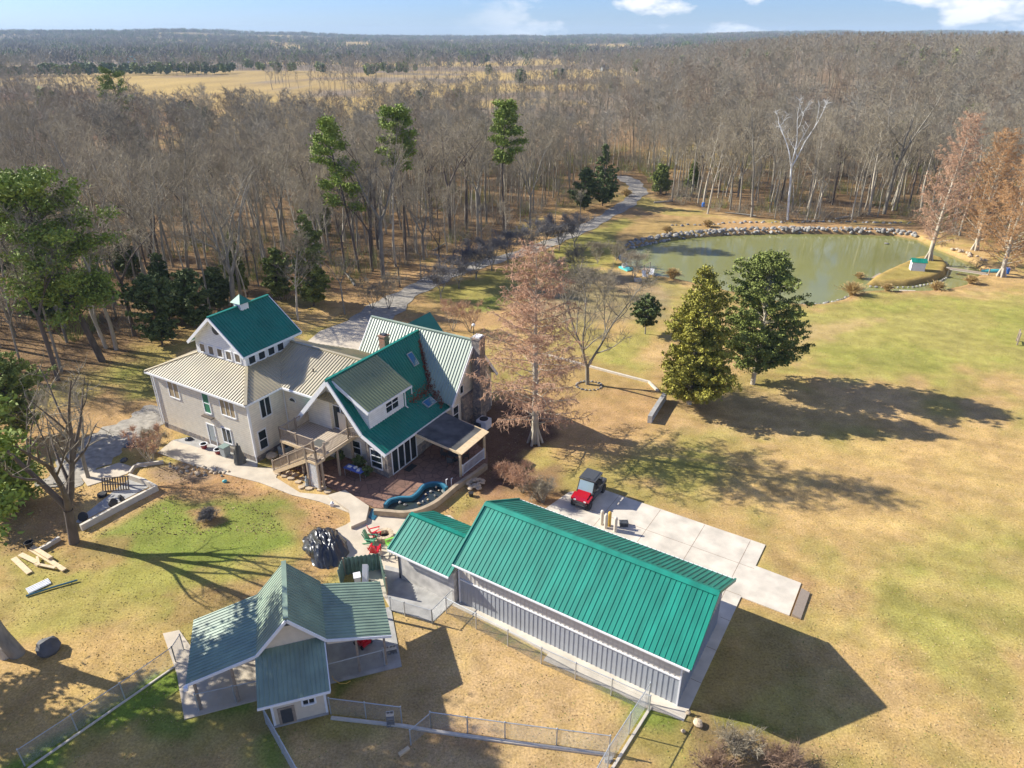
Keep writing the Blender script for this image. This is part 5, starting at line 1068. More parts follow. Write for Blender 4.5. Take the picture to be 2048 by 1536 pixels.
# ------------------------------------------------------------------ stones
def rockmesh(seed, n=2):
    import bmesh
    bm = bmesh.new(); bmesh.ops.create_icosphere(bm, subdivisions=n, radius=.5); R = random.Random(seed)
    pl = [(Vector((R.gauss(0, 1), R.gauss(0, 1), R.gauss(0, 1))).normalized(), R.uniform(.3, .46)) for _ in range(9)]
    for v in bm.verts:
        for nrm, d in pl:
            e = v.co.dot(nrm) - d
            if e > 0: v.co -= nrm * e
        v.co *= R.uniform(.96, 1.04); v.co.z *= .75
    vs = [tuple(v.co) for v in bm.verts]; fs = [tuple(v.index for v in f.verts) for f in bm.faces]; bm.free(); return vs, fs
ROCK = {}
def rock(loc, s, label, group, m='rock', name='boulder', cat='rock', zs=1.0, R=random.Random(8)):
    k_ = (R.randrange(4), m)
    if k_ not in ROCK:
        vs, fs = rockmesh(50 + k_[0]); o = MB().add(vs, fs).build(name, M[m]); ROCK[k_] = o
    else:
        o = ROCK[k_].copy(); COL.objects.link(o); o.name = name
    o.location = loc; o.rotation_euler = (R.uniform(-.2, .2), R.uniform(-.2, .2), R.random() * 6.28); o.scale = (s * R.uniform(.8, 1.25), s * R.uniform(.8, 1.1), s * zs)
    for kk in ('label', 'category', 'group'):
        if kk in o: del o[kk]
    tag(o, label, cat, group); return o
def along(px, n, z=0.):
    pts = [P(x, y, z) for x, y in px]; Ls = [0]
    for i in range(len(pts) - 1): Ls.append(Ls[-1] + (pts[i + 1] - pts[i]).length)
    out_ = []
    for k_ in range(n):
        t_ = Ls[-1] * (k_ + .5) / n; i = max(j for j in range(len(Ls) - 1) if Ls[j] <= t_); out_.append(pts[i].lerp(pts[i + 1], (t_ - Ls[i]) / (Ls[i + 1] - Ls[i])))
    return out_
R = random.Random(4)
for row, (off, n_, sz) in enumerate([(0, 76, .85), (.7, 68, 1.0), (1.4, 56, .85)]):
    for p in along([(1250, 501), (1300, 487), (1370, 476), (1440, 471), (1520, 468), (1600, 467), (1700, 468), (1790, 471), (1835, 478)], n_, WATER_Z):
        x, y = p.x + R.uniform(-.3, .3), p.y + off + R.uniform(-.25, .25); rock((x, y, max(th(x, y), WATER_Z) + .05), sz * R.uniform(.55, 1.15), 'weathered grey boulder in the ' + ['lowest', 'middle', 'top'][row] + ' row of the far pond bank, ' + ['left', 'middle', 'right'][0 if x < 38 else (1 if x < 58 else 2)] + ' part', 'boulders of the far pond bank')
for p in along([(1600, 617), (1640, 615), (1680, 606), (1705, 594)], 26, WATER_Z): rock((p.x + R.uniform(-.2, .2), p.y + R.uniform(-.3, .2), th(p.x, p.y) + .1), R.uniform(.25, .5), 'small pale stone edging the near shore of the pond', 'stones edging the near pond shore', name='stone')
for p in along([(1905, 506), (1940, 520), (1962, 532)], 22, WATER_Z): rock((p.x + R.uniform(-.9, .9), p.y + R.uniform(-.2, 1.2), th(p.x, p.y) + .1), R.uniform(.4, .8), 'tan stone at the right end of the pond behind the footbridge', 'tan stones at the right end of the pond', 'rock_tan', name='stone')
for p in along([(1340, 452), (1480, 446), (1650, 444), (1830, 447)], 46): rock((p.x + R.uniform(-.3, .3), p.y + R.uniform(-.5, .5), th(p.x, p.y) + .05), R.uniform(.4, .9), 'grey stone in the low row between the pond path and the woods', 'stones in the row below the woods')
for p in along([(1735, 574), (1770, 577), (1825, 576), (1880, 566), (1895, 556)], 20, WATER_Z): rock((p.x, p.y + .1, WATER_Z + .1), R.uniform(.3, .5), 'dark wet stone along the front edge of the pond island', 'stones edging the island', name='stone')
for p in along([(1720, 590), (1790, 588), (1850, 588), (1900, 582), (1930, 574)], 14, WATER_Z): rock((p.x, p.y - .1, WATER_Z + .1), R.uniform(.25, .45), 'small dark stone along the lawn side of the channel', 'stones along the channel', name='stone')
rock((*P(1773, 488, WATER_Z)[:2], WATER_Z + .05), 1.0, 'dark flat rock breaking the water surface near the far right bank', None, zs=.5)
for i in range(20):
    a = i / 20 * 6.283; b_ = P(1178, 772); rock((b_.x + 1.3 * math.cos(a), b_.y + 1.0 * math.sin(a), .05), R.uniform(.22, .38), 'small stone in the ring around the bare forked lawn tree', 'ring of stones around the lawn tree', name='stone')
# flagstones beside the stairs and rubble in the garden
for i, (x, y) in enumerate([(556, 948), (570, 952), (566, 943), (582, 958), (590, 950), (597, 965), (606, 958), (612, 970), (622, 966), (618, 978), (632, 974), (640, 980), (648, 976), (580, 946), (603, 975), (655, 985), (630, 962)]):
    p = P(x, y); pts = [(p.x + math.cos(k * 1.05 + i) * R.uniform(.22, .36), p.y + math.sin(k * 1.05 + i) * R.uniform(.18, .3)) for k in range(6)]
    o = MB().prism(pts, -.05, .09 + .01 * (i % 4)).build('flagstone', M['rock_tan']); tag(o, 'flat tan flagstone laid beside the garden walk below the deck stairs', 'stone', 'flagstones below the stairs')
for i in range(34):
    p = P(335 + i * 3.6 + R.uniform(-5, 5), 935 + i * .35 + R.uniform(-9, 10)); rock((p.x, p.y, .04), R.uniform(.16, .38), 'rubble stone in the planted bed along the garden walk', 'rubble stones of the walk bed', ['rock', 'rock_tan'][i % 2], name='stone')
for i in range(26):
    a = R.random() * 6.283; rr = R.random() ** .5 * .75; p = P(953, 972); rock((p.x + rr * math.cos(a), p.y + rr * math.sin(a), .12 + (1 - rr) * .5 * R.random()), R.uniform(.35, .6), 'tan slab stone in the heap outside the patio wall', 'tan stone heap outside the patio wall', 'rock_tan', name='stone', zs=.6)
rock((*P(98, 1302)[:2], .35), 1.5, 'big dark boulder beside the thick leaning trunk at lower left', None, 'rock_dk')
rock((*P(1395, 1450)[:2], .12), .5, 'white rock at the front corner of the barn slab', None, 'rock_tan', 'stone'); rock((*P(1376, 1428)[:2], .1), .3, 'small pale rock touching the barn slab corner', None, 'rock_tan', 'stone')
rock((*P(1366, 1465)[:2], .08), .28, 'small pale stone between the barn corner and the diagonal fence', None, 'rock_tan', 'stone'); rock((*P(396, 950)[:2], .15), .5, 'pinkish stone in the bed left of the green frog lump', None, 'rock_tan', 'stone')
rock((*P(450, 964)[:2], .1), .42, 'smooth green painted stone on the dirt below the walk', None, 'turq', 'stone')
rock((*P(545, 918)[:2], .3), .9, 'round tan stone beside the air conditioner by the house corner', None, 'rock_tan')

# ------------------------------------------------------------------ utility vehicle
ut = thing('utility_vehicle', 'red and black off road utility vehicle parked on the pale concrete pad', 'vehicle', (5.9, 44.4, .06), math.radians(-30.2))
def wheel(parent, x, y, r=.34, wd=.26):
    w = MB(); n = 22
    prof = [(r * .62, -wd / 2), (r * .95, -wd / 2), (r, -wd * .3), (r, wd * .3), (r * .95, wd / 2), (r * .62, wd / 2)]
    w.lathe(prof, (0, 0, 0), n, axis='x')
    for k_ in range(n):
        a = 2 * math.pi * k_ / n; c = Vector((0, math.cos(a) * r, math.sin(a) * r)); w.beam(c + Vector((-wd / 2, 0, 0)), c + Vector((wd / 2, 0, 0)), .05, .05)
    t_ = w.build('wheel', M['black'], parent); t_.location = (x, y, r)
    w = MB(); w.lathe([(.05, -wd * .52), (r * .58, -wd * .45), (r * .6, wd * .45), (.05, wd * .52)], (0, 0, 0), 12, axis='x'); w.build('rim', M['dkgrey'], t_)
for sx_ in (-.62, .62):
    for sy_ in (-1.3, 1.3): wheel(ut, sx_, sy_)
def poly_x(mb, prof, x0, x1, mi=0):             # side profile (y,z) extruded in x
    n = len(prof); vs = [(x0, a, b) for a, b in prof] + [(x1, a, b) for a, b in prof]
    mb.add(vs, [tuple(range(n)), tuple(reversed(range(n, 2 * n)))] + [(i, n + i, n + (i + 1) % n, (i + 1) % n) for i in range(n)], mi)
w = MB(); poly_x(w, [(-1.62, .42), (-1.66, .75), (-1.5, .98), (-.8, 1.12), (-.72, .95), (-.72, .42)], -.52, .52); poly_x(w, [(-1.7, .86), (-1.0, 1.0), (-.9, .86), (-1.66, .72)], -.74, -.5); poly_x(w, [(-1.7, .86), (-1.0, 1.0), (-.9, .86), (-1.66, .72)], .5, .74); w.build('hood', M['redpaint'], ut)
w = MB(); w.box(-.7, .7, -.72, .98, .38, .62); w.box(-.72, -.64, -.72, .95, .62, .95); w.box(.64, .72, -.72, .95, .62, .95); w.box(-.45, .45, -1.78, -1.6, .4, .62); w.box(-.6, .6, -1.66, -1.6, .5, .56); w.box(-.5, .5, -1.4, 1.7, .3, .42); w.build('body', M['dkgrey'], ut)
w = MB(); poly_x(w, [(.98, .62), (.98, 1.0), (1.78, 1.0), (1.78, .66)], -.7, .7); w.box(-.62, .62, 1.05, 1.72, 1.0, 1.02); w.build('cargo_bed', M['dkgrey'], ut)
w = MB()
for sx_ in (-.64, .64):
    w.tube([(sx_, -.8, 1.0), (sx_ * .95, -.42, 1.86), (sx_ * .95, .92, 1.9), (sx_, 1.02, .7)], .035, 6); w.tube([(sx_ * .95, .3, 1.88), (sx_, .2, .6)], .03, 6)
w.tube([(-.6, -.42, 1.86), (.6, -.42, 1.86)], .03, 6); w.tube([(-.6, .92, 1.9), (.6, .92, 1.9)], .03, 6); w.build('roll_cage', M['black'], ut)
w = MB(); w.box(-.66, .66, -.5, 1.0, 1.9, 1.97); w.box(-.5, .5, -.35, .85, 1.97, 2.0); w.box(-.12, .12, -.4, -.3, 2.0, 2.03); w.build('roof', M['dkgrey'], ut)
w = MB(); w.add([(-.6, -.8, 1.08), (.6, -.8, 1.08), (.56, -.46, 1.8), (-.56, -.46, 1.8), (-.6, -.78, 1.08), (.6, -.78, 1.08), (.56, -.44, 1.8), (-.56, -.44, 1.8)], [(0, 1, 2, 3), (7, 6, 5, 4), (0, 4, 5, 1), (1, 5, 6, 2), (2, 6, 7, 3), (3, 7, 4, 0)]); w.build('windshield', mat('clear screen', (.25, .33, .36), .08, spec=.8), ut)
for y0_ in (-.1, .62):
    w = MB(); w.box(-.55, .55, y0_, y0_ + .4, .66, .8); w.box(-.55, .55, y0_ + .34, y0_ + .44, .8, 1.3); w.build('seat', M['black'], ut)
for sx_ in (-.42, .42):
    w = MB(); w.box(sx_ - .1, sx_ + .1, -1.68, -1.63, .72, .8); w.build('headlight', M['lattice'], ut)
w = MB(); w.tube([(-.35, -1.74, .4), (-.35, -1.82, .78), (.35, -1.82, .78), (.35, -1.74, .4)], .03, 6); w.build('bumper', M['black'], ut)

# posts on the pad
for i, (x, y, mt, lb) in enumerate([(1203, 1050, 'concrete_new', 'whitish round topped post farthest left of the four beside the barn'), (1211, 1057, 'concrete_new', 'whitish post just left of the ochre post'), (1218, 1053, 'yellow', 'ochre yellow post among three whitish ones beside the barn'), (1230, 1064, 'concrete_new', 'whitish post nearest to the barn roof, right of the ochre post')]):
    p = P(x, y); w = MB(); w.lathe([(.13, 0), (.13, 1.15), (.09, 1.24), (.03, 1.27)], (0, 0, 0), 12); o = w.build('bollard_post', M[mt]); o.location = (p.x, p.y, .06); tag(o, lb, 'post', 'posts standing on the concrete pad')
p = P(1247, 1052); w = MB(); w.box(-.3, .3, -.2, .2, 0, .3); w.box(-.32, .32, -.22, .22, .3, .34); w.tube([(-.2, -.3, .1), (-.2, -.25, .6)], .02, 5); w.tube([(.2, -.3, .1), (.2, -.25, .6)], .02, 5); w.beam((-.22, -.25, .6), (.22, -.25, .6), .03, .03); o = w.build('hand_cart', M['dkgrey']); o.location = (p.x, p.y, .06); tag(o, 'dark low hand cart beside the posts on the pad', 'cart')

# ------------------------------------------------------------------ fire pit and garden chairs
p = P(770, 1076, .05); fp = thing('fire_pit', 'round stone ring fire pit between the red and green chairs', 'fire pit', p)
w = MB()
for k_ in range(14):
    a0_ = 2 * math.pi * k_ / 14 + .02; a1_ = 2 * math.pi * (k_ + 1) / 14 - .02
    q = [(math.cos(a) * r__, math.sin(a) * r__) for a, r__ in ((a0_, .36), (a0_, .62), (a1_, .62), (a1_, .36))]
    w.prism(q, 0, .3); w.prism([(x * 1.02, y_ * 1.02) for x, y_ in q], .3, .42)
w.build('stone_ring', M['rock_tan'], fp); w = MB(); w.lathe([(.36, 0), (.36, .12)], n=16); w.build('ash_bed', M['black'], fp)
def chair(loc, rz, mname, label, nm='garden_chair', tip=False):
    t = thing(nm, label, 'chair', loc, rz, 'slatted garden chairs around the fire pit')
    w = MB()
    for i in range(5): w.slab([(-.26, -.32 + i * .12, .36 - i * .035), (.26, -.32 + i * .12, .36 - i * .035), (.26, -.22 + i * .12, .33 - i * .035), (-.26, -.22 + i * .12, .33 - i * .035)], .02)
    w.build('seat', M[mname], t); w = MB()
    for i in range(5):
        x = (i - 2) * .105; hh = 1.02 - abs(i - 2) ** 2 * .035; w.beam((x * .9, .22, .2), (x * 1.25, .55, hh), .095, .02, up=(0, 1, 0))
    w.beam((-.24, .34, .45), (.24, .34, .45), .02, .06); w.build('backrest', M[mname], t)
    for sx_ in (-.31, .31):
        w = MB(); w.beam((sx_, -.36, .53), (sx_, .36, .5), .11, .025); w.build('armrest', M[mname], t)
        w = MB(); w.beam((sx_, -.3, 0), (sx_, -.3, .52), .09, .03); w.build('leg', M[mname], t)
        w = MB(); w.beam((sx_ * .9, -.32, .3), (sx_ * .9, .55, .02), .03, .1); w.build('leg', M[mname], t)
    return t
chair(P(752, 1072, .05), math.radians(110), 'red', 'bright red garden chair behind the fire pit, facing right')
chair(P(743, 1086, .05), math.radians(75), 'chairgreen', 'faded green garden chair left of the fire pit')
chair(P(784, 1094, .05), math.radians(-60), 'lime', 'lime green garden chair half hidden by the shed roof edge')
chair(P(750, 1106, .05), math.radians(170), 'red', 'red garden chair in front, against the corrugated screen')
p = P(778, 1117, .05); w = MB(); w.tube([(-.45, 0, .18), (.45, .1, .18)], .035, 6); 
for x in (-.45, .45): w.tube([(x, -.18, .05), (x, 0, .2), (x, .2, .05)], .04, 6)
w.tube([(0, 0, .18), (.05, .3, .3)], .03, 6); o = w.build('base_stand', M['dkgrey']); o.location = p; tag(o, 'grey folding stand lying on the patio near the red chair', 'stand')

# tarp covered heap
def drape(name, px, rx, ry, h, m, label, cat, seed, rz=0, z=0, n=46, amp=.22):
    p = P(*px); xs = np.linspace(-1, 1, n); X_, Y_ = np.meshgrid(xs, xs); rad = np.hypot(X_, Y_); edge = 1 + .22 * (fbm(X_ * 2 + 9, Y_ * 2 + 9, 3, seed) - .5) * 2
    X2 = X_ * np.sqrt(1 - Y_ ** 2 / 2); Y2 = Y_ * np.sqrt(1 - X_ ** 2 / 2); r2 = np.clip(np.hypot(X2, Y2), 0, 1)
    fold = np.abs(fbm(X2 * 3.2 + 5, Y2 * 1.2 + 5, 4, seed + 1) - .5) * 2; top = (1 - r2 ** 2.4); Z_ = h * top * (.55 + .9 * fbm(X2 * 1.3 + 3, Y2 * 1.3, 2, seed + 2)) + amp * fold * (.3 + top) * h * .9
    v = np.stack([X2 * rx * edge, Y2 * ry * edge, np.maximum(Z_, .015)], 2).reshape(-1, 3); I = np.arange(n * n).reshape(n, n); f = np.stack([I[:-1, :-1], I[:-1, 1:], I[1:, 1:], I[1:, :-1]], -1).reshape(-1, 4)
    o = fastmesh(name, v, f, M[m]); o.data.polygons.foreach_set('use_smooth', [True] * len(f)); o.location = (p.x, p.y, z); o.rotation_euler = (0, 0, rz); tag(o, label, cat); return o
drape('covered_heap', (650, 1096), 1.45, 2.1, 1.05, 'tarp', 'large heap wrapped in crumpled shiny black tarp on the lower patio', 'tarp', 3, .45, amp=.55, n=70)
drape('covered_grill', (481, 926), .5, .42, 1.15, 'greytarp', 'grill under a dusty dark cover at the house corner', 'grill', 7, .2, amp=.5)

# corrugated screen
cs_ = thing('corrugated_screen', 'U shaped screen of weathered corrugated metal between tarp heap and shed', 'screen', (0, 0, 0))
M['corr'] = mat('dull green corrugated metal', (.18, .27, .23), .55, .3, noise=(2, .3))
def corr(name, a, b_, h, parent, tilt=(0, 0)):
    a = Vector(a); b_ = Vector(b_); d = b_ - a; L_ = d.length; d.normalize(); nn_ = Vector((-d.y, d.x, 0)); n_ = int(L_ / .045); vs = []; fs = []
    for i in range(n_ + 1):
        c = a + d * (L_ * i / n_); o_ = nn_ * (.05 * math.sin(i * 6.283 / 6)); vs += [tuple(c + o_ - nn_ * .006), tuple(c + o_ + Vector((tilt[0], tilt[1], h)) - nn_ * .006), tuple(c + o_ + Vector((tilt[0], tilt[1], h)) + nn_ * .006), tuple(c + o_ + nn_ * .006)]
    for i in range(n_): j = i * 4; fs += [(j, j + 4, j + 5, j + 1), (j + 1, j + 5, j + 6, j + 2), (j + 2, j + 6, j + 7, j + 3)]
    return MB().add(vs, fs).build(name, M['corr'], parent)
q0, q1, q2, q3 = P(690, 1150, 0), P(762, 1140, 0), P(775, 1190, 0), P(682, 1175, 0)
corr('panel', q0, q1, 1.35, cs_, (0, .1)); corr('panel', q1, q2, 1.3, cs_); corr('panel', q0, q3, 1.3, cs_, (-.1, 0))
for q in (q0, q1, q2): w = MB(); w.beam(q, q + Vector((0, 0, 1.45)), .09, .09); w.build('post', M['deckwood'], cs_)
p = P(716, 1168); w = MB(); w.box(-.2, .2, -.25, .25, 0, .7); w.box(-.23, .23, -.28, .28, .7, .76); w.box(-.15, .15, -.26, -.25, .2, .5); o = w.build('storage_box', M['lattice']); o.location = p; o.rotation_euler = (0, 0, .3); tag(o, 'white plastic storage box inside the corrugated screen', 'box')
p = P(728, 1166); w = MB(); w.slab([(-.05, -.5, .05), (.3, -.5, .05), (.3, .3, 1.3), (-.05, .3, 1.3)], .05); w.slab([(.28, -.4, .05), (.36, -.4, .05), (.36, .3, 1.2), (.28, .3, 1.2)], .03); o = w.build('leaning_panel', M['lattice']); o.location = p; tag(o, 'pale panel leaning next to the white box inside the screen', 'panel')

# ------------------------------------------------------------------ water feature and patio wall
wf = thing('water_feature', 'curved blue painted pond basin with dark water at the patio edge', 'pond basin', (0, 0, 0))
def band(mb, pts, wd, z0, z1):
    n_ = len(pts); Lp = []; Rp = []
    for i, q in enumerate(pts):
        d = (pts[min(i + 1, n_ - 1)] - pts[max(i - 1, 0)]); d.z = 0; d.normalize(); nn_ = Vector((-d.y, d.x, 0)) * wd / 2; Lp.append(q + nn_); Rp.append(q - nn_)
    for i in range(n_ - 1): mb.prism([(Lp[i].x, Lp[i].y), (Lp[i + 1].x, Lp[i + 1].y), (Rp[i + 1].x, Rp[i + 1].y), (Rp[i].x, Rp[i].y)], z0, z1)
def smooth(px, z, k_=5):
    c = [P(x, y, z) for x, y in px]; c = [c[0]] + c + [c[-1]]; out_ = []
    for i in range(1, len(c) - 2):
        for j in range(k_):
            t_ = j / k_; a, b_, d, e = c[i - 1], c[i], c[i + 1], c[i + 2]
            out_.append(.5 * ((2 * b_) + (-a + d) * t_ + (2 * a - 5 * b_ + 4 * d - e) * t_ * t_ + (-a + 3 * b_ - 3 * d + e) * t_ ** 3))
    out_.append(c[-2]); return out_
inner = smooth([(770, 1010), (780, 1000), (800, 995), (822, 994), (836, 984), (846, 972), (862, 966), (882, 967), (893, 976)], .45)
outer = smooth([(748, 1020), (775, 1022), (808, 1024), (840, 1018), (870, 1004), (893, 986), (912, 970), (930, 958), (950, 945), (972, 928)], .45)
w = MB(); band(w, inner, .3, .0, .5); w.build('blue_rim', M['bluepaint'], wf)
w = MB(); band(w, inner, .12, .5, .53); w.build('rim_line', mat('pale blue edge', (.05, .19, .27), .5), wf)
bp_ = [(q.x, q.y) for q in inner] + [(q.x, q.y) for q in reversed(outer[3:27])]
w = MB(); w.prism(bp_, -.1, .16); w.build('basin', M['soil'], wf)
w = MB(); w.prism([(x * .999, y * .999) for x, y in bp_], .16, .17); w.build('dark_water', mat('dark basin water', (.03, .04, .035), .08), wf)
w = MB(); band(w, outer, .3, -.2, .5); pw = w.build('patio_wall', M['rock_tan']); tag(pw, 'low curved tan retaining wall around the patio and basin', 'wall')
for i, (x, y) in enumerate([(852, 990), (862, 984), (856, 1000), (870, 992), (878, 982), (846, 1004), (838, 1008), (810, 1010), (872, 975), (800, 1006)]): p = P(x, y, .2); rock((p.x, p.y, .25), R.uniform(.18, .3), 'pale stone lying in the dark basin', 'stones in the basin', ['rock_tan', 'rock'][i % 2], name='stone')
w = MB(); w.prism([(q.x, q.y) for q in (P(745, 1018), P(760, 1026), P(748, 1042), P(736, 1036))], 0, .1); o = w.build('blue_splash_slab', M['bluepaint']); tag(o, 'small blue stained slab at the foot of the ramp', 'slab')
for x, y, hh in ((893, 975, .75), (903, 972, .7)): p = P(x, y, .12); w = MB(); w.tube([(0, 0, 0), (0, 0, hh), (.12, 0, hh + .06)], .035, 7); o = w.build('water_pipe', M['white']); o.location = p; tag(o, 'white upright pipe at the patio edge, ' + ('left' if x < 900 else 'right') + ' of two', 'pipe', 'pipes at the patio edge')

# things around the house
def at(x, y, z=0): return P(x, y, z)
p = at(452, 912); t = thing('trash_bin', 'grey green wheeled bin against the sunlit house wall', 'bin', p, HR); w = MB(); w.add([(-.26, -.26, 0), (.26, -.26, 0), (.26, .26, 0), (-.26, .26, 0), (-.32, -.32, .95), (.32, -.32, .95), (.32, .32, .95), (-.32, .32, .95)], [(3, 2, 1, 0), (4, 5, 6, 7), (0, 1, 5, 4), (1, 2, 6, 5), (2, 3, 7, 6), (3, 0, 4, 7)]); w.build('body', M['grey'], t)
w = MB(); w.box(-.35, .35, -.36, .34, .95, 1.02); w.build('lid', mat('grey green lid', (.20, .27, .24), .5), t)
for x, y, lb in ((409, 897, 'maroon flower pot with pale rim left of the side door'), (437, 908, 'maroon flower pot with pale rim beside the wheeled bin')):
    t = thing('flower_pot', lb, 'pot', at(x, y), 0, 'maroon pots at the side door'); w = MB(); w.lathe([(.2, 0), (.3, .42), (.33, .45)], n=14); w.build('bowl', M['maroon'], t); w = MB(); w.lathe([(.34, .45), (.34, .5), (.27, .5), (.27, .46)], n=14); w.build('rim', M['lattice'], t); w = MB(); w.lathe([(.26, .44), (.25, .46)], n=12); w.build('earth', M['soil'], t)
def ac(x, y, label, s=.42, m='grey', hh=.85):
    t = thing('air_conditioner', label, 'air conditioner', at(x, y, .05), HR); w = MB(); w.box(-s, s, -s, s, .05, hh - .06)
    for k_ in range(6): w.box(-s - .01, s + .01, -s - .012, s + .012, .12 + k_ * .11, .15 + k_ * .11)
    w.build('casing', M[m], t); w = MB(); w.lathe([(s * .8, hh - .06), (s * .8, hh), (s * .7, hh + .02)], n=16); w.build('fan_grille', M['black'], t)
ac(572, 908, 'green grey air conditioner in the inner corner by the wing'); ac(968, 856, 'pale boxy air conditioner behind the patio cover', .5, 'lattice', 1.0); ac(953, 862, 'small dark air conditioner next to the pale one', .3, 'dkgrey', .7)
# things under the deck
t = thing('folding_table', 'blue and white cluttered table in the shade under the deck', 'table', HL(8.6, 2.4, .12), HR)
w = MB(); w.box(-.9, .9, -.35, .35, .7, .74); w.build('table_top', mat('blue plastic top', (.06, .12, .45), .4), t)
for sx_ in (-.8, .8):
    for sy_ in (-.3, .3): w = MB(); w.beam((sx_, sy_, 0), (sx_, sy_, .7), .04, .04); w.build('leg', M['steel'], t)
for i, (dx, dy) in enumerate(((-.5, 0), (0, .12), (.45, -.05))):
    w = MB(); w.box(-.16, .16, -.12, .12, 0, .08); w.box(-.14, .14, -.02, .02, .08, .12); o = w.build('tray', M['lattice']); o.location = HL(8.6 + dx, 2.4 + dy, .86); o.rotation_euler = (0, 0, HR + i); tag(o, 'white tray lying on the blue table under the deck', 'tray', 'trays on the blue table')
for i, (a_, b_) in enumerate(((9.4, 2.8), (6.0, 3.4), (8.0, 3.5))):
    S, l = conifer(150 + i, .9, .5, .1, .03, 500, .14, 0, 20, .8, .3); add_tree(S, 'bark_dk', 'twig', 'potted_plant', ['dark bushy plant by the stone corner under the deck', 'dark leafy plant against the wall under the deck', 'dark plant between table and wall under the deck'][i], 'plant', HL(a_, b_, .1), extra=(*l, 'cedar_dk'))
w = MB(); w.box(-.55, .55, -.3, .3, 0, .02); o = w.build('door_mat', M['black']); o.location = HL(11.7, 5.6, .13); o.rotation_euler = (0, 0, HR + math.pi / 2); tag(o, 'dark mat in front of the tall glass wall', 'mat')
t = thing('patio_table', 'dark round metal table under the patio cover', 'table', HL(14.2, 8.4, .12)); w = MB(); w.lathe([(.6, .7), (.6, .73)], n=18); w.build('table_top', M['dkgrey'], t); w = MB(); w.lathe([(.3, 0), (.06, .05), (.05, .7)], n=10); w.build('pedestal', M['black'], t)
def ironchair(a_, b_, rz, label):
    t = thing('patio_chair', label, 'chair', HL(a_, b_, .12), rz, 'dark chairs under the patio cover'); w = MB(); w.box(-.24, .24, -.24, .24, .42, .45); w.build('seat', M['dkgrey'], t); w = MB(); w.box(-.24, .24, .22, .25, .5, .95); w.build('backrest', M['dkgrey'], t)
    for sx_ in (-.2, .2):
        for sy_ in (-.2, .2): w = MB(); w.beam((sx_, sy_, 0), (sx_, sy_, .42), .03, .03); w.build('leg', M['black'], t)
ironchair(13.3, 8.2, 1.2, 'dark metal chair left of the round table under the patio cover'); ironchair(14.4, 7.5, 2.9, 'dark metal chair in front of the round table under the patio cover'); ironchair(15.0, 8.9, -1.4, 'dark metal chair right of the round table under the patio cover')
p = at(942, 992); w = MB(); w.lathe([(.16, 0), (.2, .3), (.22, .32), (.1, .32)], n=10); o = w.build('plant_pot', M['black']); o.location = p; tag(o, 'small black pot on the grass below the tan stone heap', 'pot')
p = at(615, 972); w = MB(); w.lathe([(.14, 0), (.18, .1), (.12, .35), (.16, .55), (.08, .72), (.1, .85), (.02, .98)], n=10); o = w.build('garden_statue', M['grey']); o.location = p; tag(o, 'small grey garden statue among the flagstones', 'statue')
p = at(665, 1012); w = MB(); w.box(-.12, .12, -.12, .12, 0, .28); w.lathe([(.08, .28), (.1, .36), (.02, .44)], n=8); o = w.build('garden_light', M['white']); o.location = p; tag(o, 'small white garden light beside the walk', 'light')
drape('black_sack', (378, 880), .4, .3, .3, 'tarp', 'black sack lying against the left house wall', 'sack', 12)
drape('black_sack', (262, 893), .6, .3, .35, 'tarp', 'dark bundle lying on the gravel left of the house', 'sack', 13)
p = at(248, 922); rock((p.x, p.y, .1), .6, 'dark round stone on the side yard slab', None, 'rock_dk')
# lamp post
lp = thing('lamp_post', 'black lamp post with white globe behind the rear roof', 'lamp', at(948, 690)); w = MB(); w.lathe([(.12, 0), (.05, .2), (.04, 2.3)], n=8); w.build('post', M['black'], lp); w = MB()
w.lathe([(.03, 2.25)] + [(.2 * math.sin(t_), 2.46 - .2 * math.cos(t_)) for t_ in np.linspace(.25, 2.9, 9)], n=14); w.build('globe', M['white'], lp, True)

# ------------------------------------------------------------------ sunken bed, lumber and bits at the left
def wall_px(name, px, wd, z0, z1, m, label, cat='wall'): w = MB(); band(w, [P(x, y, z1) for x, y in px], wd, z0, z1); o = w.build(name, M[m]); tag(o, label, cat); return o
M['block_lt'] = mat('pale concrete block', (.58, .52, .42), .8, noise=(3, .1))
wall_px('bed_wall', [(257, 948), (287, 958), (312, 971), (280, 987), (235, 1010), (190, 1034), (160, 1050)], .22, -.2, .5, 'block_lt', 'pale block wall round the sunken bed at the left')
wall_px('bed_wall', [(258, 944), (268, 930), (284, 926), (326, 921)], .16, -.1, .3, 'block_lt', 'thin pale edging wall between bed and shrub')
wall_px('bed_wall', [(68, 1100), (90, 1090), (118, 1073)], .2, -.1, .3, 'block_lt', 'short pale wall behind the black bucket')
o = MB().prism(wpoly([(150, 1045), (262, 955), (306, 970), (160, 1046)]), -.05, .03).build('bed_floor', M['concrete_grey']); tag(o, kind='structure')
pg = thing('pallet_gate', 'dark wooden pallet standing upright on the edge of the sunken bed', 'pallet', P(232, 982), math.radians(8))
w = MB()
for i in range(11): w.beam((-.95 + i * .19, 0, .02), (-.85 + i * .19, .25, 1.15), .1, .03)
w.build('slats', M['darkwood'], pg); w = MB()
for f in (0, .5, 1): w.beam((-1.0 + .1 * f, .02 + .25 * f, .05 + 1.05 * f), (1.0 + .1 * f, .02 + .25 * f, .05 + 1.05 * f), .06, .09)
w.build('rails', M['deckwood'], pg)
p = P(284, 932); w = MB(); w.slab([(-.5, -.25, .12), (.5, -.25, .1), (.5, .3, .14), (-.5, .3, .16)], .04); w.box(-.3, .3, -.1, .1, .0, .08); o = w.build('board_lid', M['block_lt']); o.location = p; tag(o, 'white square board lying beside the sunken bed', 'board')
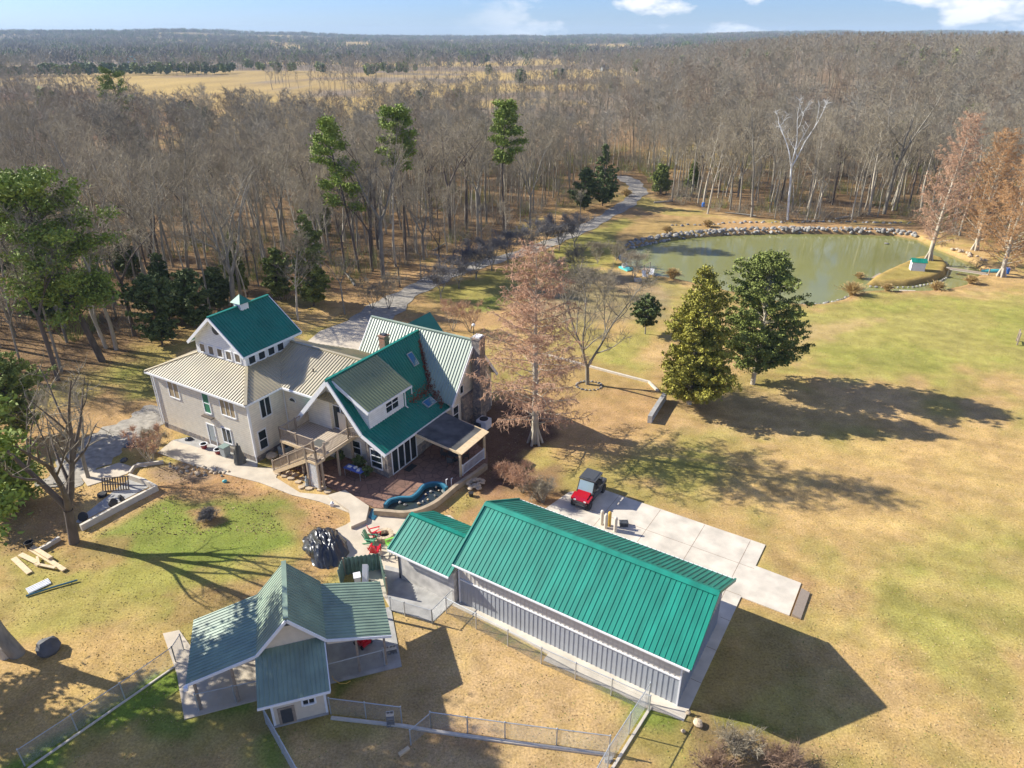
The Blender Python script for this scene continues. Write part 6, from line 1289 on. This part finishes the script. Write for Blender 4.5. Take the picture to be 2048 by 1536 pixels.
for i, (x, y, lb) in enumerate([(168, 1040, 'black tyre leaning in the lower end of the sunken bed'), (228, 1012, 'black tyre lying by the long bed wall'), (245, 1004, 'black tyre leaning on the bed wall near its middle'), (205, 992, 'black tyre lying flat in the sunken bed')]):
    p = P(x, y); w = MB(); w.lathe([(.2, -.1), (.32, -.11), (.36, 0), (.32, .11), (.2, .1)], n=20); o = w.build('tyre', M['black']); o.location = (p.x, p.y, .3 if i < 3 else .14); o.rotation_euler = ((1.1, .3, i) if i < 3 else (0, 0, 0)); tag(o, lb, 'tyre', 'tyres in the sunken bed')
boards = [((28, 1118), (60, 1148), .34, .07, 'short thick pale plank at the far left of the lumber'), ((62, 1100), (130, 1143), .3, .09, 'long pale plank, longest of the scattered lumber'), ((64, 1098), (103, 1122), .3, .2, 'pale boxed beam lying on the long plank'), ((42, 1112), (75, 1128), .34, .05, 'broken pale board in the middle of the lumber'), ((72, 1132), (112, 1140), .2, .06, 'pale board at the lower edge of the lumber'), ((80, 1135), (76, 1118), .14, .05, 'stub of pale board crossing the lumber')]
for i, (a, b_, wd, hh, lb) in enumerate(boards):
    A_, B_ = P(*a), P(*b_); w = MB(); w.beam(A_ + Vector((0, 0, .05 + hh / 2 + .03 * i)), B_ + Vector((0, 0, .05 + hh / 2 + .03 * i)), wd, hh); w.beam(A_ + Vector((0, 0, .03)), A_.lerp(B_, .1) + Vector((0, 0, .03)), wd * .6, .05); o = w.build('plank', M['wood']); tag(o, lb, 'plank', 'scattered pale lumber')
p = P(62, 1098); bk = thing('bucket', 'black bucket standing behind the scattered lumber', 'bucket', p); w = MB(); w.lathe([(.2, 0), (.27, .6), (.29, .62), (.26, .62), (.24, .45)], n=14); w.build('body', M['black'], bk)
p = P(79, 1096); w = MB(); w.box(-.2, .2, -.1, .1, 0, .14); w.box(-.05, .3, -.03, .03, .14, .18); o = w.build('tool_case', M['yellow']); o.location = p; o.rotation_euler = (0, 0, .5); tag(o, 'yellow tool case beside the black bucket', 'case')
A_, B_ = P(55, 1184), P(100, 1163)
for i in range(4):
    dn_ = (B_ - A_).normalized(); off = Vector((-dn_.y, dn_.x, 0)) * .17 * (i - 1.5); w = MB(); w.beam(A_ + off + Vector((0, 0, .06)), B_ + off + Vector((0, 0, .06)), .15, .05); w.beam(A_ + off + Vector((0, 0, .095)), B_ + off + Vector((0, 0, .095)), .04, .03); o = w.build('white_sheet', M['white']); tag(o, 'white ribbed sheet in the stack of four below the lumber', 'sheet', 'stacked white sheets')
w = MB(); w.tube([P(52, 1192, .08), P(100, 1176, .1), P(155, 1160, .12)], .06, 7); o = w.build('long_pipe', M['bluepaint']); tag(o, 'long dark blue pipe lying below the white sheets', 'pipe')
w = MB(); w.lathe([(.36, -.2), (.3, .3), (.26, .75), (.2, .8)], n=12); o = w.build('tree_stump', M['bark_lt']); o.location = P(12, 1312); tag(o, 'brown stump at the left frame edge next to the thick trunk', 'stump')

# ------------------------------------------------------------------ wire fences
def fence(name, px, h, label, nmid=0, top=True, world=False, gap=.08, postr=.035):
    pts = [P(x, y) for x, y in px] if not world else [Vector(q) for q in px]; t = thing(name, label, 'fence', (0, 0, 0)); z = Vector((0, 0, 1))
    allp = []
    for i in range(len(pts) - 1):
        L_ = (pts[i + 1] - pts[i]).length; k_ = max(1, round(L_ / 2.4)); allp += [pts[i].lerp(pts[i + 1], j / k_) for j in range(k_)]
    allp.append(pts[-1])
    for q in allp: w = MB(); w.tube([q - z * .1, q + z * (h + .04)], postr, 7); w.lathe([(postr * 1.3, h + .02), (postr * 1.3, h + .05), (.01, h + .09)], q, 7); w.build('post', M['rail'], t)
    w = MB(); w.tube([q + z * h for q in pts], .025, 6); w.build('top_rail', M['rail'], t)
    a = []; b_ = []
    for i in range(len(pts) - 1):
        A_, B_ = pts[i], pts[i + 1]; L_ = (B_ - A_).length; d = (B_ - A_) / L_; s = -h
        while s < L_:
            for sg in (1, -1):
                x0, z0, x1, z1 = (s, 0, s + h, h) if sg > 0 else (s, h, s + h, 0)
                c0, c1 = max(x0, 0), min(x1, L_)
                if c1 - c0 > .05: a.append(tuple(A_ + d * c0 + z * (z0 + (z1 - z0) * (c0 - x0) / h + .03))); b_.append(tuple(A_ + d * c1 + z * (z0 + (z1 - z0) * (c1 - x0) / h + .0)))
            s += gap
    v, f = prisms(a, b_, np.full(len(a), .0032), np.full(len(a), .0032), 3); fastmesh('wire_mesh', v, f, M['steel'], parent=t); return t
fence('wire_fence', [(50, 1532), (250, 1398), (352, 1325)], 1.2, 'wire fence running diagonally across the lower left grass')
fence('wire_fence', [(533, 1448), (600, 1570)], 1.2, 'short wire fence leaving the front left corner of the kennel')
fence('wire_fence', [(662, 1428), (804, 1446)], 1.2, 'wire fence from the kennel corner to the grey block stack')
fence('wire_fence', [(862, 1456), (1010, 1477), (1218, 1504)], 1.2, 'long wire fence crossing the bottom of the kennel yard')
fence('gate_fence', [(862, 1456), (822, 1490)], 1.1, 'open wire gate standing at the left end of the long yard fence')
fence('wire_fence', [(1296, 1408), (1215, 1536), (1180, 1600)], 1.6, 'tall wire fence running from the barn slab to the bottom edge')
fence('wire_fence', [tuple(BL(-14.9, -.75)), tuple(BL(-8, -1.0)), tuple(BL(-1.6, -.75))], 1.25, 'wire fence standing parallel to the long barn front', world=True)
fence('wire_fence', [(782, 1222), (810, 1232), (865, 1248)], 1.1, 'short wire fence at the end of the grey path between kennel and shed')
fence('wire_fence', [(865, 1248), (906, 1206)], 1.1, 'wire gate closing the gap between grey path and barn corner')
fence('wire_fence', [tuple(KL(-3.8, 2.2)), tuple(KL(-.1, 2.1))], 1.3, 'wire panel closing the front of the left kennel wing', world=True)
fence('wire_fence', [tuple(KL(2.9, 2.1)), tuple(KL(6.0, 2.2))], 1.3, 'wire panel closing the front of the right kennel wing', world=True)
fence('wire_fence', [(352, 1325), (368, 1300)], 1.2, 'short piece of wire fence meeting the left kennel slab')
wall_px('kerb_wall', [(662, 1434), (806, 1450), (862, 1460), (1010, 1481), (1218, 1508)], .16, -.1, .12, 'block_lt', 'low pale kerb under the long yard fence', 'kerb')
wall_px('kerb_wall', [(818, 1494), (798, 1508)], .2, -.1, .12, 'wood', 'short pale beam lying at the open gate', 'beam')
wall_px('kerb_wall', [(55, 1536), (352, 1330)], .1, -.1, .08, 'block_lt', 'thin pale kerb along the lower left wire fence', 'kerb')
wall_px('kerb_wall', [(1302, 1412), (1222, 1540)], .14, -.1, .1, 'block_lt', 'pale kerb along the tall diagonal fence', 'kerb')
def blocks(name, px, nx_, nz_, label, rz=.1):
    p = P(*px)
    for i in range(nx_):
        for k_ in range(nz_):
            w = MB(); w.box(-.2, .2, -.1, -.07, 0, .19); w.box(-.2, .2, .07, .1, 0, .19)
            for x in (-.2, -.02, .17): w.box(x, x + .03, -.07, .07, 0, .19)
            o = w.build('concrete_block', M['block_lt'] if k_ % 2 else M['rock']); o.location = (p.x + i * .42 * math.cos(rz), p.y + i * .42 * math.sin(rz), k_ * .195 + .1); o.rotation_euler = (0 if k_ % 2 else 1.57, 0, rz); tag(o, label, 'block', name)
blocks('blocks at the yard fence end', (782, 1448), 1, 4, 'hollow grey block in the tall stack at the end of the short yard fence'); blocks('blocks by the right kennel wing', (772, 1308), 2, 2, 'hollow pale block piled at the corner of the right kennel wing', .3)
blocks('blocks at the bottom fence', (1216, 1518), 1, 1, 'hollow pale block lying at the foot of the tall diagonal fence')
w = MB(); pts = [P(664, 1352, .04), P(668, 1360, .04), P(680, 1367, .04), P(692, 1367, .04), P(701, 1362, .04)]; w.tube(pts, .025, 6); o = w.build('garden_hose', M['yellow']); tag(o, 'yellow hose curving on the grass right of the kennel', 'hose')
t = thing('lawn_mower', 'red mower parked in the shade of the right kennel wing', 'mower', KL(5.0, 4.2, .05), KR + .6); w = MB(); w.box(-.3, .3, -.4, .4, .15, .4); w.box(-.2, .2, -.25, .2, .4, .55); w.build('body', M['red'], t); w = MB(); w.tube([(-.2, .4, .4), (-.2, .95, .95), (.2, .95, .95), (.2, .4, .4)], .02, 6); w.build('handle', M['black'], t)
for sx_ in (-.33, .33):
    for sy_ in (-.3, .3): w = MB(); w.lathe([(.13, -.04), (.13, .04)], (sx_, sy_, .13), 12, axis='x'); w.build('wheel', M['black'], t)

# ------------------------------------------------------------------ lawn edging and concrete block wall
wall_px('lawn_edging', [(1088, 706), (1120, 715), (1180, 731), (1240, 747), (1298, 762), (1316, 780)], .22, -.1, .2, 'block_lt', 'long thin pale edging curving across the lawn', 'edging')
wall_px('retaining_wall', [(1330, 786), (1316, 806), (1300, 832)], .4, -.1, .75, 'concrete_grey', 'short thick grey concrete wall beside the yellow green cedar', 'wall')

# ------------------------------------------------------------------ on and around the pond
WZ = WATER_Z
hp = P(1833, 540); t = thing('duck_hut', 'small white hut with green roof on the pond island', 'hut', (hp.x, hp.y, th(hp.x, hp.y) - .05), math.radians(-16))
w = MB(); w.box(-.95, .95, -.6, .6, 0, 1.35); w.add([(.95, -.6, 1.35), (.95, .6, 1.35), (.95, 0, 1.75)], [(0, 1, 2)]); w.add([(-.95, -.6, 1.35), (-.95, .6, 1.35), (-.95, 0, 1.75)], [(2, 1, 0)]); w.build('wall', M['white'], t)
w = MB()
for sg in (-1, 1): w.slab([(-1.1, 0, 1.86), (1.1, 0, 1.86), (1.1, sg * .78, 1.38), (-1.1, sg * .78, 1.38)], .05); w.ribs([(-1.1, 0, 1.86), (1.1, 0, 1.86), (1.1, sg * .78, 1.38), (-1.1, sg * .78, 1.38)], .25, .04, .03)
w.build('roof', M['roof_new'], t)
fb = thing('footbridge', 'narrow grey plank footbridge from the island to the right shore', 'bridge', (0, 0, 0)); A_, B_ = P(1896, 537, 0), P(1972, 549, 0); w = MB(); w.beam(A_ + Vector((0, 0, .1)), B_ + Vector((0, 0, .15)), .8, .07)
w.build('deck_boards', M['deckwood'], fb); w = MB(); w.beam(A_ + Vector((0, .45, .03)), B_ + Vector((0, .45, .08)), .08, .16); w.beam(A_ + Vector((0, -.45, .03)), B_ + Vector((0, -.45, .08)), .08, .16); w.build('side_beam', M['block_lt'], fb)
w = MB(); w.beam(B_ + Vector((0, -.5, -.3)), B_ + Vector((0, -.5, 1.1)), .12, .12); w.build('post', M['deckwood'], fb)
p = P(1986, 544); cn = thing('canoe', 'upturned turquoise canoe on the right shore beside the blue barrel', 'canoe', (p.x, p.y, th(p.x, p.y)), .1)
vs = []; fs = []
for i in range(13):
    u = i / 12 * 2 - 1; wd = .42 * (1 - abs(u) ** 2.2) + .01
    for k_ in range(7): a = math.pi * k_ / 6; vs.append((u * 2.0, wd * math.cos(a), .05 + .4 * (1 - .25 * abs(u) ** 2) * math.sin(a)))
for i in range(12):
    for k_ in range(6): j = i * 7 + k_; fs.append((j, j + 1, j + 8, j + 7))
MB().add(vs, fs).build('hull', M['turq'], cn); w = MB(); w.beam((-1.9, 0, .45), (1.9, 0, .45), .04, .05); w.build('keel', M['grey'], cn)
p = P(2006, 548); bb = thing('barrel', 'bright blue barrel behind the cypress trunk at the right shore', 'barrel', (p.x + .5, p.y, th(p.x, p.y))); w = MB(); w.lathe([(.26, 0), (.31, .15), (.31, .42), (.33, .45), (.31, .48), (.31, .8), (.26, .92)], n=18); w.build('drum', M['bluebarrel'], bb); w = MB(); w.lathe([(.25, .92), (.24, .95)], n=18); w.build('lid', M['bluebarrel'], bb)
p = P(1406, 414); w = MB(); w.lathe([(.28, 0), (.32, .2), (.32, .7), (.27, .9)], n=14); o = w.build('barrel', M['bluebarrel']); o.location = (p.x, p.y, th(p.x, p.y)); tag(o, 'small far blue barrel at the foot of a tree behind the pond', 'barrel')
A_, B_ = P(1800, 583, WZ), P(1832, 584, WZ); w = MB(); w.beam(A_ + Vector((0, 0, .1)), B_ + Vector((0, 0, .12)), .7, .06); w.beam(A_ + Vector((.4, -.3, 0)), A_ + Vector((.4, .3, 0)), .1, .12); o = w.build('plank_step', M['concrete']); tag(o, 'pale plank step at the lawn side of the channel', 'plank')
A_, B_ = P(1745, 557, WZ), P(1762, 552, WZ); w = MB(); w.beam(A_ + Vector((0, 0, .1)), B_ + Vector((0, .2, .35)), .4, .05); w.beam(A_, A_ + Vector((0, 0, .15)), .08, .08); o = w.build('duck_ramp', M['deckwood']); tag(o, 'small plank ramp at the left tip of the island', 'ramp')
def grassclump(seed, n, h, sp):
    rg = np.random.default_rng(seed); a = rg.normal(size=(n, 3)) * np.array([.12, .12, 0]); b_ = a * 1.0 + rg.normal(size=(n, 3)) * sp; b_[:, 2] = rg.uniform(.15, 1, n) ** .6 * h; b_[:, :2] *= 1.5 - b_[:, 2:3] / h * .9; mid_ = (a + b_) / 2; mid_[:, 2] = np.maximum(mid_[:, 2] * 1.3, h * .45)
    v1, f1 = prisms(a, mid_, np.full(n, .022), np.full(n, .018), 3); v2, f2 = prisms(mid_, b_, np.full(n, .018), np.full(n, .028), 3); return merge([(v1, f1), (v2, f2)])
for i, (x, y, hh, lb) in enumerate([(1703, 594, 1.9, 'tall straw clump on the near shore right of the cedars'), (1773, 586, 1.0, 'small straw clump at the channel edge'), (1873, 583, 1.4, 'straw clump on the lawn side of the channel'), (1940, 573, 1.2, 'straw clump at the right end of the channel'), (1344, 562, 1.5, 'round straw clump beside the white dock things'), (1720, 553, .9, 'olive clump growing in the water off the island tip'), (1415, 458, 1.3, 'brown tuft above the far stone bank'), (1335, 470, 1.2, 'brown tuft at the far left bank'), (1253, 397, 1.5, 'round orange bush beside the driveway bend')]):
    p = P(x, y, WZ * .6); v, f = grassclump(400 + i, 520, hh, .38 * hh); o = fastmesh('grass_clump', v, f, M['straw']); o.location = (p.x, p.y, max(th(p.x, p.y), WZ)); tag(o, lb, 'grass clump')
dk = thing('dock', 'small weathered dock with rails at the left end of the pond', 'dock', (0, 0, 0)); A_, B_ = P(1262, 556, 0), P(1298, 536, 0); w = MB(); w.beam(A_ + Vector((0, 0, -.1)), B_ + Vector((0, 0, -.1)), 1.6, .1); w.build('deck_boards', M['deckwood'], dk)
for f in (0, .33, .66, 1): q = A_.lerp(B_, f); w = MB(); w.beam(q + Vector((.3, .8, -1.2)), q + Vector((.3, .8, .7)), .1, .1); w.build('post', M['deckwood'], dk)
w = MB(); w.beam(A_ + Vector((.3, .8, .68)), B_ + Vector((.3, .8, .68)), .08, .06); w.build('rail', M['deckwood'], dk)
p = P(1252, 538, 0); bo = thing('pedal_boat', 'turquoise pedal boat beached behind the dock', 'boat', (p.x, p.y, -.2), .5)
w = MB(); poly_x(w, [(-1.0, .1), (-1.2, .35), (-.9, .5), (.9, .5), (1.1, .35), (.9, .1)], -.65, .65); w.build('hull', M['turq'], bo); w = MB(); w.box(-.5, -.06, 0, .4, .5, .6); w.box(.06, .5, 0, .4, .5, .6); w.box(-.5, .5, .35, .45, .6, 1.0); w.build('seat', M['lattice'], bo)
for i, (x, y, rz_2, lb) in enumerate([(1290, 556, .3, 'white beach chair on the shore right of the dock'), (1302, 552, -.4, 'white beach chair nearest to the straw clump')]):
    p = P(x, y); t = thing('beach_chair', lb, 'chair', (p.x, p.y, th(p.x, p.y)), rz_2, 'white chairs on the shore'); w = MB(); w.box(-.3, .3, -.3, .3, .3, .34); w.build('seat', M['white'], t); w = MB(); w.slab([(-.3, .3, .32), (.3, .3, .32), (.3, .6, 1.0), (-.3, .6, 1.0)], .04); w.build('backrest', M['white'], t)
    for sx_ in (-.28, .28): w = MB(); w.beam((sx_, -.28, 0), (sx_, -.28, .5), .05, .05); w.beam((sx_, .3, 0), (sx_, .3, .5), .05, .05); w.beam((sx_, -.3, .5), (sx_, .3, .5), .06, .04); w.build('leg', M['white'], t)
p = P(1275, 562); w = MB(); w.box(-.5, .5, -.3, .3, 0, .35); w.box(-.52, .52, -.32, .32, .35, .4); o = w.build('cooler', M['block_lt']); o.location = (p.x, p.y, th(p.x, p.y)); tag(o, 'pale chest on the shore at the foot of the dock', 'chest')
# fence corner at the right edge
t = thing('timber_gate', 'greenish timber gate at the right frame edge of the lawn', 'gate', P(2034, 690), math.radians(60))
for x in (0, 1.3): w = MB(); w.beam((x, 0, 0), (x, 0, 1.5), .14, .14); w.build('post', M['deckwood'], t)
w = MB(); w.beam((0, 0, 1.35), (1.3, 0, 1.35), .06, .1); w.beam((0, 0, .4), (1.3, 0, .4), .06, .1); w.beam((0, 0, .4), (1.3, 0, 1.35), .05, .08); w.build('rails', M['deckwood'], t)
# far buildings
def farhouse(px, lx, ly, h, rh, label, wm_, rm_, rz=0., cat='building', nm='farm_building'):
    p = P(*px); t = thing(nm, label, cat, (p.x, p.y, th(p.x, p.y) - .3), rz); w = MB(); w.box(-lx, lx, -ly, ly, 0, h); w.add([(lx, -ly, h), (lx, ly, h), (lx, 0, h + rh)], [(0, 1, 2)]); w.add([(-lx, -ly, h), (-lx, ly, h), (-lx, 0, h + rh)], [(2, 1, 0)]); w.build('wall', M[wm_], t)
    w = MB()
    for sg in (-1, 1): w.slab([(-lx - .4, 0, h + rh + .1), (lx + .4, 0, h + rh + .1), (lx + .4, sg * (ly + .5), h - .1), (-lx - .4, sg * (ly + .5), h - .1)], .12)
    w.build('roof', M[rm_], t); w = MB()
    for k_ in range(5): x = -lx + (k_ + .5) * 2 * lx / 5; w.box(x - .7, x + .7, -ly - .06, -ly - .01, .6, min(2.8, h - .5))
    w.build('door', M['dkgrey'], t)
farhouse((268, 121), 19, 9, 5, 4, 'long low far barn with pale green roof at upper left', 'white', 'turq')
farhouse((1209, 142), 3.2, 3, 3, 3, 'small blue grey roofed far house beyond the fields', 'grey', 'dkgrey', .3)
farhouse((832, 100), 7, 5, 4, 3, 'tiny white far building near the skyline', 'white', 'lattice', 0)
# haze: one closed body of air round the scene
hz = MB().box(-5400, 5400, -100, 6800, -12, 92).build('haze', bpy.data.materials.new('air')); tag(hz, kind='stuff')
hm = hz.data.materials[0]; hm.use_nodes = True; hn = hm.node_tree; hn.nodes.clear(); ho = hn.nodes.new('ShaderNodeOutputMaterial'); pv = hn.nodes.new('ShaderNodeVolumePrincipled')
pv.inputs['Color'].default_value = (.60, .80, 1, 1); pv.inputs['Density'].default_value = .00011; pv.inputs['Anisotropy'].default_value = .0; hn.links.new(pv.outputs[0], ho.inputs['Volume'])
